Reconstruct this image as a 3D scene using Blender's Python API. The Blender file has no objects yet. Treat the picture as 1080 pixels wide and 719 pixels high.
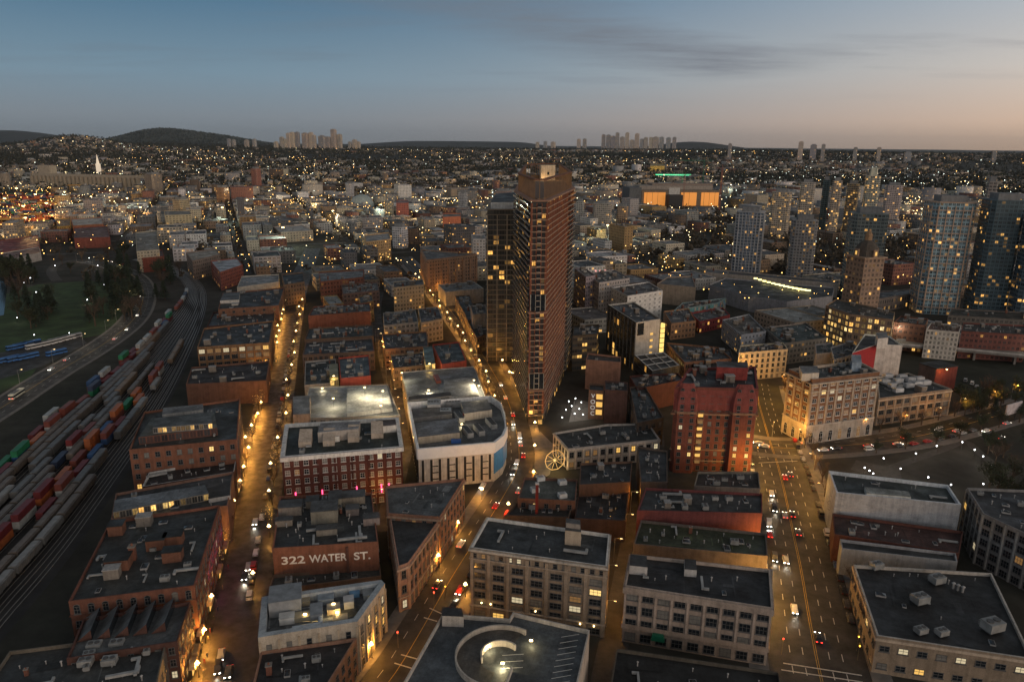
import bpy, math, random, zlib
import numpy as np
from mathutils import Vector, Matrix
random.seed(7); RN = np.random.default_rng(7)
S = bpy.context.scene; COL = S.collection
# ------------------------------------------------------------------ camera
FPX = 760.0; PITCH = math.atan(207/FPX); CAMZ = 130.0; ROLL = math.radians(0.55)
cd = bpy.data.cameras.new('camera'); cam = bpy.data.objects.new('camera', cd); COL.objects.link(cam)
cam.location = (0, 0, CAMZ)
MC = Matrix.Rotation(math.pi/2 - PITCH, 3, 'X') @ Matrix.Rotation(ROLL, 3, 'Z')
cam.rotation_euler = MC.to_euler(); cd.sensor_width = 36; cd.lens = 36*FPX/1080; cd.clip_start = 1; cd.clip_end = 90000
S.camera = cam
MCI = MC.inverted()
def at(u, v, z=0.0):
    d = MC @ Vector(((u-540)/FPX, -(v-359.5)/FPX, -1.0)); t = (z-CAMZ)/d.z
    return (d.x*t, d.y*t)
def proj(x, y, z):
    p = MCI @ Vector((x, y, z-CAMZ)); 
    if p.z > -1: return (-999, -999)
    return (540 - FPX*p.x/p.z, 359.5 + FPX*p.y/p.z)
# ------------------------------------------------------------------ tags
def tag(o, label=None, cat=None, group=None, kind=None):
    if label: o['label'] = label
    if cat: o['category'] = cat
    if group: o['group'] = group
    if kind: o['kind'] = kind
    return o
def empty(name, loc, rz=0.0):
    o = bpy.data.objects.new(name, None); o.location = loc; o.rotation_euler = (0, 0, rz); o.empty_display_size = 1
    COL.objects.link(o); return o
def link(name, me, parent=None, loc=(0, 0, 0), rz=0.0, sc=None):
    o = bpy.data.objects.new(name, me); o.location = loc; o.rotation_euler = (0, 0, rz)
    if sc: o.scale = sc
    COL.objects.link(o)
    if parent: o.parent = parent
    return o
ONES = ['first','second','third','fourth','fifth','sixth','seventh','eighth','ninth','tenth','eleventh','twelfth','thirteenth','fourteenth','fifteenth','sixteenth','seventeenth','eighteenth','nineteenth']
CARD = ['twenty','thirty','forty','fifty','sixty','seventy','eighty','ninety']
def ordn(n):
    if n <= 19: return ONES[n-1]
    t, r = divmod(n, 10)
    if t > 9: return 'hundred and ' + ordn(n-100)
    c = CARD[t-2]
    return (c + '-' + ONES[r-1]) if r else c[:-1] + 'ieth'
# ------------------------------------------------------------------ materials
class NT:
    def __init__(s, m):
        m.use_nodes = True; s.t = m.node_tree; s.n = s.t.nodes; s.n.clear()
    def a(s, typ, **kw):
        n = s.n.new(typ)
        for k, v in kw.items(): setattr(n, k, v)
        return n
    def l(s, a, b): s.t.links.new(a, b)
    def math(s, op, a, b=None, c=None):
        n = s.a('ShaderNodeMath', operation=op)
        for i, x in enumerate((a, b, c)):
            if x is None: continue
            if isinstance(x, (int, float)): n.inputs[i].default_value = x
            else: s.l(x, n.inputs[i])
        return n.outputs[0]
    def mix(s, f, a, b, typ='MIX'):
        n = s.a('ShaderNodeMix', data_type='RGBA', blend_type=typ)
        for i, x in ((0, f), (6, a), (7, b)):
            if isinstance(x, (int, float)): n.inputs[i].default_value = x
            elif isinstance(x, tuple): n.inputs[i].default_value = (*x[:3], 1)
            else: s.l(x, n.inputs[i])
        return n.outputs[2]
    def ramp(s, f, stops):
        n = s.a('ShaderNodeValToRGB'); s.l(f, n.inputs[0]); e = n.color_ramp.elements
        while len(e) < len(stops): e.new(0.5)
        for k, (p, c) in zip(e, stops): k.position = p; k.color = (*c, 1) if isinstance(c, tuple) else (c, c, c, 1)
        return n.outputs[0]
    def noise(s, co, scale, detail=3, rough=.55):
        n = s.a('ShaderNodeTexNoise'); n.inputs['Scale'].default_value = scale; n.inputs['Detail'].default_value = detail; n.inputs['Roughness'].default_value = rough
        s.l(co, n.inputs['Vector']); return n.outputs['Fac']
def princ(t, base, rough=.8, metal=0.0, em=None, ems=0.0, spec=.5, bump=None):
    p = t.a('ShaderNodeBsdfPrincipled'); o = t.a('ShaderNodeOutputMaterial'); t.l(p.outputs[0], o.inputs[0])
    for k, x in (('Base Color', base), ('Roughness', rough), ('Metallic', metal), ('Emission Color', em), ('Emission Strength', ems), ('Specular IOR Level', spec)):
        if x is None: continue
        if isinstance(x, (int, float)): p.inputs[k].default_value = x
        elif isinstance(x, tuple): p.inputs[k].default_value = (*x[:3], 1)
        else: t.l(x, p.inputs[k])
    if bump is not None:
        b = t.a('ShaderNodeBump'); b.inputs['Strength'].default_value = .5; b.inputs['Distance'].default_value = .1; t.l(bump, b.inputs['Height']); t.l(b.outputs[0], p.inputs['Normal'])
    return p
MATS = {}
def mat(name, color, rough=.8, metal=0.0, spec=.5, var=.25, scale=.6):
    if name in MATS: return MATS[name]
    m = bpy.data.materials.new(name); t = NT(m); g = t.a('ShaderNodeNewGeometry')
    n = t.noise(g.outputs['Position'], scale, 4)
    c = t.mix(t.ramp(n, [(.3, 0.0), (.7, 1.0)]), tuple(x*(1-var) for x in color), tuple(min(1, x*(1+var)) for x in color))
    princ(t, c, rough, metal, spec=spec); MATS[name] = m; return m
def emat(name, color, s, base=(.05, .05, .05), sample=False):
    if name in MATS: return MATS[name]
    m = bpy.data.materials.new(name); t = NT(m); princ(t, base, .4, em=color, ems=s)
    m.cycles.emission_sampling = 'AUTO' if sample else 'NONE'; MATS[name] = m; return m
def colmat(name, kind):
    """surface whose own colour is carried per face by the attribute Col"""
    m = bpy.data.materials.new(name); t = NT(m)
    a = t.a('ShaderNodeAttribute', attribute_name='Col'); g = t.a('ShaderNodeNewGeometry'); P = g.outputs['Position']
    base = a.outputs['Color']
    if kind == 'wall':
        n1 = t.noise(P, .35, 5, .65); n2 = t.noise(P, 3.0, 3)
        c = t.mix(1.0, base, t.ramp(n1, [(.25, .62), (.5, 1.0), (.8, 1.25)]), 'MULTIPLY')
        c = t.mix(.6, c, t.ramp(n2, [(.3, .75), (.7, 1.15)]), 'MULTIPLY')
        mp = t.a('ShaderNodeMapping'); mp.inputs['Scale'].default_value = (1.2, 1.2, .06); t.l(P, mp.inputs[0])
        c = t.mix(.7, c, t.ramp(t.noise(mp.outputs[0], 1.0, 3), [(.3, .7), (.6, 1.05)]), 'MULTIPLY')
        princ(t, c, .85, spec=.3, bump=n2)
    if kind == 'roof':
        n1 = t.noise(P, .12, 6, .7); n2 = t.noise(P, 1.1, 4, .7)
        c = t.mix(1.0, base, t.ramp(n1, [(.3, .3), (.5, .65), (.62, .95), (.75, 1.4)]), 'MULTIPLY')
        c = t.mix(.8, c, t.ramp(n2, [(.35, .6), (.65, 1.25)]), 'MULTIPLY')
        mp = t.a('ShaderNodeMapping'); mp.inputs['Rotation'].default_value = (0, 0, .26); t.l(P, mp.inputs[0]); sx = t.a('ShaderNodeSeparateXYZ'); t.l(mp.outputs[0], sx.inputs[0])
        seam = t.math('LESS_THAN', t.math('FRACT', t.math('MULTIPLY', sx.outputs[0], .45)), .06); c = t.mix(t.math('MULTIPLY', seam, .25), c, (.02, .02, .02))
        st = t.noise(P, .05, 2); c = t.mix(t.ramp(st, [(.55, 0.0), (.6, .35)]), c, (.03, .033, .035))
        princ(t, c, t.ramp(n1, [(.35, .85), (.6, .5), (.75, .3)]), spec=.5, bump=n2)
    if kind == 'metal':
        n1 = t.noise(P, .5, 5)
        c = t.mix(1.0, base, t.ramp(n1, [(.3, .65), (.7, 1.15)]), 'MULTIPLY'); princ(t, c, .5, spec=.5)
    if kind == 'win':   # wall with window cells: UV is counted in bays and storeys
        uv = t.a('ShaderNodeUVMap', uv_map='UVMap'); sp = t.a('ShaderNodeSeparateXYZ'); t.l(uv.outputs[0], sp.inputs[0])
        st = t.a('ShaderNodeAttribute', attribute_name='Sty'); ss = t.a('ShaderNodeSeparateColor'); t.l(st.outputs['Color'], ss.inputs[0])
        wfrac, hfrac, litp = ss.outputs[0], ss.outputs[1], ss.outputs[2]
        fu = t.math('FRACT', sp.outputs[0]); fv = t.math('FRACT', sp.outputs[1])
        du = t.math('ABSOLUTE', t.math('SUBTRACT', fu, .5)); dv = t.math('ABSOLUTE', t.math('SUBTRACT', fv, .52))
        mw = t.math('MULTIPLY', t.math('LESS_THAN', du, t.math('MULTIPLY', wfrac, .5)), t.math('LESS_THAN', dv, t.math('MULTIPLY', hfrac, .5)))
        mull = t.math('GREATER_THAN', t.math('ABSOLUTE', t.math('SUBTRACT', fu, .5)), .03)
        mw = t.math('MULTIPLY', mw, mull)
        fl = t.a('ShaderNodeVectorMath', operation='FLOOR'); t.l(uv.outputs[0], fl.inputs[0])
        wn = t.a('ShaderNodeTexWhiteNoise', noise_dimensions='3D'); t.l(fl.outputs[0], wn.inputs['Vector'])
        sc = t.a('ShaderNodeSeparateColor'); t.l(wn.outputs['Color'], sc.inputs[0])
        ground = t.math('LESS_THAN', sp.outputs[1], 1.0)
        lp = t.math('ADD', t.math('MULTIPLY', litp, .62), t.math('MULTIPLY', ground, .16))
        lit = t.math('MULTIPLY', t.math('LESS_THAN', wn.outputs['Value'], lp), mw)
        ecol = t.ramp(sc.outputs[0], [(0.0, (1.0, .48, .1)), (.45, (1.0, .62, .18)), (.75, (1.0, .78, .4)), (.95, (.85, .92, 1.0))])
        es = t.math('MULTIPLY', t.math('POWER', sc.outputs[1], 2.6), 1.9)
        es = t.math('ADD', es, .09)
        # interiors are uneven: blinds, ceilings
        es = t.math('MULTIPLY', es, t.ramp(t.noise(P, .9, 2), [(.3, .35), (.7, 1.3)]))
        n1 = t.noise(P, .3, 5, .65)
        wall = t.mix(1.0, base, t.ramp(n1, [(.25, .62), (.5, 1.0), (.8, 1.25)]), 'MULTIPLY')
        glass = t.mix(sc.outputs[2], (.012, .016, .02), (.055, .065, .075)); glass = t.mix(t.math('MULTIPLY', sc.outputs[1], .5), glass, base)  # wall colour mixed into the glass as painted sky reflection
        slab = t.math('MULTIPLY', t.math('LESS_THAN', fv, .07), .35)
        wall = t.mix(slab, wall, (.04, .04, .04))
        rough = t.math('SUBTRACT', .85, t.math('MULTIPLY', mw, .65))
        princ(t, t.mix(mw, wall, glass), rough, em=ecol, ems=t.math('MULTIPLY', lit, es))
        m.cycles.emission_sampling = 'NONE'
    MATS[name] = m; return m
M_WALL = colmat('masonry', 'wall'); M_ROOF = colmat('roof_felt', 'roof'); M_WIN = colmat('glazed_wall', 'win'); M_MET = colmat('painted_metal', 'metal')
M_GLASS = mat('dark_glass', (.015, .02, .026), .12, spec=.6, var=.3)
M_BLIND = mat('window_blind', (.16, .16, .15), .6)
M_LIT = [emat('lit_room_amber', (1.0, .56, .13), .95), emat('lit_room_warm', (1.0, .66, .22), 1.2), emat('lit_room_pale', (1.0, .82, .5), .6), emat('lit_room_dim', (1.0, .5, .15), .2), emat('lit_room_dim', (1.0, .5, .15), .2)]
M_FRAME = mat('window_frame', (.10, .10, .10), .6); M_FRAMEW = mat('pale_window_frame', (.5, .5, .5), .6)
M_GLOBE = emat('lamp_globe_glow', (1.0, .70, .28), 11.0); M_WHITEL = emat('white_lamp_glow', (.95, .97, 1.0), 10.0)
M_HEAD = emat('headlight_glow', (1.0, .93, .8), 14.0); M_TAIL = emat('taillight_glow', (1.0, .05, .03), 4.0)
M_BLACK = mat('black_metal', (.02, .02, .02), .5); M_BARK = mat('bark', (.07, .05, .035), .95)
# ------------------------------------------------------------------ mesh builder
class MB:
    def __init__(s): s.v = []; s.f = []; s.m = []; s.uv = []; s.c = []; s.st = []; s.mats = []
    def mi(s, m):
        if m not in s.mats: s.mats.append(m)
        return s.mats.index(m)
    def face(s, pts, m, col=(.5, .5, .5), uv=None, st=(0, 0, 0)):
        b = len(s.v); s.v += [tuple(p) for p in pts]; s.f.append(tuple(range(b, b+len(pts)))); s.m.append(s.mi(m))
        s.c.append(col); s.st.append(st); s.uv.append(uv or [(0, 0)]*len(pts))
    def box(s, cx, cy, z0, z1, lx, ly, m, col=(.5,)*3, rz=0.0, bottom=False, taper=1.0):
        c, n = math.cos(rz), math.sin(rz)
        def q(x, y, z): return (cx + x*c - y*n, cy + x*n + y*c, z)
        a = lx/2; b = ly/2; ta, tb = a*taper, b*taper
        lo = [q(-a, -b, z0), q(a, -b, z0), q(a, b, z0), q(-a, b, z0)]; hi = [q(-ta, -tb, z1), q(ta, -tb, z1), q(ta, tb, z1), q(-ta, tb, z1)]
        for i in range(4):
            j = (i+1) % 4; s.face([lo[i], lo[j], hi[j], hi[i]], m, col)
        s.face(hi, m, col)
        if bottom: s.face(lo[::-1], m, col)
    def prism(s, poly, z0, z1, m, col, mtop=None, coltop=None, bottom=False):
        n = len(poly)
        for i in range(n):
            a, b = poly[i], poly[(i+1) % n]
            s.face([(*a, z0), (*b, z0), (*b, z1), (*a, z1)], m, col)
        s.face([(*p, z1) for p in poly], mtop or m, coltop or col)
        if bottom: s.face([(*p, z0) for p in poly[::-1]], m, col)
    def tube(s, p0, p1, r0, r1, m, col=(.5,)*3, n=6, cap=True):
        p0 = Vector(p0); p1 = Vector(p1); d = (p1-p0).normalized(); a = d.orthogonal().normalized(); b = d.cross(a)
        r = [[p + (a*math.cos(2*math.pi*k/n) + b*math.sin(2*math.pi*k/n))*rr for k in range(n)] for p, rr in ((p0, r0), (p1, r1))]
        for k in range(n):
            j = (k+1) % n; s.face([r[0][k], r[0][j], r[1][j], r[1][k]], m, col)
        if cap: s.face(r[1], m, col); s.face(r[0][::-1], m, col)
    def ball(s, c, r, m, col=(.5,)*3, nu=8, nv=5, sz=1.0):
        P = lambda i, j: (c[0] + r*math.sin(math.pi*j/nv)*math.cos(2*math.pi*i/nu), c[1] + r*math.sin(math.pi*j/nv)*math.sin(2*math.pi*i/nu), c[2] + sz*r*math.cos(math.pi*j/nv))
        for j in range(nv):
            for i in range(nu):
                q = [P(i, j), P(i, j+1), P(i+1, j+1), P(i+1, j)]
                if j == 0: q = [q[0], q[1], q[2]]
                elif j == nv-1: q = [q[0], q[1], q[3]]
                s.face(q, m, col)
    def mesh(s, name):
        me = bpy.data.meshes.new(name); me.from_pydata(s.v, [], s.f)
        for m in s.mats: me.materials.append(m)
        me.polygons.foreach_set('material_index', s.m)
        uv = me.uv_layers.new(name='UVMap'); uv.data.foreach_set('uv', [x for f in s.uv for p in f for x in p])
        for nm, src in (('Col', s.c), ('Sty', s.st)):
            ca = me.color_attributes.new(nm, 'FLOAT_COLOR', 'CORNER'); ls = []
            for f, c in zip(s.f, src): ls += [c[0], c[1], c[2], 1.0]*len(f)
            ca.data.foreach_set('color', ls)
        me.update(); return me
    def build(s, name, parent=None, loc=(0, 0, 0), rz=0.0): return link(name, s.mesh(name), parent, loc, rz)
def ccw(p):
    a = sum(p[i][0]*p[(i+1) % len(p)][1] - p[(i+1) % len(p)][0]*p[i][1] for i in range(len(p)))
    return list(p) if a > 0 else list(p)[::-1]
def inset(p, d):
    n = len(p); out = []
    for i in range(n):
        a, b, c = Vector(p[i-1]), Vector(p[i]), Vector(p[(i+1) % n])
        e1 = (b-a).normalized(); e2 = (c-b).normalized(); n1 = Vector((-e1.y, e1.x)); n2 = Vector((-e2.y, e2.x))
        m = n1+n2; k = max(.3, m.dot(n1)); out.append(tuple(b + m*(d/k)))
    return out
def jit(c, k=.1): 
    f = 1+random.uniform(-k, k); return tuple(min(.9, x*f*(1+random.uniform(-k*.3, k*.3))) for x in c)
def shade(c, k):
    f = 1+random.uniform(-k, k); return tuple(min(.9, x*f*(1+random.uniform(-.03, .03))) for x in c)
# colours (real base colours)
BRICK = (.13, .058, .043); BRICKD = (.085, .043, .035); BROWN = (.13, .085, .06); TAN = (.30, .24, .18); CREAM = (.42, .38, .31); WHITE = (.62, .62, .62)
GREY = (.22, .22, .22); DGREY = (.09, .09, .095); CONC = (.30, .29, .27); TAR = (.027, .029, .028); TARG = (.034, .042, .034); TARL = (.12, .125, .13); ORB = (.26, .11, .05); SALM = (.30, .10, .075)
# ------------------------------------------------------------------ rooftop kit (shared meshes)
def unit_mesh(kind):
    b = MB(); g = (.26, .27, .27)
    if kind == 'vent_unit':
        b.box(0, 0, .3, 1.6, 2.4, 1.7, M_MET, g); b.box(0, 0, 0, .3, 2.0, 1.3, M_MET, (.1,)*3)
        for x in (-.55, .55): b.tube((x, 0, 1.6), (x, 0, 1.75), .45, .45, M_MET, (.08,)*3, 10)
        b.box(-1.0, .95, .5, 1.3, .35, .25, M_MET, (.15,)*3)
    if kind == 'stair_house':
        b.box(0, 0, 0, 2.7, 3.6, 2.8, M_WALL, (.2, .18, .16)); b.box(0, 0, 2.7, 2.9, 3.9, 3.1, M_WALL, (.3, .3, .3)); b.box(-.6, -1.42, .1, 2.1, 1.0, .08, M_MET, (.08, .07, .06))
    if kind == 'skylight':
        b.box(0, 0, 0, .5, 2.6, 1.6, M_MET, (.35,)*3); b.box(0, 0, .5, .95, 2.4, 1.4, M_GLASS, taper=.25)
    if kind == 'duct':
        b.box(0, 0, .35, .95, 6.5, .7, M_MET, (.33, .34, .34), bottom=True); b.box(2.9, 1.0, .35, .95, .7, 1.6, M_MET, (.33, .34, .34))
        for x in (-2.5, 0, 2.5): b.box(x, 0, 0, .35, .15, .6, M_MET, (.1,)*3)
    if kind == 'vent_pipe':
        b.tube((0, 0, 0), (0, 0, 1.1), .16, .16, M_MET, (.3,)*3, 8); b.tube((0, 0, 1.15), (0, 0, 1.35), .3, .12, M_MET, (.35,)*3, 8)
    if kind == 'chimney':
        b.box(0, 0, 0, 2.4, 1.2, 1.2, M_WALL, (.16, .07, .05)); b.box(0, 0, 2.4, 2.6, 1.5, 1.5, M_WALL, (.22, .2, .18)); b.tube((0, 0, 2.6), (0, 0, 3.0), .25, .2, M_WALL, (.2, .09, .06), 8)
    return b.mesh(kind)
KIT = {k: unit_mesh(k) for k in ('vent_unit', 'stair_house', 'skylight', 'duct', 'vent_pipe', 'chimney')}
def inside(p, poly):
    n = len(poly)
    return all((poly[(i+1) % n][0]-poly[i][0])*(p[1]-poly[i][1]) - (poly[(i+1) % n][1]-poly[i][1])*(p[0]-poly[i][0]) > 0 for i in range(n))
def edge_angle(poly):
    L = [(math.dist(poly[i], poly[(i+1) % len(poly)]), i) for i in range(len(poly))]; i = max(L)[1]
    return math.atan2(poly[(i+1) % len(poly)][1]-poly[i][1], poly[(i+1) % len(poly)][0]-poly[i][0])
def gear(root, poly, z, n, kinds=('vent_unit', 'vent_pipe', 'skylight', 'duct', 'stair_house', 'vent_pipe', 'chimney', 'vent_unit')):
    ip = inset(poly, 3.0)
    if not all(inside(p, poly) for p in ip): return
    ang = edge_angle(poly); xs = [p[0] for p in ip]; ys = [p[1] for p in ip]; got = []; tr = 0
    while len(got) < n and tr < n*15:
        tr += 1; p = (random.uniform(min(xs), max(xs)), random.uniform(min(ys), max(ys)))
        if inside(p, ip) and all(math.dist(p, q) > 3.8 for q in got): got.append(p)
    for i, p in enumerate(got):
        k = kinds[i % len(kinds)] if i < 3 else random.choice(kinds); s = random.uniform(.6, 1.15)
        link(k, KIT[k], root, (p[0], p[1], z), ang + random.choice((0, math.pi/2)), (s, s, s))
# ------------------------------------------------------------------ windows
WM = {}
def win_mesh(w, h, fr, pane, arch=False):
    k = (round(w, 1), round(h, 1), fr.name, pane.name, arch)
    if k in WM: return WM[k]
    b = MB(); t = .13; d = .09     # local: x along wall, -y out of wall, z up; origin at bottom centre
    for (x, z0, z1, ww) in ((-w/2+t/2, 0, h, t), (w/2-t/2, 0, h, t)): b.box(x, -d/2, z0, z1, ww, d, fr)
    b.box(0, -d/2, h-t, h, w-2*t, d, fr, bottom=True); b.box(0, -d/2, 0, t, w-2*t, d, fr)
    b.box(0, -.13, -.16, -.002, w+.3, .26, fr, bottom=True)
    if w > 1.3:
        for i in range(1, 1+int(w/1.25)):
            x = -w/2 + w*i/(1+int(w/1.25)); b.box(x, -.04, t, h-t, .09, .08, fr)
    if h > 1.4: b.box(0, -.035, h*.52, h*.52+.09, w-2*t, .07, fr, bottom=True)
    b.face([(-w/2+t, -.025, t), (w/2-t, -.025, t), (w/2-t, -.025, h-t), (-w/2+t, -.025, h-t)], pane)
    if arch:
        q = [(w/2*math.cos(a), -.03, h + w/2*math.sin(a)*.8) for a in [math.pi*i/8 for i in range(9)]]; b.face(q, pane)
        for i in range(8): b.tube((q[i][0], -.05, q[i][2]), (q[i+1][0], -.05, q[i+1][2]), .09, .09, fr, n=4)
    WM[k] = b.mesh('window'); return WM[k]
def facing(a, b):
    # outward normal of a ccw edge a->b seen from the place the camera looks from
    n = (b[1]-a[1], -(b[0]-a[0])); return n[0]*(0-a[0]) + n[1]*(0-a[1]) > 0
def windows(root, poly, off, H, z0, floors, bay, w, h, lit=.12, fr=None, pane=None, edges=None, arch_rows=(), skip=(), litrows=(), blind=.15, name='window', cnt=None, litm=None):
    """poly in world coords, off = root xy"""
    fr = fr or M_FRAME; cnt = cnt if cnt is not None else [0]; fh = (H-z0)/floors; n = len(poly); rest = []
    for i in range(n):
        a, b = poly[i], poly[(i+1) % n]; L = math.dist(a, b)
        if edges is None:
            if not facing(a, b): continue
        elif i not in edges: continue
        if L < w+1: continue
        nb = max(1, int(round((L-.8)/bay))); ang = math.atan2(b[1]-a[1], b[0]-a[0]); step = L/nb
        for r in range(floors-1, -1, -1):
            if r in skip: continue
            for c in range(nb):
                s = (c+.5)*step/L; x = a[0]+(b[0]-a[0])*s-off[0]; y = a[1]+(b[1]-a[1])*s-off[1]; z = z0 + r*fh + (fh-h)*.45
                p = random.random(); pl = .8 if r in litrows else lit
                pn = (litm or random.choice(M_LIT)) if p < pl else (M_BLIND if p > 1-blind else (pane or M_GLASS))
                me = win_mesh(w, h, fr, pn, r in arch_rows)
                if cnt[0] < 98: link(name, me, root, (x, y, z), ang); cnt[0] += 1
                else: rest.append((me, x, y, z, ang))
    if rest:   # past the hundred that show largest: one object
        b = MB()
        for me, x, y, z, ang in rest:
            c, s_ = math.cos(ang), math.sin(ang); vs = [v.co for v in me.vertices]
            for p in me.polygons: b.face([(x+vs[k].x*c-vs[k].y*s_, y+vs[k].x*s_+vs[k].y*c, z+vs[k].z) for k in p.vertices], me.materials[p.material_index])
        tag(b.build(name, root), kind='stuff')
# ------------------------------------------------------------------ buildings
FOOT = []      # world footprints of everything set by hand
LABELS = {}
def building(name, label, poly, H, wall=BRICK, roof=TAR, cap=None, capw=.35, z0=0.0, par=.9, n_gear=0, cells=None, lit=.08, wf=.55, hf=.5, cat='building', group=None, world=False, belts=(), pil=None, pilc=None, kinds=None, foot=True, win=None, px=True):
    if px: poly = [at(u, v, H) for u, v in poly]
    poly = ccw(poly); ox = sum(p[0] for p in poly)/len(poly); oy = sum(p[1] for p in poly)/len(poly)
    root = empty(name, (ox, oy, z0)); tag(root, label, cat, group)
    P = [(p[0]-ox, p[1]-oy) for p in poly]; h = H-z0; cap = cap or jit(tuple(x*1.15 for x in wall), .1)
    b = MB(); n = len(P)
    for i in range(n):
        a, c = P[i], P[(i+1) % n]; L = math.dist(a, c)
        if cells:
            fh, bay = cells; nf = max(1, round((h-par)/fh)); nb = max(1, round(L/bay)); r = random.randint(0, 400)*2; zt = h-par*.9
            b.face([(*a, 0), (*c, 0), (*c, zt), (*a, zt)], M_WIN, wall, [(r, 0), (r+nb, 0), (r+nb, nf), (r, nf)], (wf, hf, lit))
            b.face([(*a, zt), (*c, zt), (*c, h), (*a, h)], M_WALL, wall)
        else: b.face([(*a, 0), (*c, 0), (*c, h), (*a, h)], M_WALL, wall)
        ang = math.atan2(c[1]-a[1], c[0]-a[0])
        if L > 3:
            for (bz, bh, bd, bc) in belts:
                mx, my = (a[0]+c[0])/2, (a[1]+c[1])/2; nx, ny = math.sin(ang), -math.cos(ang)
                b.box(mx+nx*bd/2, my+ny*bd/2, bz, bz+bh, L+bd*1.9, bd, M_WALL, bc, ang, True)
            if pil and facing((a[0]+ox, a[1]+oy), (c[0]+ox, c[1]+oy)):
                nb = max(1, int(round((L-.8)/pil[0]))); st = L/nb; nx, ny = math.sin(ang), -math.cos(ang)
                for k in range(nb+1):
                    s = min(max(k*st, pil[1]/2), L-pil[1]/2)/L
                    b.box(a[0]+(c[0]-a[0])*s+nx*pil[2]/2, a[1]+(c[1]-a[1])*s+ny*pil[2]/2, pil[3] if len(pil) > 3 else 0, (pil[4] if len(pil) > 4 else h-par*.6), pil[1], pil[2], M_WALL, pilc or wall, ang)
    ip = inset(P, capw)
    for i in range(n):   # parapet top and its inner face
        j = (i+1) % n
        b.face([(*P[i], h), (*P[j], h), (*ip[j], h), (*ip[i], h)], M_WALL, cap); b.face([(*ip[i], h), (*ip[j], h), (*ip[j], h-par), (*ip[i], h-par)], M_WALL, cap)
    b.build('wall', root)
    rb = MB(); rb.face([(*p, h-par) for p in ip], M_ROOF, roof); jp = inset(P, 1.6)
    if n_gear and foot and math.hypot(ox, oy) < 420 and all(inside(q, P) for q in jp):
        ra = edge_angle(P); xs = [p[0] for p in jp]; ys = [p[1] for p in jp]
        for k in range(26):
            cx, cy = random.uniform(min(xs), max(xs)), random.uniform(min(ys), max(ys)); lx, ly = random.choice(((random.uniform(1.5,5),random.uniform(1,4)),(random.uniform(5,12),random.uniform(.25,.6)),(random.uniform(.25,.5),random.uniform(4,9)))); ca, sa = math.cos(ra), math.sin(ra)
            qd = [(cx+i*lx/2*ca-j*ly/2*sa, cy+i*lx/2*sa+j*ly/2*ca) for i, j in ((-1,-1),(1,-1),(1,1),(-1,1))]; f_ = random.choice((.45,.6,.75,1.5,1.9,2.4))
            if all(inside(q, jp) for q in qd): rb.face([(*q, h-par+.006+k*.004) for q in qd], M_ROOF, tuple(min(.5, v_*f_) for v_ in roof))
    rb.build('roof', root)
    if n_gear: gear(root, P, h-par, n_gear, kinds or ('vent_unit', 'vent_pipe', 'skylight', 'duct', 'stair_house', 'vent_pipe', 'chimney', 'vent_unit'))
    if n_gear > 1 and foot and math.hypot(ox, oy) < 620: gear(root, P, h-par, (n_gear*2+6 if kinds is None else 6), ('vent_pipe','vent_pipe','skylight','vent_pipe','vent_unit','vent_pipe','duct','vent_pipe') if math.hypot(ox, oy) < 300 else ('vent_pipe','stair_house','vent_unit','vent_pipe','skylight','duct','vent_pipe','chimney'))
    if win: windows(root, poly, (ox, oy), h-par*.8, 0, **win)
    if foot: FOOT.append(poly)
    root['_h'] = H; del root['_h']
    return root, poly, (ox, oy)
def rooftop(root, off, poly, z0, z1, name, wall=GREY, roof=TARL, px=True, cells=None, lit=.1, glow=None, slope=0.0, z_of=None):
    """a volume that stands on a roof: part of its building; poly px at height z1"""
    if px: poly = [at(u, v, z1) for u, v in poly]
    poly = ccw(poly); P = [(p[0]-off[0], p[1]-off[1]) for p in poly]; b = MB(); n = len(P)
    for i in range(n):
        a, c = P[i], P[(i+1) % n]; L = math.dist(a, c)
        if cells:
            nf = max(1, round((z1-z0)/cells[0])); nb = max(1, round(L/cells[1])); r = random.randint(0, 300)
            b.face([(*a, z0), (*c, z0), (*c, z1), (*a, z1)], M_WIN, wall, [(r, 1), (r+nb, 1), (r+nb, 1+nf), (r, 1+nf)], (.8, .75, lit))
        else: b.face([(*a, z0), (*c, z0), (*c, z1), (*a, z1)], M_WALL, wall)
    b.face([(*p, z1) for p in P], M_ROOF, roof)
    return b.build(name, root)
# ================================================================== HAND-PLACED BUILDINGS (near)
def W(floors, bay, w, h, **k): return dict(floors=floors, bay=bay, w=w, h=h, **k)
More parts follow.
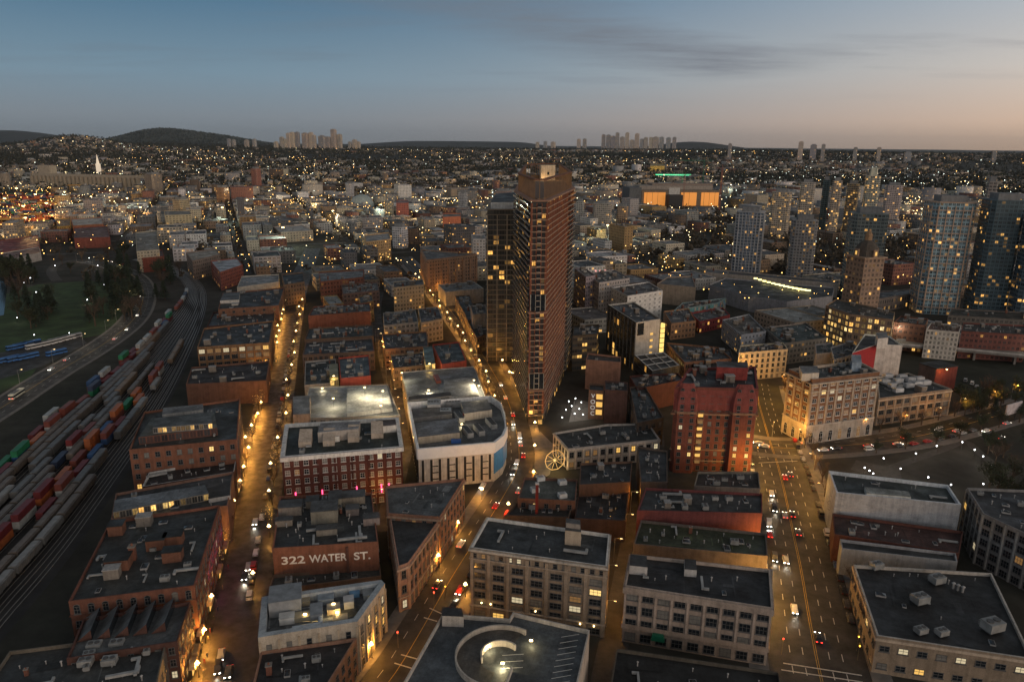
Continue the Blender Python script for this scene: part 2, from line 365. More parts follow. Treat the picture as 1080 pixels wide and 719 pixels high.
# --- left of the lantern-lit street, from the corner of the picture upwards
r, p, o = building('warehouse', 'long dark flat-roofed warehouse at the lower left corner of the photo', [(10,686),(178,665),(160,745),(-60,790)], 13, (.14,.12,.10), (.07,.075,.075), n_gear=9, win=W(3,3.4,1.5,2.2,lit=.25))
for x, y in ((100,684),(124,682),(91,701),(116,700)): 
    q = at(x, y, 12.1); link('vent_unit', KIT['vent_unit'], r, (q[0]-o[0], q[1]-o[1], 12.1), .2, (1.3,1.3,1.1))
r, p, o = building('warehouse', 'brick warehouse with a row of five sawtooth roof monitors beside the lantern-lit street', [(88,652),(201,634),(187,676),(70,694)], 14, BRICKD, (.13,.14,.145), n_gear=0, win=W(4,3.0,1.4,2.0,lit=.3))
for i in range(5):
    x0 = 82+i*19.5; A = at(x0+9, 651-i*2.6, 13.2); Bq = at(x0+25, 649-i*2.6, 13.2); C = at(x0+15, 674-i*2.2, 13.2); D = at(x0-1, 677-i*2.2, 13.2)
    b = MB(); P4 = [Vector((q[0]-o[0], q[1]-o[1], 13.2)) for q in (D, C, Bq, A)]; up = Vector((0, 0, 2.6)); m = M_ROOF; cgl = (.17,.18,.185)
    b.face([P4[0], P4[1], P4[2]+up, P4[3]+up][:0] or [P4[0], P4[1]+up, P4[2]+up, P4[3]], m, cgl); b.face([P4[1], P4[2], P4[2]+up, P4[1]+up], M_GLASS); b.face([P4[0], P4[1], P4[1]+up], M_WALL, BRICKD); b.face([P4[2], P4[3], P4[2]+up], M_WALL, BRICKD)
    b.build('roof_monitor', r)
r, p, o = building('brick_warehouse', 'long red-brown brick warehouse with a patchy roof and brick rooftop huts', [(116,549),(232,532),(205,617),(72,634)], 17, (.15,.066,.046), (.06,.063,.06), n_gear=10, belts=((12.6,.35,.25,BRICK),), win=W(4,3.3,1.5,2.1,lit=.14,arch_rows=(3,)))
for k in range(5):
    q = at(232-k*3.5, 560+k*11, 9); ld = bpy.data.lights.new('pink_wall_light', 'POINT'); ld.energy = 110; ld.color = (1,.12,.4); ld.shadow_soft_size = .2; l = bpy.data.objects.new('pink_wall_light', ld); l.location = (q[0]-o[0]+2.2, q[1]-o[1], 9); COL.objects.link(l); l.parent = r
for (x, y, w_, d_) in ((126,598,6,4.5),(166,577,5,4),(184,573,5,4),(183,590,5,3.5),(124,562,4,4)):
    q = at(x, y, 16); b = MB(); b.box(0,0,0,3.2,w_,d_,M_WALL,(.16,.075,.05)); b.box(0,0,3.2,3.4,w_+.4,d_+.4,M_ROOF,TAR); b.build('roof_hut', r, (q[0]-o[0], q[1]-o[1], 16.1), .22)
q = at(141, 590, 16); link('chimney', KIT['chimney'], r, (q[0]-o[0], q[1]-o[1], 16.1), .2, (1.3,1.3,1.7))
r, p, o = building('brick_building', 'low brick block with a strip of glowing glass under a pale blue roof', [(122,520),(246,497),(240,533),(117,547)], 13, (.2,.12,.09), (.08,.09,.1), n_gear=2)
rooftop(r, o, [(121,527),(216,511),(220,520),(119,540)], 12.1, 14.8, 'glass_lounge', (.25,.22,.18), (.22,.25,.28), cells=(2.8,1.8), lit=.85)
rooftop(r, o, [(217,515),(243,508),(243,522),(220,526)], 12.1, 13.6, 'stair_house', (.4,.4,.4), (.05,.05,.05))
r, p, o = building('brick_building', 'low black-roofed brick wing with a white parapet line', [(157,498),(250,480),(247,497),(150,513)], 12, BRICKD, (.03,.03,.032), cap=(.45,.45,.45), n_gear=4)
r, p, o = building('brick_warehouse', 'orange-brown brick warehouse with square windows and a glowing rooftop terrace', [(152,434),(253,420),(250,463),(136,474)], 21, (.19,.085,.055), (.06,.063,.06), n_gear=5, win=W(5,3.5,1.7,2.0,lit=.02))
rooftop(r, o, [(160,441),(226,434),(229,451),(146,461)], 20.1, 23.2, 'penthouse', (.12,.05,.035), (.10,.11,.10), cells=(3.1,2.4), lit=.1)
rooftop(r, o, [(163,441),(222,434),(224,446),(161,451)], 23.2, 25.6, 'glass_lounge', (.2,.2,.2), (.12,.13,.13), cells=(2.4,1.6), lit=.85)
rooftop(r, o, [(172,430),(214,426),(214,432),(171,437)], 20.1, 23.5, 'cooling_screen', (.33,.34,.34), (.3,.31,.32))
b = MB(); q0 = at(200, 452, 23.3); b.box(0,0,0,1.3,8.5,.3,emat('lightbox_white', (.85,1,.9), 2.2),(.8,.8,.8),.1); b.build('light_panel', r, (q0[0]-o[0]-.3, q0[1]-o[1]-1.0, 23.3))
r, p, o = building('brick_building', 'wide low red-brown brick block with a blank wall beside the rail yard', [(202,387),(284,380),(281,401),(196,405)], 12, (.12,.065,.048), (.045,.036,.034), n_gear=4, win=None)
r, p, o = building('office_building', 'timber-brown loft building with a row of glowing upper windows', [(215,346),(288,338),(284,361),(208,366)], 17, (.19,.115,.065), (.05,.05,.05), n_gear=6, win=W(4,4.4,3.2,2.5,lit=.1,litrows=(3,),pane=M_GLASS), pil=(4.4,.6,.35))
r, p, o = building('brick_building', 'salmon brick block with a white upper box beside the rail curve', [(235,309),(300,303),(294,322),(230,326)], 15, (.20,.105,.07), (.05,.05,.05), n_gear=5, win=W(4,6.5,1.8,1.6,lit=.05))
rooftop(r, o, [(236,309),(253,308),(252,316),(232,317)], 14, 16.5, 'penthouse', (.5,.5,.48), TARL)
building('brick_building', 'low dark-roofed brick annex beside a white lift tower', [(225,329),(290,325),(289,339),(218,344)], 10, BRICKD, (.05,.055,.06), n_gear=7)
q = at(250, 341, 0); b = MB(); b.box(0,0,0,15,4.5,4.5,M_WALL,(.5,.49,.45),.2); b.box(0,0,15,15.3,4.9,4.9,M_WALL,(.4,.4,.4),.2); t_ = b.build('lift_tower', None, (q[0], q[1], 0)); tag(t_, 'plain white rooftop-high lift tower rising from the low dark annex', 'tower')
r, p, o = building('commercial_building', 'pale block with white rooftop plant and blank cream side wall', [(255,291),(294,289),(294,297),(250,303)], 16, (.45,.43,.38), (.3,.3,.3), n_gear=6)
r, p, o = building('brick_building', 'narrow brown block lit by street lamps at the bend of the lantern-lit street', [(297,289),(320,287),(321,297),(300,300)], 18, (.19,.13,.09), TAR, n_gear=3, cells=(3.4,2.6), lit=.12)
r, p, o = building('brick_building', 'maroon brick block with a patched white roof', [(222,275),(250,272),(256,279),(232,287)], 17, (.24,.075,.055), (.5,.53,.58), n_gear=3, cells=(3.4,3), lit=.05)
r, p, o = building('apartment_building', 'long grey-brown block with a cream roof by the rail curve', [(196,266),(228,262),(232,268),(203,275)], 19, (.22,.17,.14), (.42,.37,.3), n_gear=2, cells=(3.4,3), lit=.06)
# --- between the lantern-lit street and the alley
r, p, o = building('commercial_building', 'cream angled building with a brightly lit cluttered roof deck', [(276,629),(402,611),(406,615),(377,655),(272,672)], 15, (.44,.39,.32), (.16,.17,.18), cap=(.36,.40,.43), capw=1.6, par=2.4, n_gear=4, win=W(4,4.2,1.3,2.3,lit=.45,edges=None,skip=()), pil=(4.2,.5,.3), pilc=(.46,.38,.28))
CREAM_ROOT, CREAM_O = r, o
for (x, y, w_, d_, h_, c_) in ((302,640,8,7.5,4.4,(.27,.29,.31)),(344,634,4,3,1.6,(.3,.36,.42)),(334,648,3,5,1.8,(.3,.33,.36)),(303,655,3.6,2.6,1.8,(.62,.63,.62)),(368,638,2.5,3,2,(.5,.5,.5)),(374,627,2.5,2.6,1.2,(.14,.3,.5)),(352,644,3.2,2.8,1.4,(.5,.42,.3)),(359,654,3.5,2.2,1.1,(.55,.45,.3)),(320,636,3.5,2.5,1.3,(.4,.35,.25)),(319,652,4,2.6,1.2,(.42,.38,.28)),(388,628,2.5,3.5,1.3,(.3,.32,.33))):
    q = at(x, y, 12.7); b = MB(); b.box(0,0,0,h_,w_,d_,M_MET,c_,0); b.box(0,0,h_,h_+.12,w_+.2,d_+.2,M_MET,tuple(v*.8 for v in c_)); b.build('plant_box', r, (q[0]-o[0], q[1]-o[1], 12.65), .26)
q = [at(x, y, 14) for x, y in ((308,661),(338,656),(338,645))]; b = MB()
for i in (0, 1): b.tube((q[i][0]-o[0], q[i][1]-o[1], 13.6), (q[i+1][0]-o[0], q[i+1][1]-o[1], 13.6), .55, .55, M_MET, (.5,.55,.6), 8)
b.build('duct', r)
building('commercial_building', 'low black-roofed wing in front of the cream angled building', [(275,686),(376,672),(345,722),(262,740)], 11, (.28,.16,.11), (.035,.036,.04), n_gear=6, win=W(3,3.2,1.4,1.9,lit=.15))
building('terrace_building', 'low grey-roofed strip building between the 322 WATER ST. wall and the cream building', [(288,606),(401,595),(402,607),(283,622)], 9, BROWN, (.085,.09,.085), n_gear=7)
r, p, o = building('brick_warehouse', 'brick warehouse lettered 322 WATER ST. high on its end wall', [(295,523),(392,519),(399,571),(287,578)], 17.5, (.19,.085,.055), (.06,.062,.062), n_gear=12, win=W(4,3.6,1.6,2.2,lit=.2,edges=()))
windows(r, p, o, 16.5, 0, 5, 3.4, 1.5, 2.1, lit=.2, edges=[i for i in range(4) if abs(p[(i+1)%4][1]-p[i][1]) > 20])
for (x, y, w_, d_, h_) in ((307,540,7,5,3),(343,546,8,7,4.2),(372,530,8,5,3.2),(354,532,4,6,3.5),(372,541,4,3.5,2.2),(330,533,4,4,2.5),(345,562,6,3,2),(392,551,5,3.5,2.4),(300,553,5,2.5,2)):
    q = at(x, y, 16.6); b = MB(); b.box(0,0,0,h_,w_,d_,M_WALL,jit((.2,.18,.16),.15),0); b.box(0,0,h_,h_+.15,w_+.3,d_+.3,M_ROOF,(.1,.1,.1)); b.build('roof_hut', r, (q[0]-o[0], q[1]-o[1], 16.6), .2)
# lettering on the end wall
def text_mesh(txt, size, m, extr=.05, bold=.02):
    cu = bpy.data.curves.new('lettering', 'FONT'); cu.body = txt; cu.size = size; cu.extrude = extr; cu.offset = bold; cu.align_x = 'CENTER'; cu.align_y = 'CENTER'
    t = bpy.data.objects.new('tmp', cu); COL.objects.link(t); dg = bpy.context.evaluated_depsgraph_get(); me = bpy.data.meshes.new_from_object(t.evaluated_get(dg)); bpy.data.objects.remove(t); me.materials.clear(); me.materials.append(m); return me
def wall_frame(p, i, s, z, off, out=.12):
    a, b_ = p[i], p[(i+1) % len(p)]; L = math.dist(a, b_); ang = math.atan2(b_[1]-a[1], b_[0]-a[0]); nx, ny = math.sin(ang), -math.cos(ang)
    return (a[0]+(b_[0]-a[0])*s+nx*out-off[0], a[1]+(b_[1]-a[1])*s+ny*out-off[1], z), ang, L
ei = min(range(4), key=lambda i: p[i][1]+p[(i+1)%4][1]); M_PAINTW = mat('worn_white_paint', (.72,.70,.66), .8, var=.12)
for txt, s, z, wd in (('322', .185, 13.2, 6.6), ('WATER', .515, 13.2, 10.8), ('ST.', .84, 13.2, 4.7)):
    loc, ang, L = wall_frame(p, ei, s, z, o, .12); me = text_mesh(txt, 3.6, M_PAINTW, .05, .06); xs = [v_.co.x for v_ in me.vertices]; ys = [v_.co.y for v_ in me.vertices]
    t_ = link('lettering', me, r, loc); t_.rotation_euler = (math.pi/2, 0, ang); t_.scale = (wd/(max(xs)-min(xs)), 2.5/(max(ys)-min(ys)), 1)
b = MB(); loc, ang, L = wall_frame(p, ei, .70, 8, o, .25); b.box(0,0,-8,8.6,.7,.5,M_WALL,(.10,.05,.04)); b.build('downpipe_pier', r, loc, ang)
r, p, o = building('brick_block', 'dark red brick block with white cornice, slanted roof bulkheads and pink uplights', [(302,447),(419,440),(424,471),(297,482)], 22, (.115,.042,.034), (.04,.05,.045), cap=(.72,.72,.70), capw=.9, par=1.3, n_gear=3, belts=((20.4,1.5,.6,(.72,.72,.70)),(4.6,.3,.2,(.3,.1,.08))), pil=(6.3,.7,.25,0,20), pilc=(.09,.032,.026), win=W(6,3.15,1.75,2.0,lit=.03,fr=M_FRAMEW,blind=.5,litrows=()))
for (x, y, sx) in ((322,470,4.6),(347,469,4.2),(373,465,4.2),(398,461,4.6)):   # slanted bulkheads
    q = at(x, y, 20.8); b = MB(); hw = sx/2; c_ = (.42,.36,.30)
    A = [(-hw,-1,0),(hw,-1,0),(hw,6,0),(-hw,6,0)]; T = [(-hw,-1,2.2),(hw,-1,2.0),(hw,6,4.4),(-hw,6,4.6)]
    for i in range(4): j=(i+1)%4; b.face([A[i],A[j],T[j],T[i]], M_WALL, c_)
    b.face(T, M_WALL, c_); b.build('slanted_bulkhead', r, (q[0]-o[0], q[1]-o[1], 20.7), .18)
rooftop(r, o, [(338,446),(380,444),(378,452),(335,456)], 20.7, 24.8, 'penthouse', (.38,.35,.32), (.35,.35,.36))
rooftop(r, o, [(396,443),(417,442),(418,448),(397,450)], 20.7, 23.6, 'plant_screen', (.62,.61,.58), (.12,.09,.08))
rooftop(r, o, [(350,456),(358,455),(358,460),(350,461)], 20.7, 22.8, 'plant_box', (.65,.65,.63), (.5,.5,.5))
ei = min(range(4), key=lambda i: p[i][1]+p[(i+1)%4][1]); M_PINK = emat('pink_neon', (1.0,.08,.22), 3.0)
for s in (.09,.31,.60,.81,.875):
    loc, ang, L = wall_frame(p, ei, s, 4.6, o, .35); b = MB(); b.box(0,0,0,3.4,.45,.25,M_PINK); b.build('neon_uplight', r, loc, ang)
# wedge-shaped pair
r, p, o = building('wedge_building', 'wedge-shaped brick building with a plain dark grey roof pointing down the street', [(407,512),(490,504),(464,545),(409,541)], 16.5, (.24,.13,.09), (.13,.135,.135), n_gear=2, kinds=('vent_pipe',)*4, win=W(4,3.3,1.4,2.2,lit=.12), belts=((4.2,.3,.25,(.35,.28,.22)),(15,.6,.35,(.33,.24,.18))))
r, p, o = building('wedge_building', 'near half of the wedge, black roofed with a narrow pale end and lit shopfronts', [(411,544),(464,547),(431,593),(420,597)], 15, (.33,.20,.15), (.055,.055,.055), n_gear=1, kinds=('vent_pipe',)*4, win=W(3,3.3,1.5,2.6,lit=.12,litrows=(0,)), belts=((4.4,.35,.3,(.42,.34,.28)),(13.4,.7,.4,(.40,.30,.24))), pil=(3.3,.45,.25), pilc=(.38,.25,.19))
# --- block behind: shiny decks
def flood(root, off, x, y, z, e=900, col=(1.0,.82,.5)):
    q = at(x, y, z); up = 4.4 if e >= 2000 else 1.2; e *= 1.2 if e >= 2000 else 1; ld = bpy.data.lights.new('floodlight', 'POINT'); ld.energy = e; ld.color = col; ld.shadow_soft_size = .4
    l = bpy.data.objects.new('floodlight', ld); l.location = (q[0]-off[0], q[1]-off[1], z+up-.4); COL.objects.link(l); l.parent = root
    b = MB(); b.box(0,0,0,.22,.8,.5,M_GLOBE,bottom=True); b.tube((0,0,-up),(0,0,-.02),.06,.06,M_BLACK); b.build('flood_lamp', root, (q[0]-off[0], q[1]-off[1], z+up))
for (x, y, e) in ((331,648,900),(352,641,1500),(322,652,500),(356,650,700)): flood(CREAM_ROOT, CREAM_O, x, y, 13.0, e, (1,.65,.22))
r, p, o = building('parkade', 'pale steel-decked parkade roof glowing under floodlights beside the alley', [(326,408),(409,405),(422,438),(316,441)], 15, (.3,.28,.25), (.34,.36,.38), capw=.3, par=.5, n_gear=0, cells=(3.2,4), lit=.1)
rooftop(r, o, [(366,409),(408,407),(414,430),(366,436)], 14.4, 16.2, 'metal_deck', (.45,.45,.43), (.52,.54,.54)); rooftop(r, o, [(309,418),(327,417),(327,436),(309,437)], 10, 17.5, 'stair_tower', (.4,.3,.22), (.3,.3,.3))
b = MB(); q = at(322,435,15); b.box(0,0,0,1.6,5,1.2,M_MET,(.05,.18,.5)); b.build('blue_tarp_box', r, (q[0]-o[0],q[1]-o[1]-2,14.6))
for (x, y, e) in ((352,430,2500),(385,418,3500),(404,422,3000),(402,438,3500),(340,412,900)): flood(r, o, x, y, 16.3 if x > 366 else 14.6, e)
r, p, o = building('parkade', 'broad pale metal deck with floodlit patches in front of the twin towers', [(424,392),(500,386),(512,418),(430,424)], 15, (.3,.29,.26), (.26,.28,.30), capw=.3, par=.5, cells=(3.2,4), lit=.1)
rooftop(r, o, [(468,400),(498,398),(505,416),(468,419)], 14.5, 16.4, 'metal_deck', (.4,.4,.38), (.30,.31,.33)); b = MB()
q = at(461,398,16); b.box(0,0,0,1.4,2.4,11,M_MET,(.22,.06,.04),.25); b.build('red_canopy', r, (q[0]-o[0],q[1]-o[1],14.6))
for (x, y, e) in ((424,402,2000),(452,414,1500),(500,410,3500),(505,416,3000)): flood(r, o, x, y, 14.6, e)
r, p, o = building('gastown_parkade', 'curved corner parkade with a deep white band, blue curved wall and cluttered roof plant', [(431,424),(518,417),(529,425),(533,437),(534,450),(530,459),(521,466),(441,473)], 17, (.56,.54,.50), (.17,.18,.19), cap=(.78,.79,.80), capw=.5, par=3.2, n_gear=0)
GP = p; b = MB(); n = len(p)
M_WB = mat('white_cladding', (.74,.76,.78), .6, var=.06); M_BLUE = mat('blue_cladding', (.035,.21,.48), .5, var=.15); M_DK = mat('dark_opening', (.025,.025,.025), .9)
for i in range(n):
    a, c = p[i], p[(i+1) % n]
    if not facing(a, c): continue
    ang = math.atan2(c[1]-a[1], c[0]-a[0]); L = math.dist(a, c); nx, ny = math.sin(ang), -math.cos(ang); mx, my = (a[0]+c[0])/2-o[0], (a[1]+c[1])/2-o[1]
    b.box(mx+nx*.3, my+ny*.3, 12.6, 17.05, L+.5, .6, M_WB, rz=ang, bottom=True)
    if L < 25 and mx > 0:
        bb = MB(); bb.box(mx+nx*.15, my+ny*.15, 3.5, 12.6, L+.25, .3, M_BLUE, rz=ang, bottom=True); bb.build('blue_wall_panel', r)
    elif L > 25:
        k = int(L/3.3)
        for q in range(k):
            s = (q+.5)/k; bb = MB(); bb.box(0, 0, 1.2, 11.9, .9, .25, M_DK, bottom=True)
            if q % 2: 
                for z_ in (3.5, 6.2, 8.9): bb.box(1.6, -.02, z_, z_+.35, 2.2, .22, M_DK, bottom=True)
            bb.build('slot_opening', r, (a[0]+(c[0]-a[0])*s-o[0]+nx*.04, a[1]+(c[1]-a[1])*s-o[1]+ny*.04, 0), ang)
b.build('white_band', r)
rooftop(r, o, [(434,431),(477,427),(477,436),(436,441)], 13.8, 15.8, 'plant_deck', (.2,.2,.2), (.16,.15,.14))
rooftop(r, o, [(437,446),(482,441),(485,456),(441,461)], 13.8, 16.8, 'plant_room', (.42,.36,.28), (.20,.21,.23))
rooftop(r, o, [(486,424),(514,421),(519,432),(490,436)], 13.8, 17.2, 'plant_room', (.45,.40,.33), (.20,.21,.23))
rooftop(r, o, [(431,418),(475,413),(476,417),(431,422)], 13.8, 17, 'solar_rack', (.25,.24,.22), (.07,.06,.06))
for (x, y, w_, d_, h_, c_) in ((458,430,6,8,3.2,(.35,.36,.37)),(478,428,7,3,2.4,(.3,.31,.32)),(470,436,5,4,2.2,(.3,.33,.36)),(445,438,4,3,1.6,(.12,.22,.45)),(438,438,3,2,1.3,(.45,.12,.08)),(493,440,4,2,2,(.5,.08,.05)),(505,433,5,1.5,2.4,(.6,.55,.42)),(481,466,4,2,1.2,(.05,.15,.45))):
    q = at(x, y, 14); b = MB(); b.box(0,0,0,h_,w_,d_,M_MET,c_)
    if w_ > 4.5:
        for k in range(int(w_/1.3)): b.tube((-w_/2+.8+k*1.3,0,h_),(-w_/2+.8+k*1.3,0,h_+.25),.5,.5,M_MET,(.1,)*3,8)
    b.build('plant_box', r, (q[0]-o[0], q[1]-o[1], 13.8), .1)
for (x, y) in ((484,442),(493,458),(505,456),(518,449)):
    q = at(x, y, 14); b = MB(); b.box(0,0,0,2.0,2.6,9,M_MET,(.42,.41,.39)); b.box(0,0,2.0,2.2,1.9,8.4,M_MET,(.05,)*3); b.build('cooling_unit', r, (q[0]-o[0], q[1]-o[1]+1, 13.8), .35)
for (x, y, e) in ((447,463,900),(462,462,900),(437,464,700),(487,450,600),(470,452,500),(528,428,700)): flood(r, o, x, y, 14.0, e)
# rows between the two lamp-lit streets, further back
for lab, q_, H, wall, roof, kw in (
 ('blue-grey roofed block with a red fascia and a glowing yellow stairwell', [(357,377),(389,374),(391,396),(359,399)], 16, (.30,.06,.04), (.11,.15,.17), dict(n_gear=4)),
 ('dark terraced garden roof between white walls beside the blue-grey roof', [(322,381),(354,378),(356,403),(321,406)], 13, (.36,.34,.31), (.05,.055,.05), dict(n_gear=6)),
 ('square slate-blue roof with a red fascia ringed by streets', [(456,363),(484,360),(492,380),(466,384)], 17, (.30,.06,.04), (.12,.15,.16), dict(n_gear=4, kinds=('skylight',)*4)),
 ('long charcoal roof with tiny lit attic windows', [(323,360),(392,356),(395,370),(319,374)], 12, (.14,.10,.08), (.06,.06,.065), dict(n_gear=9, cells=(3.2,3), lit=.3)),
 ('long dark green-grey roof behind the charcoal one', [(326,346),(393,342),(394,354),(321,358)], 13, BROWN, (.07,.08,.075), dict(n_gear=8)),
 ('blank red-brown brick party wall block with cluttered roof', [(331,323),(390,319),(391,328),(325,333)], 17, (.22,.085,.055), (.10,.09,.08), dict(n_gear=10)),
 ('low mixed brick roofs stepping down to the alley lights', [(403,352),(450,349),(452,365),(406,368)], 13, (.26,.14,.08), (.09,.08,.075), dict(n_gear=9, cells=(3.4,3), lit=.15)),
 ('small cluttered rooftop block beside the slate-blue roof', [(412,374),(452,370),(456,384),(415,388)], 12, (.28,.20,.13), (.08,.08,.08), dict(n_gear=8, cells=(3.2,3), lit=.25)),
 ('grey and white blocks with lit terraces beside the second lamp-lit street', [(404,330),(438,326),(441,339),(405,343)], 14, (.34,.32,.29), (.11,.11,.11), dict(n_gear=8, cells=(3.2,3), lit=.3)),
 ('white stucco infill block with an orange-lit corner', [(441,325),(462,323),(467,336),(444,340)], 15, (.42,.36,.30), (.10,.09,.09), dict(n_gear=5, cells=(3.2,3), lit=.4)),
 ('cream five-storey block with regular dark windows', [(415,297),(446,294),(447,300),(415,303)], 20, (.40,.36,.28), (.09,.09,.09), dict(n_gear=4, cells=(3.3,2.6), lit=.12)),
 ('brick four-storey block with pale window bands near the street bend', [(336,287),(384,284),(383,292),(338,297)], 18, (.22,.085,.055), (.25,.25,.25), dict(n_gear=5, cells=(3.3,2.8), lit=.05)),
 ('mauve-brown blocks with white plant on top behind the brick one', [(360,300),(398,297),(400,306),(362,310)], 14, (.2,.13,.11), (.16,.15,.14), dict(n_gear=9, cells=(3.3,3), lit=.1)),
 ('big tan eight-storey warehouse with projecting bays', [(444,263),(498,267),(503,268),(450,274)], 30, (.33,.2,.13), (.15,.13,.11), dict(n_gear=6, cells=(3.4,2.8), lit=.06, belts=((28,.8,.5,(.36,.25,.17)),(5,.5,.4,(.36,.25,.17))), pil=(8,1.6,.9,5,27), pilc=(.36,.22,.14))),
 ('dark roofed block with amber roof windows by the second lamp-lit street', [(378,312),(392,310),(394,317),(380,320)], 16, (.3,.2,.1), (.1,.1,.1), dict(n_gear=3, cells=(3.2,2.5), lit=.6)),
 ('pale grey slab roof beside the dark twin tower', [(462,300),(500,297),(510,304),(470,308)], 12, (.34,.33,.31), (.26,.27,.27), dict(n_gear=4)),
 ('plain taupe party-wall block between street and tower', [(496,322),(512,321),(514,330),(499,332)], 20, (.28,.25,.22), (.12,.12,.12), dict(n_gear=2)),
 ('low dark block lining the far side of the second lamp-lit street', [(480,312),(495,311),(505,334),(494,338)], 12, BROWN, (.08,.08,.08), dict(n_gear=5, cells=(3.2,3), lit=.2)),
 ('low brown block under the twin tower with shopfront lights', [(494,340),(512,338),(514,352),(503,356)], 11, BROWN, (.07,.07,.07), dict(n_gear=4, cells=(3.2,3), lit=.3))):
    kw2 = dict(kw); r, p, o = building('city_block', lab, q_, H, wall, roof, **kw2)
    if 'yellow stairwell' in lab: rooftop(r, o, [(347,384),(356,383),(357,400),(348,401)], 6, 15.5, 'stair_tower', (.5,.4,.15), (.3,.3,.2), cells=(3,2), lit=.9); flood(r, o, 352, 399, 15.6, 900, (1,.6,.15))
    if 'slate-blue roof with' in lab: rooftop(r, o, [(446,366),(456,365),(459,383),(449,385)], 6, 15.5, 'stair_tower', (.4,.4,.25), (.2,.3,.3), cells=(3,2), lit=.9); flood(r, o, 453, 386, 15.6, 1200, (1,.6,.15))
# --- the big cluster right of the second street
r, p, o = building('corner_store_building', 'white two-storey corner building with a broad black roof and string-lit trees', [(584,457),(597,472),(603,474),(641,471),(675,466),(696,462),(690,452),(650,448),(612,449),(584,453)], 9.5, (.40,.37,.34), (.05,.055,.055), cap=(.5,.46,.42), n_gear=5, belts=((8.6,.5,.35,(.55,.5,.46)),(4.4,.25,.25,(.55,.5,.46))), win=W(2,3.4,1.9,2.4,lit=.2), pil=(3.4,.5,.25), pilc=(.62,.56,.5)) if False else building('corner_store_building', 'white two-storey corner building with a broad black roof and string-lit trees', [(584,456),(599,473),(696,463),(684,446),(640,447)], 9.5, (.40,.37,.34), (.05,.055,.055), cap=(.5,.46,.42), n_gear=5, belts=((8.6,.5,.35,(.55,.5,.46)),(4.4,.25,.25,(.55,.5,.46))), win=W(2,3.4,1.9,2.4,lit=.2), pil=(3.4,.5,.25), pilc=(.62,.56,.5))
building('low_brick_building', 'low green-grey roofed brick building with four white roof units', [(553,503),(609,505),(607,528),(546,525)], 11, (.17,.09,.065), (.12,.13,.115), n_gear=0, win=W(3,3.6,1.5,1.8,lit=.05))
LB = bpy.context.scene.objects['low_brick_building']
for (x, y) in ((570,506),(593,510),(564,518),(593,524)):
    q = at(x, y, 10.1); b = MB(); b.box(0,0,0,1.5,2.9,2.4,M_MET,(.6,.62,.62)); b.box(0,0,1.5,1.65,1.8,1.6,M_MET,(.3,)*3); b.build('roof_unit', LB, (q[0]-LB.location.x, q[1]-LB.location.y, 10.1), .3)
building('low_building', 'plain black-roofed building behind the low green-grey roof', [(612,488),(667,486),(665,508),(611,511)], 12, (.12,.07,.05), (.035,.035,.035), n_gear=5)
building('low_building', 'sunken dark infill building with a cream stub wall between brick walls', [(611,513),(664,510),(660,549),(606,546)], 8, (.07,.045,.04), (.03,.03,.032), n_gear=4)
building('low_building', 'dark lean-to strip right behind the eight-storey office roof', [(546,529),(604,531),(600,545),(532,543)], 8, (.08,.06,.05), (.04,.042,.04), n_gear=3)
q = at(566, 538, 9); b = MB(); b.box(0,0,0,11,1.0,1.0,M_MET,(.16,.02,.02)); b.box(0,0,11,11.4,1.3,1.3,M_MET,(.6,.6,.6)); tag(b.build('red_flue', None, (q[0], q[1], 7.9)), 'thin bright red flue rising between dark roofs', 'chimney')
r, p, o = building('office_building', 'eight-storey stone office building with a flat blue-black roof edged in white and a tan penthouse', [(514,545),(643,563),(640,597),(496,577)], 22, (.25,.205,.16), (.055,.062,.066), cap=(.6,.6,.58), capw=.4, par=1.0, n_gear=3, kinds=('vent_pipe',)*5, pil=(5.1,.9,.3,0,20.6), pilc=(.29,.24,.19), belts=((18.6,.3,.35,(.34,.29,.24)),(3.7,.4,.4,(.4,.34,.28)),(21.1,.6,.5,(.45,.42,.38))), win=W(7,5.1,3.3,1.9,lit=.05,blind=.2,skip=(6,)))
windows(r, p, o, 21, 18.6, 1, 2.55, 1.3, 1.5, lit=.45)
rooftop(r, o, [(597,546),(612,548),(613,561),(596,559)], 21, 25.5, 'penthouse', (.42,.35,.27), (.12,.12,.12)); rooftop(r, o, [(597,546),(612,548),(612,553),(597,551)], 25.5, 27, 'penthouse_cap', (.3,.27,.24), (.12,.12,.12))
ei = min(range(4), key=lambda i: p[i][1]+p[(i+1)%4][1])
for s in (.09,.16,.5,.83,.93):
    loc, ang, L = wall_frame(p, ei, s, 5.4 if s < .6 else 3.6, o, .7); b = MB(); b.ball((0,0,0), .22, M_GLOBE); b.build('wall_lamp', r, loc)
    ld = bpy.data.lights.new('wall_light', 'POINT'); ld.energy = 900; ld.color = (1,.6,.2); ld.shadow_soft_size = .15; l = bpy.data.objects.new('wall_light', ld); l.location = loc; COL.objects.link(l); l.parent = r
r, p, o = building('office_building', 'four-storey pale stone building with wide window bays, black roof and a green awning', [(665,584),(812,600),(815,641),(659,617)], 17.3, (.30,.25,.215), (.025,.025,.027), cap=(.4,.34,.3), n_gear=2, kinds=('vent_pipe',)*4, pil=(3.85,.55,.3,4.2,15.2), pilc=(.36,.30,.26), belts=((15.2,1.9,.45,(.32,.27,.235)),(4.4,1.3,.35,(.36,.29,.24))), win=W(4,3.85,2.9,2.5,lit=.02,blind=.3))
rooftop(r, o, [(665,584),(682,586),(683,598),(664,596)], 16.4, 19, 'plant_screen', (.45,.44,.43), (.05,.05,.05)); rooftop(r, o, [(722,589),(734,590),(735,601),(722,600)], 16.4, 18.6, 'stair_house', (.4,.4,.4), (.06,.06,.06))
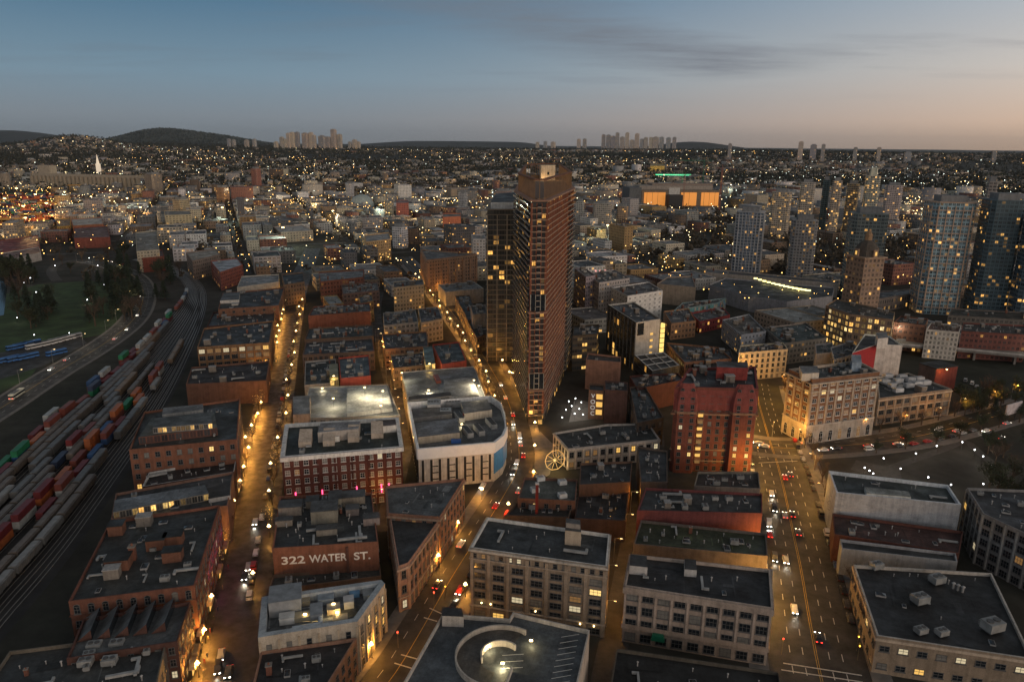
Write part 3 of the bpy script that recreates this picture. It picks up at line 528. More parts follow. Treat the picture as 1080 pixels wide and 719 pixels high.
ei = min(range(4), key=lambda i: p[i][1]+p[(i+1)%4][1]); loc, ang, L = wall_frame(p, ei, .255, 2.9, o, .8); b = MB(); b.box(0,0,0,1.7,3.6,1.5,M_MET,(.01,.16,.09),bottom=True,taper=.8); b.build('awning', r, loc, ang)
building('brick_building', 'broad maroon brick building with a dark roof edge and one pale green wall patch', [(681,514),(804,520),(804,541),(672,538)], 15, (.13,.04,.04), (.06,.062,.062), n_gear=7, win=None)
building('green_roof_building', 'dark low building with faint green roof lawns behind the pale stone one', [(676,548),(808,562),(810,586),(668,573)], 12, (.12,.10,.09), (.05,.06,.028), n_gear=6)
building('brick_building', 'low dark block at the foot of the red terracotta building', [(736,497),(800,497),(802,515),(732,512)], 10, (.2,.17,.15), (.05,.05,.05), n_gear=5)
building('low_building', 'dark low roof left of the red terracotta building with a small white hut', [(672,470),(704,475),(704,508),(676,508)], 13, (.09,.07,.06), (.05,.052,.055), n_gear=5)
r, p, o = building('low_building', 'plain black-roofed building at the bottom edge of the photo', [(650,683),(822,708),(830,760),(640,745)], 9, (.08,.07,.06), (.02,.02,.02), n_gear=3)
# parkade with spiral ramp
r, p, o = building('spiral_parkade', 'parkade with a spiral ramp and painted bays on its blue-grey top deck', [(467,646),(537,652),(541,645),(622,664),(600,760),(385,790)], 16, (.44,.38,.32), (.10,.115,.13), cap=(.45,.42,.38), capw=.35, par=1.1, n_gear=0)
c0 = Vector(at(528, 694, 15)) - Vector(o); Rr = 10.5; dz = 14.9; b = MB(); b2 = MB(); N = 44
def ring(bm, r0, r1, z0, z1, a0, a1, m, col, n_=40):
    for i in range(n_):
        A, B = a0+(a1-a0)*i/n_, a0+(a1-a0)*(i+1)/n_
        P = lambda rr, t, z: (c0.x+rr*math.cos(t), c0.y+rr*math.sin(t), z)
        bm.face([P(r1,A,z0),P(r1,B,z0),P(r1,B,z1),P(r1,A,z1)], m, col); bm.face([P(r0,B,z0),P(r0,A,z0),P(r0,A,z1),P(r0,B,z1)], m, col); bm.face([P(r0,A,z1),P(r1,A,z1),P(r1,B,z1),P(r0,B,z1)], m, col)
    for t, sgn in ((a0, 1), (a1, -1)): bm.face([P(r0,t,z0),P(r1,t,z0),P(r1,t,z1),P(r0,t,z1)][::sgn], m, col)
ring(b, 10.2, 10.6, 14.6, 16.3, math.radians(55), math.radians(255), M_WALL, (.46,.42,.37)); b.build('ramp_outer_wall', r)
b = MB(); ring(b, 4.3, 4.7, 14.6, 16.5, math.radians(40), math.radians(200), M_WALL, (.55,.5,.42)); b.build('ramp_inner_wall', r)
b = MB(); ring(b, 4.8, 10.1, 15.05, 15.11, math.radians(60), math.radians(255), M_ROOF, (.10,.09,.08)); b.build('ramp_deck', r)
b = MB(); b.box(c0.x+1.5, c0.y-8.5, 14.9, 16.2, .35, 9, M_WALL, (.5,.46,.4), -.25); b.build('ramp_spur_wall', r)
rooftop(r, o, [(466,640),(487,641),(489,650),(466,649)], 15, 18, 'stair_house', (.4,.38,.35), (.04,.04,.04))
for k in range(9):
    q = at(608-k*1.3, 670+k*6.2, 15); b = MB(); b.box(0,0,0,.02,4.6,.12,M_PAINTW,rz=.26); b.build('bay_line', r, (q[0]-o[0]-1.5, q[1]-o[1], 15.0), .25-.26)
for k in range(3):
    q = at(541-k*.5, 690+k*7, 15); b = MB(); b.box(0,0,0,.02,5.0,.12,M_PAINTW); b.build('bay_line', r, (q[0]-o[0], q[1]-o[1], 15.0), .1)
for (x, y, e) in ((530,704,900),(516,686,350),(560,680,300)): flood(r, o, x, y, 15.2, e, (1,.8,.42))
# --- right side, near
r, p, o = building('supermarket_building', 'huge black flat roof with tan side walls at the lower right corner', [(900,595),(1046,604),(1090,695),(925,670)], 11, (.25,.20,.15), (.018,.018,.019), cap=(.45,.42,.38), capw=.5, n_gear=4, kinds=('vent_pipe','vent_pipe','skylight'), win=W(2,4.2,2.4,1.7,lit=.2), belts=((9.7,.7,.3,(.46,.38,.30)),))
for (x, y, s_) in ((924,599,1.4),(970,635,1.7),(971,667,1.2),(993,669,1.2),(1046,664,2.0),(988,614,1.6)):
    q = at(x, y, 10.2); link('vent_unit', KIT['vent_unit'], r, (q[0]-o[0], q[1]-o[1], 10.1), .3, (s_, s_, s_*.9))
for (x, y) in ((1005,620),(1010,622),(1015,624)): q = at(x, y, 10.2); link('vent_pipe', KIT['vent_pipe'], r, (q[0]-o[0], q[1]-o[1], 10.1), 0, (2,2,1.5))
r, p, o = building('mall_building', 'brick-red lower block carrying the white roof box, with a dark maroon roof', [(878,541),(1016,560),(1012,583),(880,563)], 10, (.11,.045,.035), (.09,.04,.035), n_gear=3)
r, p, o = building('mall_building', 'grey steel-sided shed between the maroon roof and the huge black roof', [(886,568),(1008,583),(1010,592),(888,578)], 10.5, (.27,.28,.29), (.04,.04,.04), n_gear=4)
r, p, o = building('white_box_building', 'tall white-clad box with a framed glassy roof beside the dark park', [(874,496),(1000,511),(1014,532),(882,519)], 17, (.36,.38,.41), (.05,.062,.058), cap=(.62,.66,.70), capw=.6, par=1.2, n_gear=3, kinds=('vent_pipe','skylight','duct'), belts=tuple((z_, .12, .05, (.42,.43,.46)) for z_ in (7,9,11,13,15)))
rooftop(r, o, [(912,513),(958,518),(961,524),(914,520)], 15.8, 17.4, 'plant_screen', (.5,.52,.5), (.25,.26,.24))
r, p, o = building('office_building', 'brick-sided building with a white gridded front at the right edge of the photo', [(1020,514),(1100,517),(1130,585),(1037,541)], 18, (.20,.20,.205), (.05,.05,.055), n_gear=6, win=W(5,3.6,2.5,2.4,lit=.1), pil=(3.6,.5,.25), pilc=(.32,.32,.31))
q = at(983, 546, 0)
# red terracotta building
DP = [(713,404),(800,403),(806,428),(706,424)]
HT = 36.5
r, p, o = building('terracotta_building', 'ornate red terracotta block with bulging mansard bays and a column of lit windows', [(712,408),(800,410),(797,386),(727,388)], HT, (.17,.06,.042), (.035,.035,.04), cap=(.2,.05,.045), capw=.8, par=1.0, n_gear=4, belts=((25.0,.7,.9,(.30,.17,.11)),(26.9,8.7,.14,(.22,.062,.055)),(9.5,.4,.4,(.30,.19,.12)),(4.5,.5,.4,(.32,.22,.15))), win=W(11,3.3,1.5,1.9,lit=.06,arch_rows=(8,10)))
rooftop(r, o, [(756,381),(788,382),(789,388),(756,387)], 35.5, 41, 'penthouse', (.24,.045,.04), (.05,.045,.045))
ei = min(range(4), key=lambda i: p[i][1]+p[(i+1)%4][1]); a, c = p[ei], p[(ei+1)%4]; Lf = math.dist(a, c); af = math.atan2(c[1]-a[1], c[0]-a[0])
for (s, w_) in ((.15,9.5),(.84,11.0)):          # bulging corner bays
    loc, ang, L = wall_frame(p, ei, s, 0, o, 0); b = MB(); hw = w_/2; D_ = 2.2; pr = []
    for z_, dd in ((0,D_),(27,D_),(26.0,D_+.5),(26.8,D_+.5),(26.9,D_),(30,D_*1.0),(33,D_*.85),(35,D_*.62),(36.6,D_*.35),(38.2,.02)): pr.append((z_, dd))
    pr[1] = (25.9, D_)
    for (z0_, d0), (z1_, d1) in zip(pr, pr[1:]):
        col = (.17,.058,.042) if z1_ < 26 else (.28,.17,.11) if z1_ <= 27 else (.22,.062,.055)
        n0, n1 = [hw*(1-max(0, (z_-29)/9)**2*.45) for z_ in (z0_, z1_)]; q0 = [(-n0,0.3),(-n0+1,-d0),(n0-1,-d0),(n0,0.3)]; q1 = [(-n1,0.3),(-n1+1,-d1),(n1-1,-d1),(n1,0.3)]
        for k in range(3): b.face([(*q0[k],z0_),(*q0[k+1],z0_),(*q1[k+1],z1_),(*q1[k],z1_)], M_WALL, col)
    b.build('bay_front', r, loc, ang)
    for fz in range(12):
        for dx in (-w_*.22, w_*.22):
            pn = random.choice(M_LIT) if random.random() < .10 else M_GLASS; ca, sa = math.cos(ang), math.sin(ang); y_ = -D_-.02+(.0 if fz < 10 else (.25 if fz == 10 else 1.0))
            link('window', win_mesh(1.5, 1.8, M_FRAME, pn, fz in (8,11)), r, (loc[0]+dx*ca-y_*sa, loc[1]+dx*sa+y_*ca, 1.6+fz*2.95), ang)
for fz in range(8):
    loc, ang, L = wall_frame(p, ei, .33, 4+fz*2.9, o, .2); b = MB(); b.box(0,-.4,0,1.4,1.9,.9,M_LIT[0] if fz % 3 else M_LIT[3],bottom=True); b.box(0,-.4,1.4,1.9,2.6,1.2,M_WALL,(.3,.18,.11),bottom=True); b.build('lit_oriel', r, loc, ang)
# tan arcaded office with long wing
r, p, o = building('arcaded_building', 'tan brick corner block with white stone arcade base and rows of paired windows', [(832,389),(857,400),(928,392),(905,380)], 31, (.20,.105,.062), (.045,.052,.05), cap=(.5,.42,.34), capw=.6, par=1.2, n_gear=5, belts=((28.6,.5,1.0,(.45,.40,.34)),(24.6,.4,.4,(.45,.40,.34)),(0,8.6,.35,(.42,.37,.32)),(8.6,.5,.6,(.5,.45,.4))), pil=(4.9,1.1,.3,9.2,28.4), pilc=(.36,.30,.245), win=W(8,4.9,2.4,2.0,lit=.14,fr=M_FRAMEW,litrows=(6,),skip=(0,1)))
cn = [90]
for i in range(4):
    if facing(p[i], p[(i+1)%4]):
        L = math.dist(p[i], p[(i+1)%4]); nb = int(L/4.9)
        for k in range(nb): loc, ang, _ = wall_frame(p, i, (k+.5)/nb, .5, o, .38); link('arched_window', win_mesh(2.2, 4.2, M_FRAMEW, random.choice((M_GLASS, M_GLASS, M_LIT[3])), True), r, loc, ang)
rooftop(r, o, [(843,386),(862,386),(864,393),(846,394)], 30, 33.5, 'penthouse', (.5,.48,.44), (.3,.3,.3)); rooftop(r, o, [(898,374),(908,374),(909,382),(899,382)], 30, 34.5, 'cooling_tower', (.25,.33,.42), (.3,.35,.4))
r, p, o = building('arcaded_wing', 'low tan wing with white boxes on its dark roof beside the tan corner block', [(927,420),(1004,410),(958,393),(925,398)], 14, (.25,.18,.125), (.035,.042,.04), cap=(.42,.37,.31), capw=.5, n_gear=2, belts=((12.6,.6,.4,(.45,.38,.30)),(7.8,.4,.3,(.42,.36,.28))), pil=(5,.7,.3), pilc=(.32,.27,.22), win=W(3,5,3.2,2.3,lit=.12))
for (x, y) in ((933,404),(942,408),(947,403),(951,399),(960,402),(969,401),(967,406),(976,405),(947,413),(936,398),(958,408)):
    q = at(x, y, 13.1); b = MB(); b.box(0,0,0,2.0,4.6,2.6,M_MET,(.6,.62,.64)); b.box(0,0,2.0,2.15,4.0,2.0,M_MET,(.4,)*3); b.build('roof_unit', r, (q[0]-o[0], q[1]-o[1], 13.1), .2)
# red and white stepped building
r, p, o = building('stepped_building', 'building with a stepped blank white wall and a deep red side', [(899,372),(925,363),(952,364),(949,352)][:3]+[(938,354),(912,352)], 24, (.62,.60,.57), (.06,.06,.06), n_gear=2)
b = MB(); i = min(range(len(p)), key=lambda i: p[i][0]+p[(i+1)%len(p)][0]); rooftop(r, o, [(924,351),(935,350),(937,356),(926,357)], 23, 29, 'lift_house', (.6,.58,.55), (.3,.3,.3))
M_RED = mat('deep_red_paint', (.33,.012,.018), .7, var=.15)
for i in range(len(p)):
    if facing(p[i], p[(i+1)%len(p)]) and p[i][0]+p[(i+1)%len(p)][0] < 2*o[0]: 
        L = math.dist(p[i], p[(i+1)%len(p)]); loc, ang, _ = wall_frame(p, i, .5, 8, o, .06); b = MB(); b.box(0,0,0,15.8,L-.4,.1,M_RED,bottom=True); b.build('red_wall', r, loc, ang)
building('apartment_building', 'white low-rise with dark windows at the foot of the red wall', [(876,366),(897,360),(912,370),(880,379)], 17, (.46,.44,.42), (.07,.075,.08), n_gear=4, win=W(5,3.6,1.9,1.6,lit=.05))
building('commercial_building', 'plain pale grey party wall left of the red and white building', [(860,363),(878,361),(880,371),(861,373)], 16, (.36,.34,.33), (.07,.08,.07), n_gear=2)
building('apartment_building', 'cream block with black windows and an ochre side wall', [(777,373),(806,370),(832,370),(822,363),(779,366)][:0] or [(779,372),(831,368),(826,361),(781,364)], 17, (.50,.42,.30), (.06,.06,.06), n_gear=3, win=W(5,3.4,1.6,2.0,lit=.08))
building('brick_building', 'brown brick low block right of the glass stair tower', [(703,361),(758,366),(772,378),(722,382)], 12, (.26,.13,.08), (.055,.055,.058), n_gear=7, cells=(3.6,4), lit=.12)
building('low_building', 'flat black roof with faint markings behind the red terracotta building', [(728,374),(770,368),(778,388),(735,392)], 11, (.1,.08,.07), (.035,.035,.037), n_gear=6)
building('low_building', 'dark green-black roof in front of the grey party wall', [(806,345),(850,340),(872,356),(826,362)], 14, (.2,.19,.17), (.04,.06,.055), n_gear=6, cells=(3.4,3), lit=.1)
building('apartment_building', 'pale blue-grey low-rise with blue-lit corner and brown flat roof', [(762,337),(790,331),(808,349),(782,353)], 14, (.34,.36,.40), (.12,.10,.08), n_gear=6, cells=(3.2,3), lit=.2, wf=.4, hf=.4)
# podium and dark-glass college
r, p, o = building('college_building', 'black glass building with a concrete end wall and a glowing stairwell strip', [(641,321),(671,340),(697,336),(668,318)], 30, (.05,.055,.055), (.07,.07,.075), cap=(.4,.39,.36), capw=.6, n_gear=3, cells=(4,3.2), lit=.10, wf=.92, hf=.85, pil=(6.4,.35,.4), pilc=(.2,.19,.18))
ei = max((i for i in range(4) if facing(p[i], p[(i+1)%4])), key=lambda i: (p[i][0]+p[(i+1)%4][0])/2 - (p[i][1]+p[(i+1)%4][1])*.6); loc, ang, L = wall_frame(p, ei, .5, 0, o, .35)
b = MB(); b.box(-L*.04,0,0,30.1,L*.96,.7,M_WALL,(.47,.45,.41)); b.box(-L*.34,-.36,22,29.3,L*.26,.1,M_GLASS,bottom=True); b.build('concrete_end_wall', r, loc, ang)
for k in range(5): b = MB(); b.box(0,0,0,1.4,2.2,.1,M_LIT[0],bottom=True); loc, ang, L = wall_frame(p, ei, .62, 5+k*4.0, o, .76); b.build('window', r, loc, ang)
b = MB(); loc, ang, L = wall_frame(p, ei, 1.06, 0, o, .1); b.box(0,0,0,27,2.6,2.6,emat('stair_glow', (1.0,.68,.18), 1.3),bottom=True)
for k in range(9): b.box(0,0,k*3.0,k*3.0+.35,2.8,2.8,M_BLACK,bottom=True)
b.build('lit_stairwell', r, loc, ang)
r, p, o = building('glass_pavilion', 'low black box with a white-gridded roof in front of the concrete end wall', [(669,374),(688,391),(717,385),(700,371)], 15, (.03,.03,.03), (.05,.055,.06), cap=(.5,.5,.48), capw=.7, par=.6, cells=(4,3), lit=.03, wf=.9, hf=.9)
P = [Vector((q[0]-o[0], q[1]-o[1])) for q in p]; b = MB()
for t_ in (.33,.66):
    for A, B_, C_, D_ in ((P[0],P[1],P[3],P[2]),(P[1],P[2],P[0],P[3])): s0 = A.lerp(B_, t_); s1 = C_.lerp(D_, t_); b.tube((*s0,14.9),(*s1,14.9),.3,.3,M_WALL,(.5,.5,.48),4)
b.build('roof_grid', r)
building('brick_building', 'long maroon brick wall block below the white-gridded roof', [(664,396),(715,393),(722,400),(672,410)], 13, (.10,.04,.032), (.04,.036,.036), n_gear=5)
building('brick_podium', 'brown podium block with an orange-lit roof slot right of the tall tower', [(620,372),(655,376),(655,382),(618,379)], 17, (.27,.15,.11), (.06,.05,.045), n_gear=1, pil=None)
r, p, o = building('sign_building', 'narrow building with white neon letters running down its lit front', [(622,404),(637,405),(637,412),(621,411)], 15, (.18,.11,.08), (.05,.05,.05))
ei = min(range(4), key=lambda i: p[i][1]+p[(i+1)%4][1]); M_NEON = emat('white_neon', (1,.95,.88), .55)
for k, (c_, z_) in enumerate((('V',12),('O',9),('O',6),('C',3))): loc, ang, L = wall_frame(p, ei, .3, z_, o, .3); t_ = link('neon_letter', text_mesh(c_, 3.0, M_NEON, .05, -.03), r, loc); t_.rotation_euler = (math.pi/2, 0, ang)
for k in range(3): loc, ang, L = wall_frame(p, ei, .72, 2.5+k*4, o, .1); b = MB(); b.box(0,0,0,2.6,3.0,.1,M_LIT[0],bottom=True); b.build('window', r, loc, ang)
building('brick_building', 'tall blank dark-brown brick block next to the neon letters', [(638,401),(662,403),(662,412),(638,411)], 17, (.13,.075,.065), (.05,.05,.055), n_gear=2)
building('brick_building', 'narrow alley block with a few amber windows', [(664,408),(680,406),(700,440),(672,446)], 13, (.12,.09,.07), (.04,.045,.045), n_gear=4, win=W(3,3.6,1.5,2,lit=.2))
building('glass_office', 'dark glass office with bright yellow floors between the tall tower and the brown podium', [(605,343),(632,342),(630,352),(604,354)], 22, (.08,.06,.04), (.06,.06,.06), n_gear=2, cells=(3.6,3.4), lit=.5, wf=.95, hf=.5)
r, p, o = building('apartment_building', 'white slab apartment block with narrow slot windows', [(645,303),(662,312),(699,306),(684,297)], 24, (.68,.67,.65), (.12,.10,.09), cap=(.6,.6,.6), n_gear=4, cells=(3.2,5.2), lit=.08, wf=.35, hf=.35)
building('apartment_building', 'grey-white stepped apartment slab behind the slot-windowed one', [(618,288),(632,298),(664,293),(648,284)], 27, (.40,.37,.36), (.15,.14,.13), n_gear=6, cells=(3.2,3), lit=.06)
building('apartment_building', 'pinkish apartment slab beside the tall tower', [(606,283),(618,292),(628,290),(616,282)], 30, (.32,.27,.30), (.3,.28,.26), n_gear=2, cells=(3.2,3), lit=.1)
building('commercial_building', 'big blank taupe-walled box right of the white apartment slabs', [(693,299),(704,292),(730,291),(734,303)], 17, (.34,.28,.22), (.14,.13,.12), n_gear=1)
r, p, o = building('mural_building', 'low building with a colourful mural band on its wall', [(711,327),(757,319),(766,314),(720,319)], 12, (.18,.26,.27), (.08,.08,.08), n_gear=5)
for i in range(4):
    if facing(p[i], p[(i+1)%4]):
        L = math.dist(p[i], p[(i+1)%4]); b = MB(); k = int(L/2.2); loc, ang, _ = wall_frame(p, i, 0, 0, o, .08)
        for q in range(k):
            for z_ in range(4): c_ = random.choice(((.1,.3,.32),(.35,.12,.1),(.3,.25,.12),(.12,.2,.3),(.35,.33,.3),(.06,.14,.1))); x0, x1 = q*L/k, (q+1)*L/k; b.face([(x0,0,1+z_*2.5),(x1,0,1+z_*2.5),(x1-.4,0,3.4+z_*2.5),(x0+.3,0,3.4+z_*2.5)], M_WALL, c_)
        b.build('mural', r, loc, ang)
building('brick_building', 'amber-lit brick low block between the stairwell strip and the red-topped shop', [(700,328),(726,325),(734,338),(708,341)], 12, (.32,.18,.10), (.08,.07,.065), n_gear=4, cells=(3.4,3), lit=.3)
building('shop_building', 'red-fronted shop row under bright wall lamps', [(728,330),(762,324),(770,332),(738,339)], 9, (.28,.05,.05), (.1,.1,.1), n_gear=4, cells=(3.4,3), lit=.2)
# --- right, around the viaduct
building('brick_building', 'brown six-storey block with a curved gable beside the lit corner wings', [(943,339),(976,343),(979,336),(950,333)], 19, (.2,.10,.07), (.08,.08,.08), n_gear=4, cells=(3.4,3), lit=.12)
building('apartment_building', 'white gridded block topped with red lights behind the viaduct', [(977,347),(1012,350),(1014,343),(982,340)], 19, (.52,.49,.44), (.2,.1,.07), n_gear=2, cells=(3.2,2.4), lit=.10, wf=.5, hf=.6)
building('brick_building', 'long dark red brick row at the right edge behind the viaduct lamps', [(1014,349),(1084,353),(1084,343),(1016,340)], 18, (.15,.055,.045), (.06,.06,.06), n_gear=6, cells=(3.6,2.6), lit=.08)
building('podium_block', 'low terrace with amber lights in front of the dark glass towers', [(1000,332),(1080,337),(1080,329),(1004,325)], 12, (.13,.12,.11), (.06,.07,.07), n_gear=6, cells=(3.6,3), lit=.25)
building('mall_building', 'long low mall with a glowing orange window strip beside the tall latticed tower', [(914,317),(970,308),(976,303),(920,308)], 12, (.16,.14,.13), (.07,.08,.09), n_gear=6, cells=(5,3), lit=.35)
r, p, o = building('corner_wings', 'two-winged office with bright square windows at the foot of the domed tower', [(871,322),(896,331),(942,337),(944,329),(915,322),(882,315)], 25, (.24,.17,.12), (.06,.07,.07), n_gear=3, cells=(4.2,3.6), lit=1.2, wf=.6, hf=.6)
building('stadium_hall', 'long curved pale hall with a dash line of yellow lights', [(748,300),(765,293),(830,299),(880,303),(878,312),(830,318),(790,312)], 13, (.26,.27,.30), (.055,.06,.065), n_gear=5)
building('elevated_station', 'long concrete guideway building behind the pale curved hall', [(700,288),(760,280),(880,296),(880,299),(760,288),(705,294)][:0] or [(745,283),(885,296),(884,299),(744,287)], 13, (.3,.28,.26), (.1,.1,.1), n_gear=4)
HL = bpy.context.scene.objects['stadium_hall']
for k in range(13):
    x = 797+k*4.6; y = 294.5+k*1.05-((k-6)**2)*.03; q = at(x, y, 14); b = MB(); b.box(0,0,0,1.3,4.4 if k > 4 else 3.2,.4,emat('yellow_strip', (1,.85,.3), 3.0),rz=-.25); b.build('light_strip', HL, (q[0]-HL.location.x, q[1]-HL.location.y, 13.2))
# ================================================================== TOWERS
def slab_tower(name, label, poly, H, wall, slabc, nf, bay=3.0, lit=.12, wf=.7, hf=.62, over=.5, every=1, top=None, group=None, z0=0, lat=None, latc=(.4,.32,.26), slab_h=.35, crown=None):
    """glazed shaft with a projecting floor slab on every storey (one balcony part per storey)"""
    poly = ccw(poly); ox = sum(p[0] for p in poly)/len(poly); oy = sum(p[1] for p in poly)/len(poly)
    root = tag(empty(name, (ox, oy, z0)), label, 'tower', group); P = [(p[0]-ox, p[1]-oy) for p in poly]; n = len(P); b = MB(); fh = H/nf
    for i in range(n):
        a, c = P[i], P[(i+1) % n]; L = math.dist(a, c); nb = max(1, round(L/bay)); r = random.randint(0, 900)
        b.face([(*a,0),(*c,0),(*c,H),(*a,H)], M_WIN, wall, [(r,0),(r+nb,0),(r+nb,nf),(r,nf)], (wf, hf, lit))
    b.face([(*q,H) for q in P], M_ROOF, (.12,.12,.12)); b.build('wall', root)
    sb = MB(); Q = inset(P, -over); sb.prism(Q, 0, slab_h, M_WALL, slabc, bottom=True); me = sb.mesh('balcony')
    for k in range(1, min(nf+1, 99)):
        if k % every == 0: link('balcony', me, root, (0, 0, k*fh-slab_h*.5))
    if lat:
        lb = MB()
        for i in range(n):
            a, c = poly[i], poly[(i+1) % n]; L = math.dist(a, c); m = max(1, round(L/lat))
            if not facing(a, c): continue
            ang = math.atan2(c[1]-a[1], c[0]-a[0]); nx, ny = math.sin(ang)*(over+.12), -math.cos(ang)*(over+.12)
            for k in range(m+1):
                s = k/m; b2 = MB(); b2.box(0,0,0,H*.97,.55,.35,M_WALL,latc); b2.build('pier', root, (a[0]+(c[0]-a[0])*s+nx-ox, a[1]+(c[1]-a[1])*s+ny-oy, 0), ang)
    if crown:
        cb = MB(); cb.prism(inset(P, crown[0]), H+.2, H+crown[1], M_WALL, crown[2], M_ROOF, (.1,.1,.1)); cb.build('crown', root)
    FOOT.append(poly); return root, P, (ox, oy)
# the tall brick and glass tower: leading corner towards us, dark balconied flank left, brick flank right
zt = 106
A = at(544,202,zt); Bc = at(561,212,zt); B2 = at(577,212,zt); C = at(605,199,zt); F_ = at(590,184,zt); G = at(553,186,zt)
TW = ccw([A, Bc, B2, C, F_, G]); FOOT.append(TW)
ox = sum(p[0] for p in TW)/6; oy = sum(p[1] for p in TW)/6
root = tag(empty('tall_tower', (ox, oy, 0)), 'tallest tower, red brick flank, dark balconied flank, open lit crown', 'tower')
P = [(p[0]-ox, p[1]-oy) for p in TW]; b = MB(); NF = 40; fh = zt/NF
for i in range(6):
    a, c = P[i], P[(i+1)%6]; L = math.dist(a, c); r = random.randint(0, 900)
    redf = TW[i][0] > Bc[0]-.1 and facing(TW[i], TW[(i+1)%6]); nb = max(1, round(L/2.4)); cl = (.045,.03,.025) if redf else (.05,.05,.052)
    b.face([(*a,0),(*c,0),(*c,zt),(*a,zt)], M_WIN, cl, [(r,0),(r+nb,0),(r+nb,NF),(r,NF)], (.9 if redf else .9, .8, (.30 if redf else .16)))
b.face([(*q,zt) for q in P], M_ROOF, (.15,.13,.12)); b.build('wall', root)
for i in range(6):
    a, c = TW[i], TW[(i+1)%6]; L = math.dist(a, c)
    if not facing(a, c): continue
    ang = math.atan2(c[1]-a[1], c[0]-a[0]); nx, ny = math.sin(ang), -math.cos(ang); red = a[0] > Bc[0]-.1; nb = max(1, round(L/2.4)) 
    if red:
        for k in range(0, nb+1):
            s = k/nb; w_ = .95 if k % 3 == 0 else .4; bb = MB(); bb.box(0,0,6,zt-1,w_,.24,M_WALL,(.22,.085,.052)); bb.build('brick_pier', root, (a[0]+(c[0]-a[0])*s+nx*.12-ox, a[1]+(c[1]-a[1])*s+ny*.12-oy, 0), ang)
        bb = MB(); bb.box(0,0,0,.30,L,.5,M_WALL,(.42,.30,.22),bottom=True); me = bb.mesh('floor_band')
        for k in range(2, NF): link('floor_band', me, root, ((a[0]+c[0])/2+nx*.25-ox, (a[1]+c[1])/2+ny*.25-oy, k*fh-.6), ang)
    bb = MB(); bb.box(0,0,0,.3,L*(.24 if red else .98),1.1 if not red else 1.5,M_WALL,(.38,.34,.30) if red else (.24,.24,.24),bottom=True)
    bb.box(0,-(.5 if not red else .6),.3,1.2,L*(.24 if red else .98),.06,M_GLASS); me = bb.mesh('balcony')
    for k in range(2, NF): 
        s = .86 if red else .5
        if math.dist(a, c) < 7 and red: s = .5
        link('balcony', me, root, (a[0]+(c[0]-a[0])*s+nx*.85-ox, a[1]+(c[1]-a[1])*s+ny*.85-oy, k*fh), ang)
sb = MB(); sb.prism(inset(P, -1.0), 0, .7, M_WALL, (.30,.18,.13), bottom=True); me = sb.mesh('sky_lobby_band')
for z_ in (17, 55, zt-.3): link('sky_lobby_band', me, root, (0,0,z_))
for (z_, hh) in ((18.5,7.5),(56.5,7.5)):     # glazed two-storey sky lobbies on the corner
    i = [k for k in range(6) if (abs(TW[k][0]-Bc[0]) < .1)][0]; a, c = TW[i], TW[(i+1)%6]; ang = math.atan2(c[1]-a[1], c[0]-a[0]); L = math.dist(a, c); nx, ny = math.sin(ang), -math.cos(ang)
    bb = MB(); bb.box(0,0,0,hh,L*1.05,.8,M_GLASS,bottom=True)
    for k in range(4): bb.box(-L*.5+k*L/3,-.42,0,hh,.25,.2,M_WALL,(.4,.4,.36))
    bb.build('sky_lobby', root, ((a[0]+c[0])/2+nx*.5-ox, (a[1]+c[1])/2+ny*.5-oy, z_), ang)
CI = inset(P, 2.5); bb = MB(); bb.prism(CI, zt+.4, zt+.9, M_WALL, (.16,.11,.08)); bb.build('crown_deck', root)
Q1, Q2 = inset(P, 1.0), inset(P, 2.6)
for i in range(6):
    j = (i+1) % 6; bb = MB()
    for za, zb in ((zt+8.8, zt+9.5),):
        bb.face([(*Q1[i],za),(*Q1[j],za),(*Q1[j],zb),(*Q1[i],zb)], M_WALL, (.17,.08,.05)); bb.face([(*Q2[j],za),(*Q2[i],za),(*Q2[i],zb),(*Q2[j],zb)], M_WALL, (.17,.08,.05)); bb.face([(*Q1[i],zb),(*Q1[j],zb),(*Q2[j],zb),(*Q2[i],zb)], M_WALL, (.17,.08,.05)); bb.face([(*Q2[i],za),(*Q2[j],za),(*Q1[j],za),(*Q1[i],za)], M_WALL, (.17,.08,.05))
    bb.build('crown_beam', root)
for i in range(6):
    a, c = inset(P, 1.4)[i], inset(P, 1.4)[(i+1)%6]; L = math.dist(a, c); m = max(2, int(L/3.2))
    for k in range(m): s = k/m; bb = MB(); bb.box(0,0,0,8.4,.28,.28,M_WALL,(.22,.13,.07)); bb.build('crown_post', root, (a[0]+(c[0]-a[0])*s, a[1]+(c[1]-a[1])*s, zt+.4), random.random()*.01)
cc = at(575,185,zt+4); bb = MB(); bb.box(0,0,0,10.4,9.5,7,M_WALL,(.55,.47,.35)); bb.box(0,-3.56,4.2,6.0,1.4,.1,M_GLASS,bottom=True); bb.build('crown_core', root, (cc[0]-ox+1.5, cc[1]-oy-1, zt+.4), .1)
bb = MB(); bb.box(0,0,0,3.4,5,6,M_WALL,(.12,.08,.05)); bb.build('crown_plant', root, (cc[0]-ox+7, cc[1]-oy+5, zt+.4), .1); bb = MB(); bb.box(0,0,0,3.8,6,5,M_WALL,(.10,.07,.05)); bb.build('crown_plant', root, (cc[0]-ox-7, cc[1]-oy+4, zt+.4), .1)
bb = MB(); bb.tube((0,0,0),(0,0,14),.15,.05,M_BLACK); bb.build('mast', root, (cc[0]-ox, cc[1]-oy+5, zt+9))
for dx, dy in ((-7,-6),(2,-9),(9,-5),(-2,-8)):
    ld = bpy.data.lights.new('crown_light', 'POINT'); ld.energy = 420; ld.color = (1,.6,.25); ld.shadow_soft_size = .3; l = bpy.data.objects.new('crown_light', ld); l.location = (cc[0]-ox+dx, cc[1]-oy+dy, zt+2.5); COL.objects.link(l); l.parent = root
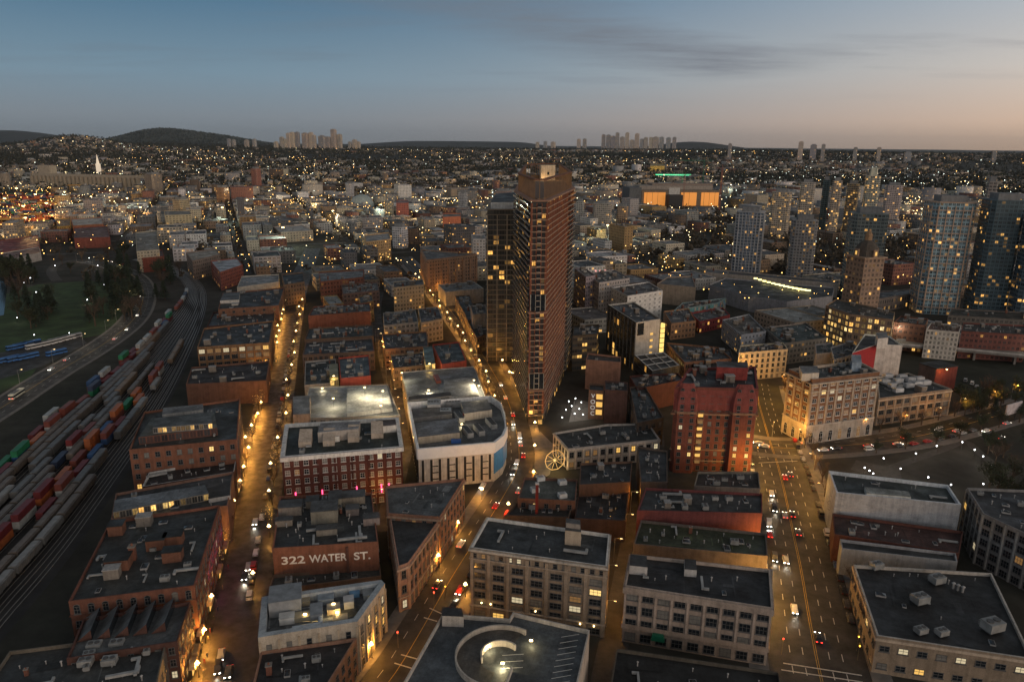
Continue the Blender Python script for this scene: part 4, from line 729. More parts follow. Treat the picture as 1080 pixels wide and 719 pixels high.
zz = 93; Q = [at(514,221,zz), at(545,221,zz), at(552,208,zz), at(520,210,zz)]
r, p, o = slab_tower('twin_tower', 'slimmer dark tower with amber-lit loggias joined to the left of the tallest tower', Q, zz, (.07,.068,.06), (.24,.21,.17), 31, 3.2, .13, .85, .7, .9, lat=5.5, latc=(.30,.26,.21), crown=(2, 4, (.55,.58,.6)))
# domed heritage tower
q = at(903, 350, 0); q = at(902, 352, 0); root = tag(empty('domed_tower', (q[0], q[1], 0)), 'old stone tower with a stepped dome and cupola glowing amber at its windows', 'tower')
sx = 17; b = MB(); Hs = 56
for i, (a, c) in enumerate((((-sx/2,-sx/2),(sx/2,-sx/2)),((sx/2,-sx/2),(sx/2,sx/2)),((sx/2,sx/2),(-sx/2,sx/2)),((-sx/2,sx/2),(-sx/2,-sx/2)))): b.face([(*a,0),(*c,0),(*c,Hs),(*a,Hs)], M_WIN, (.27,.19,.14), [(i*40,0),(i*40+5,0),(i*40+5,17),(i*40,17)], (.5,.55,.36))
b.face([(-sx/2,-sx/2,Hs),(sx/2,-sx/2,Hs),(sx/2,sx/2,Hs),(-sx/2,sx/2,Hs)], M_ROOF, TAR); b.build('shaft', root, rz=.3)
for z_, e in ((42,.8),(Hs,1.2)): b = MB(); b.box(0,0,0,1.0,sx+2*e,sx+2*e,M_WALL,(.34,.25,.18),bottom=True); b.build('cornice', root, (0,0,z_), .3)
b = MB(); R_ = [8.2,7.9,7.0,5.4,3.4,2.4,2.4,2.7,1.6,.4]; Z_ = [1,4,7,9.6,11.3,11.8,15,15.2,17.2,19.5]
for k in range(9):
    for j in range(8):
        t0, t1 = 2*math.pi*j/8, 2*math.pi*(j+1)/8
        b.face([(R_[k]*math.cos(t0),R_[k]*math.sin(t0),Z_[k]),(R_[k]*math.cos(t1),R_[k]*math.sin(t1),Z_[k]),(R_[k+1]*math.cos(t1),R_[k+1]*math.sin(t1),Z_[k+1]),(R_[k+1]*math.cos(t0),R_[k+1]*math.sin(t0),Z_[k+1])], M_WALL, (.085,.075,.065) if k < 5 else (.3,.2,.12))
b.build('dome', root, (0,0,Hs), .3); b = MB(); b.tube((0,0,0),(0,0,6),.2,.06,M_BLACK); b.build('mast', root, (0,0,Hs+19.4))
for j in range(4): t0 = j*math.pi/2+.3-math.pi/2; b = MB(); b.box(0,0,0,5,3.4,1.2,M_WALL,(.3,.21,.15)); b.box(0,-.62,1,3.6,1.6,.1,M_LIT[0],bottom=True); b.build('dormer', root, (8.3*math.cos(t0), 8.3*math.sin(t0), Hs+1), t0+math.pi/2)
FOOT.append([(q[0]-9,q[1]-9),(q[0]+9,q[1]-9),(q[0]+9,q[1]+9),(q[0]-9,q[1]+9)])
def tower_px(label, xl, xr, vb, vt, az, depth=None, **k):
    """tower from its foot line in view (xl..xr at base v=vb) up to the height its roof reaches"""
    a = at(xl, vb, 0); c = at(xr, vb, 0); d = math.hypot(*a); lo, hi = 0, 300
    x, y = (a[0]+c[0])/2, (a[1]+c[1])/2
    for _ in range(40):
        m = (lo+hi)/2
        if proj(x, y, m)[1] > vt: lo = m
        else: hi = m
    w = math.dist(a, c)*.72; dd = depth or w*.9; t = math.radians(az); u = (math.cos(t), math.sin(t)); v = (-math.sin(t), math.cos(t))
    x += 0; y += dd*.5; poly = [(x+u[0]*i*w/2+v[0]*j*dd/2, y+u[1]*i*w/2+v[1]*j*dd/2) for i, j in ((-1,-1),(1,-1),(1,1),(-1,1))]
    ch = w*.12; pp = []
    for i in range(4):
        p0, p1, p2 = Vector(poly[i-1]), Vector(poly[i]), Vector(poly[(i+1)%4]); pp.append(tuple(p1+(p0-p1).normalized()*ch)); pp.append(tuple(p1+(p2-p1).normalized()*ch))
    return slab_tower('condo_tower', label, pp, lo, k.pop('wall', (.10,.13,.16)), k.pop('slabc', (.25,.27,.29)), max(3, round(lo/3.0)), group='apartment towers on the right', crown=k.pop('crown', (w*.18, 5, (.2,.21,.22))), **k)
tower_px('tall glass tower tinted with reflected sky blue with a tan concrete lattice front, right side of the photo', 966, 1020, 332, 214, -12, lat=5.5, latc=(.55,.40,.30), wall=(.26,.40,.48), slabc=(.46,.34,.26), lit=.16, wf=.72, hf=.62, every=2, slab_h=.7)  # bluish wall colour carries the sky reflected in the glass
tower_px('broad near-black glass tower with scattered amber windows, right of the latticed one', 1026, 1068, 338, 212, -14, wall=(.07,.12,.15), slabc=(.12,.17,.20), lit=.2, depth=26)
tower_px('dark blue tower cut by the right edge of the photo', 1069, 1110, 345, 230, -14, wall=(.09,.14,.18), slabc=(.15,.19,.22), lit=.18)
tower_px('slender white-ribbed spire tower standing far behind the latticed tower', 1024, 1036, 300, 192, -20, wall=(.24,.22,.21), slabc=(.34,.32,.30), lit=.08)
tower_px('pale blue-white ribbed tower nearest the long curved hall, leftmost of the group', 771, 808, 294, 224, -22, lat=3.4, latc=(.52,.52,.53), wall=(.18,.23,.30), slabc=(.44,.44,.45), lit=.2, wf=.6)
tower_px('grey oval-topped tower directly behind the dash line of yellow lights', 829, 862, 300, 233, -15, wall=(.24,.25,.27), slabc=(.34,.33,.32), lit=.22, wf=.55)
tower_px('flat-topped grey-green tower right behind the domed tower', 888, 934, 318, 226, -14, wall=(.14,.18,.19), slabc=(.22,.25,.25), lit=.14)
tower_px('pale apartment tower with warm lit edge, leftmost in the far row of towers', 810, 836, 252, 203, -22, wall=(.36,.32,.27), slabc=(.50,.44,.36), lit=.5)
tower_px('tower with a bright yellow crown in the far row', 839, 858, 250, 193, -20, wall=(.38,.36,.33), slabc=(.52,.47,.38), lit=.5)
tower_px('dark teal tower second from the yellow-crowned one in the far row', 862, 871, 248, 190, -20, wall=(.07,.12,.14), slabc=(.10,.15,.17), lit=.12)
tower_px('narrow cream tower between two dark teal slabs in the far row', 872, 884, 250, 191, -20, wall=(.38,.34,.29), slabc=(.5,.44,.38), lit=.45)
tower_px('brown and gold lit tower left of the pointed white-topped tower in the far row', 888, 903, 248, 194, -20, wall=(.17,.15,.12), slabc=(.42,.34,.24), lit=.5)
tower_px('tallest far-row tower with a pointed white top outlined in green-white light', 906, 924, 252, 186, -20, wall=(.3,.33,.31), slabc=(.55,.5,.4), lit=.5, crown=(6, 12, (.6,.6,.5)))
tower_px('pale pink-grey stepped tower, rightmost in the far row of towers', 930, 951, 240, 196, -22, wall=(.42,.37,.37), slabc=(.54,.48,.46), lit=.16)
tower_px('small round white tower in the trees left of the tallest tower', 482, 494, 226, 204, -15, wall=(.40,.41,.43), slabc=(.5,.5,.5), lit=.05)
tower_px('brown and white banded block just left of the tallest tower crown', 520, 541, 232, 202, -15, wall=(.30,.22,.2), slabc=(.4,.3,.28), lit=.06)
tower_px('white twin-slab tower in the middle distance left of the towers', 412, 431, 262, 240, -20, wall=(.55,.56,.6), slabc=(.6,.6,.62), lit=.05)
tower_px('grey ribbed apartment slab right of the tallest tower', 623, 648, 242, 215, -15, wall=(.34,.32,.29), slabc=(.42,.39,.35), lit=.10)
tower_px('narrow white-sided slab touching the right of the tallest tower', 606, 617, 238, 213, -15, wall=(.5,.48,.45), slabc=(.5,.48,.44), lit=.08)
tower_px('tan apartment block right beside the grey ribbed slab', 649, 664, 240, 218, -15, wall=(.34,.25,.18), slabc=(.38,.3,.22), lit=.15)
tower_px('brown ribbed apartment slab in the left middle distance', 150, 171, 205, 184, -26, wall=(.30,.25,.2), slabc=(.36,.3,.24), lit=.03)
tower_px('tan block with pale window columns in the left middle distance', 180, 200, 230, 211, -26, wall=(.4,.33,.22), slabc=(.5,.42,.3), lit=.12)
tower_px('white narrow tower beside a glassy dome in the distance', 364, 374, 212, 194, -20, wall=(.5,.5,.52), slabc=(.55,.55,.56), lit=.04)
tower_px('red and brown twin block in the left distance', 264, 276, 200, 178, -24, wall=(.36,.14,.10), slabc=(.4,.25,.2), lit=.05)
tower_px('orange-brown slab in the left distance', 226, 242, 215, 198, -24, wall=(.38,.2,.1), slabc=(.42,.25,.14), lit=.08)
# red letter on a lattice mast
q = at(632, 312, 0); root = tag(empty('letter_tower', (q[0], q[1], 0)), 'lattice mast carrying a big glowing pink-red letter W', 'sign'); zc = 36; b = MB()
lo, hi = 0, 100
for _ in range(30):
    zc = (lo+hi)/2
    if proj(q[0], q[1], zc)[1] > 289: lo = zc
    else: hi = zc
for sx_, sy_ in ((-1,-1),(1,-1),(1,1),(-1,1)): b.tube((3*sx_,3*sy_,0),(1.2*sx_,1.2*sy_,zc-5),.2,.2,M_MET,(.3,.08,.06),4)
for k in range(8):
    z0_ = k*(zc-5)/8; z1_ = (k+1)*(zc-5)/8; w0 = 3-1.8*k/8; w1 = 3-1.8*(k+1)/8
    b.tube((-w0,-w0,z0_),(w1,-w1,z1_),.12,.12,M_MET,(.3,.08,.06),4); b.tube((w0,-w0,z0_),(-w1,-w1,z1_),.12,.12,M_MET,(.3,.08,.06),4); b.tube((-w0,w0,z0_),(-w1,-w1,z1_),.12,.12,M_MET,(.3,.08,.06),4)
b.build('lattice_mast', root); t_ = link('letter', text_mesh('W', 9.5, emat('pink_red_neon', (1,.42,.36), 1.1), .5, .15), root, (0,-.5,zc)); t_.rotation_euler = (math.pi/2,0,.15)
# ================================================================== SETTING
M_ASPH = bpy.data.materials.new('asphalt'); t = NT(M_ASPH); g = t.a('ShaderNodeNewGeometry'); n1 = t.noise(g.outputs['Position'], .15, 5, .65); n2 = t.noise(g.outputs['Position'], 2.5, 4)
c = t.mix(t.ramp(n1, [(.3,0.0),(.7,1.0)]), (.025,.025,.025), (.055,.053,.05)); c = t.mix(.5, c, t.ramp(n2, [(.3,.7),(.7,1.2)]), 'MULTIPLY'); princ(t, c, t.ramp(n1, [(.35,.85),(.65,.55)]), bump=n2)
M_WET = bpy.data.materials.new('damp_paving'); t = NT(M_WET); g = t.a('ShaderNodeNewGeometry'); br = t.a('ShaderNodeTexBrick'); br.inputs['Scale'].default_value = 1.0; t.l(g.outputs['Position'], br.inputs['Vector']); br.inputs['Color1'].default_value = (.05,.04,.033,1); br.inputs['Color2'].default_value = (.036,.03,.026,1); br.inputs['Mortar'].default_value = (.03,.03,.03,1)
n1 = t.noise(g.outputs['Position'], .3, 5); princ(t, t.mix(1.0, br.outputs['Color'], t.ramp(n1, [(.3,.6),(.7,1.2)]), 'MULTIPLY'), t.ramp(n1, [(.35,.75),(.6,.42)]), bump=n1)
M_SIDE = mat('sidewalk_concrete', (.15,.14,.13), .8, scale=.4); M_LINE = mat('road_paint', (.55,.54,.5), .7, var=.25, scale=1.5); M_LINEY = mat('yellow_road_paint', (.5,.32,.06), .7, var=.25, scale=1.5)
M_PATH = mat('park_path_stone', (.06,.056,.05), .9); M_GRASS = mat('grass', (.034,.062,.020), .95, var=.5, scale=.08); M_BALLAST = mat('ballast', (.026,.025,.025), .9, var=.45, scale=.12); M_WATER = mat('water', (.03,.045,.055), .15, scale=.02)
def terrain(x, y):
    d = math.hypot(x, y); a = math.degrees(math.atan2(x, y)); s = lambda e0, e1, v: (lambda k: k*k*(3-2*k))(min(1, max(0, (v-e0)/(e1-e0))))
    z = 62*s(2200, 8500, d) + 8*math.sin(x*.0011)*math.sin(y*.0009+1)*s(2500, 5000, d)
    z += 95*math.exp(-((a+30.5)/2.6)**2 - ((d-8200)/1500)**2)          # low housed hill
    z += 250*(math.exp(-((a+25.5)/2.9)**2)*.9+math.exp(-((a+21.5)/3.0)**2)*.55)*math.exp(-((d-13500)/2200)**2)   # wooded hill
    z += 330*math.exp(-((a+34)/4.0)**2 - ((d-26000)/3500)**2) + 150*s(-14,-7,a)*(1-s(0,4,a))*math.exp(-((d-24000)/3000)**2) + 170*math.exp(-((a-13.5)/3.2)**2 - ((d-19000)/2500)**2)
    z += 25*s(5,20,a)*math.exp(-((d-6500)/2500)**2)
    return z
NA, RAD = 480, [0, 40, 150, 400, 800, 1300, 1800, 2300] + [2300*1.062**k for k in range(1, 52)]
v = []; f = []
for r_ in RAD:
    for k in range(NA):
        a = 2*math.pi*k/NA; x, y = r_*math.sin(a), r_*math.cos(a); v.append((x, y, terrain(x, y)-.03))
for i in range(len(RAD)-1):
    for k in range(NA): k2 = (k+1) % NA; f.append((i*NA+k, i*NA+k2, (i+1)*NA+k2, (i+1)*NA+k))
M_LAND = bpy.data.materials.new('city_ground'); t = NT(M_LAND); g = t.a('ShaderNodeNewGeometry'); n1 = t.noise(g.outputs['Position'], .004, 6, .7); n2 = t.noise(g.outputs['Position'], .06, 5, .7)
c = t.mix(t.ramp(n1, [(.35,0.0),(.65,1.0)]), (.028,.032,.024), (.07,.062,.055)); c = t.mix(.8, c, t.ramp(n2, [(.35,.55),(.65,1.3)]), 'MULTIPLY'); princ(t, c, .9, spec=.2, bump=n2)
me = bpy.data.meshes.new('ground'); me.from_pydata(v, [], f[::1]); me.materials.append(M_LAND); me.update(); tag(link('ground', me), kind='structure')
def smooth(pts, it=2):
    for _ in range(it):
        o_ = [pts[0]]
        for a, b_ in zip(pts, pts[1:]): o_ += [tuple(a[i]*.75+b_[i]*.25 for i in range(len(a))), tuple(a[i]*.25+b_[i]*.75 for i in range(len(a)))]
        pts = o_ + [pts[-1]]
    return pts
def strip(name, pts, w, m, z=.02, it=2, h=0, off=0, kind='structure', sm=True):
    """ribbon along world points; w number or list"""
    if sm: pts = smooth([(*p, ) for p in pts], it)
    b = MB(); L = []; n = len(pts)
    for i in range(n):
        a, c = Vector(pts[max(0,i-1)][:2]), Vector(pts[min(n-1,i+1)][:2]); d = (c-a).normalized(); nn = Vector((-d.y, d.x)); p = Vector(pts[i][:2])
        L.append((p+nn*(off+w/2), p+nn*(off-w/2)))
    for i in range(n-1):
        (a, c), (a2, c2) = L[i], L[i+1]; b.face([(*c,z),(*c2,z),(*a2,z),(*a,z)], m)
        if h:
            for q0, q1 in ((c, c2), (a2, a)): b.face([(*q0,z-h),(*q1,z-h),(*q1,z),(*q0,z)], m)
    if not name: return b
    return tag(b.build(name), kind=kind)
def resample(pts, step):
    out = []; acc = 0; nxt = 0
    for a, c in zip(pts, pts[1:]):
        L = math.dist(a, c)
        if L < 1e-6: continue
        while nxt <= acc+L: s = (nxt-acc)/L; ang = math.atan2(c[1]-a[1], c[0]-a[0]); out.append((a[0]+(c[0]-a[0])*s, a[1]+(c[1]-a[1])*s, ang)); nxt += step
        acc += L
    return out
def W_(l): return [at(*p) for p in l]
WATERST = W_([(222,760),(236,719),(243,670),(251,620),(258,580),(270,520),(280,470),(290,420),(297,380),(305,340),(311,310),(318,290),(326,272),(330,262)])
CORD = W_([(372,760),(412,719),(447,660),(478,605),(508,560),(530,525),(547,495),(548,470),(538,425),(519,390),(500,360),(481,335),(463,312),(449,297),(436,283),(425,271)])
AVE = W_([(880,760),(866,719),(853,650),(845,600),(836,560),(828,520),(819,485),(812,466),(806,445),(800,425),(797,405)])
CROSS = W_([(760,462),(800,470),(830,473),(875,471),(920,467),(965,461),(1010,450),(1045,440),(1090,428)])
ALLEY = W_([(632,760),(645,690),(655,640),(664,590),(672,552),(685,500),(692,470),(690,450)])
ALLEY2 = W_([(408,560),(418,500),(428,470),(424,440),(418,420),(410,395),(404,370),(398,345),(396,325),(400,308)])
HARB = W_([(-160,500),(-40,455),(0,431),(35,408),(60,392),(90,375),(118,357),(138,341),(149,325),(152,308),(147,295),(133,286),(112,279),(90,275)])
SIDEX = W_([(548,486),(575,480),(610,475),(600,440),(612,425)])
streets = [('street', WATERST, 10, M_WET, 4.6), ('street', CORD, 13.5, M_ASPH, 4), ('avenue', AVE, 25, M_ASPH, 5), ('street', CROSS, 16, M_ASPH, 4), ('alley', ALLEY, 8, M_ASPH, 0), ('alley', ALLEY2, 8, M_ASPH, 0), ('harbour_road', HARB, 17, M_ASPH, 2)]
for k, (nm, pts, w, m, sw) in enumerate(streets):
    if sw:
        for sd in (1, -1): strip('sidewalk', pts, sw, M_SIDE if m is not M_WET else M_WET, z=.15+.002*k, h=.2, off=sd*(w/2+sw/2))
    strip(nm, pts, w, m, z=.02+.004*k)
def dashes(name, pts, off, m, dash=3, gap=5, w=.16, z=.06, solid=False):
    P_ = smooth(pts, 2); b = MB()
    if solid: tag(strip(name, pts, w, m, z=z, off=off), kind='structure'); return
    for (x, y, a) in resample(P_, dash+gap):
        x -= math.sin(a)*off; y += math.cos(a)*off; b.box(x, y, z-.002, z, dash, w, m, rz=a)
    tag(b.build(name), kind='structure')
for o_ in (-6.6,-3.3,3.3,6.6): dashes('lane_marking', AVE, o_, M_LINE, w=.22)
for o_ in (-.25,.25): dashes('centre_line', AVE, o_, M_LINEY, solid=True, w=.16, z=.065)
dashes('centre_line', CORD, 0, M_LINEY, solid=True, w=.2); dashes('lane_marking', CORD, 3.4, M_LINE); dashes('lane_marking', CROSS, 4, M_LINE); dashes('centre_line', CROSS, 0, M_LINEY, solid=True, w=.22)
dashes('lane_marking', HARB, 4, M_LINE); dashes('lane_marking', HARB, -4, M_LINE); dashes('centre_line', HARB, 0, M_LINEY, solid=True, w=.25)
for A_, B_ in (((826,699),(909,712)),((824,706),(910,719)),((453,641),(466,647)),((447,651),(461,655)),((423,690),(441,695)),((416,699),(436,705)),((800,482),(840,480)),((800,488),(841,486))):
    a, c = at(*A_), at(*B_); ang = math.atan2(c[1]-a[1], c[0]-a[0]); b = MB(); b.box((a[0]+c[0])/2, (a[1]+c[1])/2, .07, .075, math.dist(a, c), .4, M_LINE, rz=ang); tag(b.build('crosswalk_line'), kind='structure')
def patch(name, px, m, z, n=0):
    P_ = ccw([at(*p) for p in px]); b = MB(); b.face([(*p, z) for p in P_], m); return tag(b.build(name), kind='structure')
patch('plaza', [(600,445),(640,440),(625,425),(606,420)], M_SIDE, .012); patch('plaza', [(556,515),(580,500),(585,470),(570,455),(555,470)], M_SIDE, .012)
patch('park_lawn', [(880,500),(940,480),(1000,468),(1060,462),(1090,520),(1060,560),(1018,540),(1010,510)], M_GRASS, .02)
strip('park_path', W_([(930,497),(965,484),(1000,472),(1018,463),(1030,475),(1045,487),(1065,505)]), 4, M_PATH, z=.05); strip('park_path', W_([(900,490),(930,497),(950,500)]), 12, M_PATH, z=.045)
patch('park_lawn', [(40,300),(95,296),(140,303),(146,325),(120,350),(60,362),(0,372),(-60,385),(-60,330)], M_GRASS, .02); patch('park_lawn', [(-60,440),(-60,405),(0,380),(45,380),(30,400)], M_GRASS, .022)
patch('car_park', [(-60,405),(-60,385),(0,372),(82,352),(92,362),(45,386),(0,400)], M_ASPH, .03); strip('park_path', W_([(60,296),(52,286),(62,276),(90,274)]), 9, M_PATH, z=.04)
patch('inlet_water', [(-400,290),(-60,262),(8,300),(4,332),(-60,345),(-400,420)], M_WATER, .03); patch('car_park', [(1000,412),(1040,385),(1110,392),(1110,430),(1060,425)], M_ASPH, .03)
TR0 = W_([(-60,560),(0,500),(50,452),(100,412),(140,376),(170,346),(190,324),(199,308),(193,296),(180,287),(160,279),(140,274)])
TR1 = W_([(-120,820),(-20,680),(60,590),(110,520),(150,462),(180,412),(200,370),(214,335),(218,312),(211,297),(198,287),(180,279),(150,272)])
b = MB(); S0, S1 = smooth(TR0, 2), smooth(TR1, 2)
for i in range(len(S0)-1):
    if i+1 < len(S1): b.face([(*S0[i],.01),(*S1[i],.01),(*S1[i+1],.01),(*S0[i+1],.01)], M_BALLAST)
def lerp_track(t_):   # both rails share arc parameter
    def arc(S_, n_):
        D_ = [0]
        for a, c in zip(S_, S_[1:]): D_.append(D_[-1]+math.dist(a, c))
        o_ = []; i = 0
        for k in range(n_+1):
            q = D_[-1]*k/n_
            while i < len(D_)-2 and D_[i+1] < q: i += 1
            w_ = (q-D_[i])/max(1e-9, D_[i+1]-D_[i]); o_.append((S_[i][0]*(1-w_)+S_[i+1][0]*w_, S_[i][1]*(1-w_)+S_[i+1][1]*w_))
        return o_
    L0, L1 = arc(S0, 120), arc(S1, 120)
    return [(a[0]*(1-t_)+c[0]*t_, a[1]*(1-t_)+c[1]*t_) for a, c in zip(L0, L1)]
b = MB(); P0, P1 = lerp_track(-.06), lerp_track(1.08)
for i in range(120): b.face([(*P0[i],.012),(*P1[i],.012),(*P1[i+1],.012),(*P0[i+1],.012)], M_BALLAST)
tag(b.build('rail_yard'), kind='structure')
M_RAIL = mat('rail_steel', (.34,.32,.30), .4, metal=.3)
TRACKS = [lerp_track(t_) for t_ in (.0,.075,.15,.225,.30,.375,.45,.525,.60,.70,.78,.86,.93,1.0)]
for k, T in enumerate(TRACKS):
    b = MB(); T2 = T
    for sd in (-.75, .75):
        q = strip(None, T2, .16, M_RAIL, z=.2, h=.18, off=sd, sm=False); base = len(b.v); b.v += q.v; b.f += [tuple(i+base for i in f_) for f_ in q.f]; b.m += [b.mi(M_RAIL)]*len(q.f); b.c += q.c; b.uv += q.uv; b.st += q.st
    tag(b.build('rail_track'), kind='structure')
# viaduct beyond the tan block
VIA = W_([(946,372),(1000,376),(1050,381),(1110,388)]); root = tag(empty('viaduct', (0,0,0)), 'concrete road viaduct with tall lamps in front of the brick row', 'viaduct')
for nm, w_, z_, h_, o_, c_ in (('deck', 13, 7, 1.4, 0, (.2,.19,.18)), ('parapet_wall', .4, 8.1, 1.1, 6.4, (.42,.41,.4)), ('parapet_wall', .4, 8.1, 1.1, -6.4, (.42,.41,.4))):
    q = strip(None, VIA, w_, M_WALL, z=z_, h=h_, off=o_); q.c = [c_]*len(q.f); q.build(nm, root)
for (x, y, a) in resample(smooth(VIA, 2), 22): b = MB(); b.box(0,0,0,5.7,1.2,6,M_WALL,(.22,.21,.2)); b.build('pier', root, (x, y, 0), a)
# ================================================================== VEHICLES
def loft(secs, m, col):
    """secs: list of (x, halfwidth_bottom, halfwidth_top, z0, z1) along x"""
    b = MB(); R_ = [[(x,-hb,z0),(x,-hb*1.02,(z0+z1)/2),(x,-ht,z1),(x,ht,z1),(x,hb*1.02,(z0+z1)/2),(x,hb,z0)] for x, hb, ht, z0, z1 in secs]
    for r0, r1 in zip(R_, R_[1:]):
        for k in range(6): j = (k+1) % 6; b.face([r0[k], r0[j], r1[j], r1[k]][::-1], m, col)
    b.face(R_[0], m, col); b.face(R_[-1][::-1], m, col); return b
CARP = {}
def paint(name, col): 
    m = mat(name, col, .3, spec=.6, var=.05); return m
PAINTS = [('white', (.7,.7,.68)), ('silver', (.35,.36,.37)), ('black', (.015,.015,.017)), ('dark grey', (.06,.062,.065)), ('red', (.35,.02,.02)), ('blue', (.03,.07,.2))]
WH = MB(); WH.tube((0,-.11,.33),(0,.11,.33),.33,.33,M_BLACK,n=12); WHEEL = WH.mesh('wheel'); WH = MB(); WH.tube((0,-.12,.33),(0,.12,.33),.2,.2,mat('wheel_rim', (.4,.4,.4), .4, metal=.7),n=10); RIM = WH.mesh('rim')
hb_ = MB(); hb_.box(0,0,.0,.16,.1,.42,M_HEAD,bottom=True); HEADL = hb_.mesh('headlight'); hb_ = MB(); hb_.box(0,0,.0,.18,.08,.45,M_TAIL,bottom=True); TAILL = hb_.mesh('taillight')
OFFH = MB(); OFFH.box(0,0,0,.16,.1,.42,mat('headlight_glass', (.5,.5,.5), .2),bottom=True); OFFHM = OFFH.mesh('headlight'); OFFT = MB(); OFFT.box(0,0,0,.18,.08,.45,mat('taillight_plastic', (.2,.01,.01), .3),bottom=True); OFFTM = OFFT.mesh('taillight')
def car_meshes(cn, col, kind):
    k = (cn, kind)
    if k in CARP: return CARP[k]
    m = paint(cn.replace(' ', '_')+'_car_paint', col); H2 = 1.05 if kind != 'van' else 1.1
    body = loft([(-2.25,.75,.7,.35,.75),(-2.1,.88,.8,.28,.95),(-1.2,.9,.84,.25,1.0),(.9,.9,.84,.25,.98),(1.9,.88,.78,.28,.82),(2.2,.78,.7,.35,.65)], m, (.5,)*3).mesh('body')
    if kind == 'van': cab = loft([(-2.15,.84,.74,.95,1.7),(-1.9,.85,.76,.95,1.95),(.6,.85,.76,.95,1.95),(1.3,.84,.78,.9,1.0)], m, (.5,)*3); gl = loft([(-2.19,.8,.74,1.2,1.65),(-1.9,.865,.8,1.2,1.75),(.62,.865,.8,1.2,1.75),(1.22,.82,.78,1.02,1.1)], M_GLASS, (.5,)*3)
    else: cab = loft([(-1.75,.78,.7,.95,1.0),(-1.15,.78,.62,.95,1.42),(.1,.78,.62,.95,1.44),(.95,.8,.72,.92,.97)], m, (.5,)*3); gl = loft([(-1.6,.8,.7,.97,1.0),(-1.12,.8,.64,.99,1.36),(.12,.8,.64,.99,1.38),(.86,.81,.72,.95,.99)], M_GLASS, (.5,)*3)
    CARP[k] = (body, cab.mesh('roof'), gl.mesh('windows')); return CARP[k]
def car(x, y, a, pc, kind, lab, group, lights=True, z=.03, cat='car', hl=False):
    cn, col = pc; body, cab, gl = car_meshes(cn, col, kind)
    r = tag(empty('moving_car' if lights else 'parked_car', (x, y, z), a), lab, cat, group)
    link('body', body, r); link('roof', cab, r); link('windows', gl, r, (0,0,0), 0, (1,1.0,1.0))
    for sx_ in (-1.35, 1.35):
        for sy_ in (-.8, .8): w = link('wheel', WHEEL, r, (sx_, sy_, 0)); link('rim', RIM, w)
    for sy_ in (-.6, .6): link('headlight', HEADL if lights else OFFHM, r, (2.2, sy_, .55)); link('taillight', TAILL if lights else OFFTM, r, (-2.24, sy_, .65))
    if hl:
        ld = HLD; l = bpy.data.objects.new('headlamp_beam', ld); l.location = (2.5, 0, .7); l.rotation_euler = (0, -math.radians(82), 0); COL.objects.link(l); l.parent = r
    return r
HLD = bpy.data.lights.new('headlamp_beam', 'SPOT'); HLD.energy = 700; HLD.color = (1,.9,.7); HLD.spot_size = math.radians(70); HLD.spot_blend = .8; HLD.shadow_soft_size = .3
def road_dir(pts, x, y):
    S_ = smooth(pts, 1); i = min(range(len(S_)-1), key=lambda i: math.dist(((S_[i][0]+S_[i+1][0])/2, (S_[i][1]+S_[i+1][1])/2), (x, y))); return math.atan2(S_[i+1][1]-S_[i][1], S_[i+1][0]-S_[i][0])
P_ = dict(PAINTS); pc = lambda n: (n, P_[n])
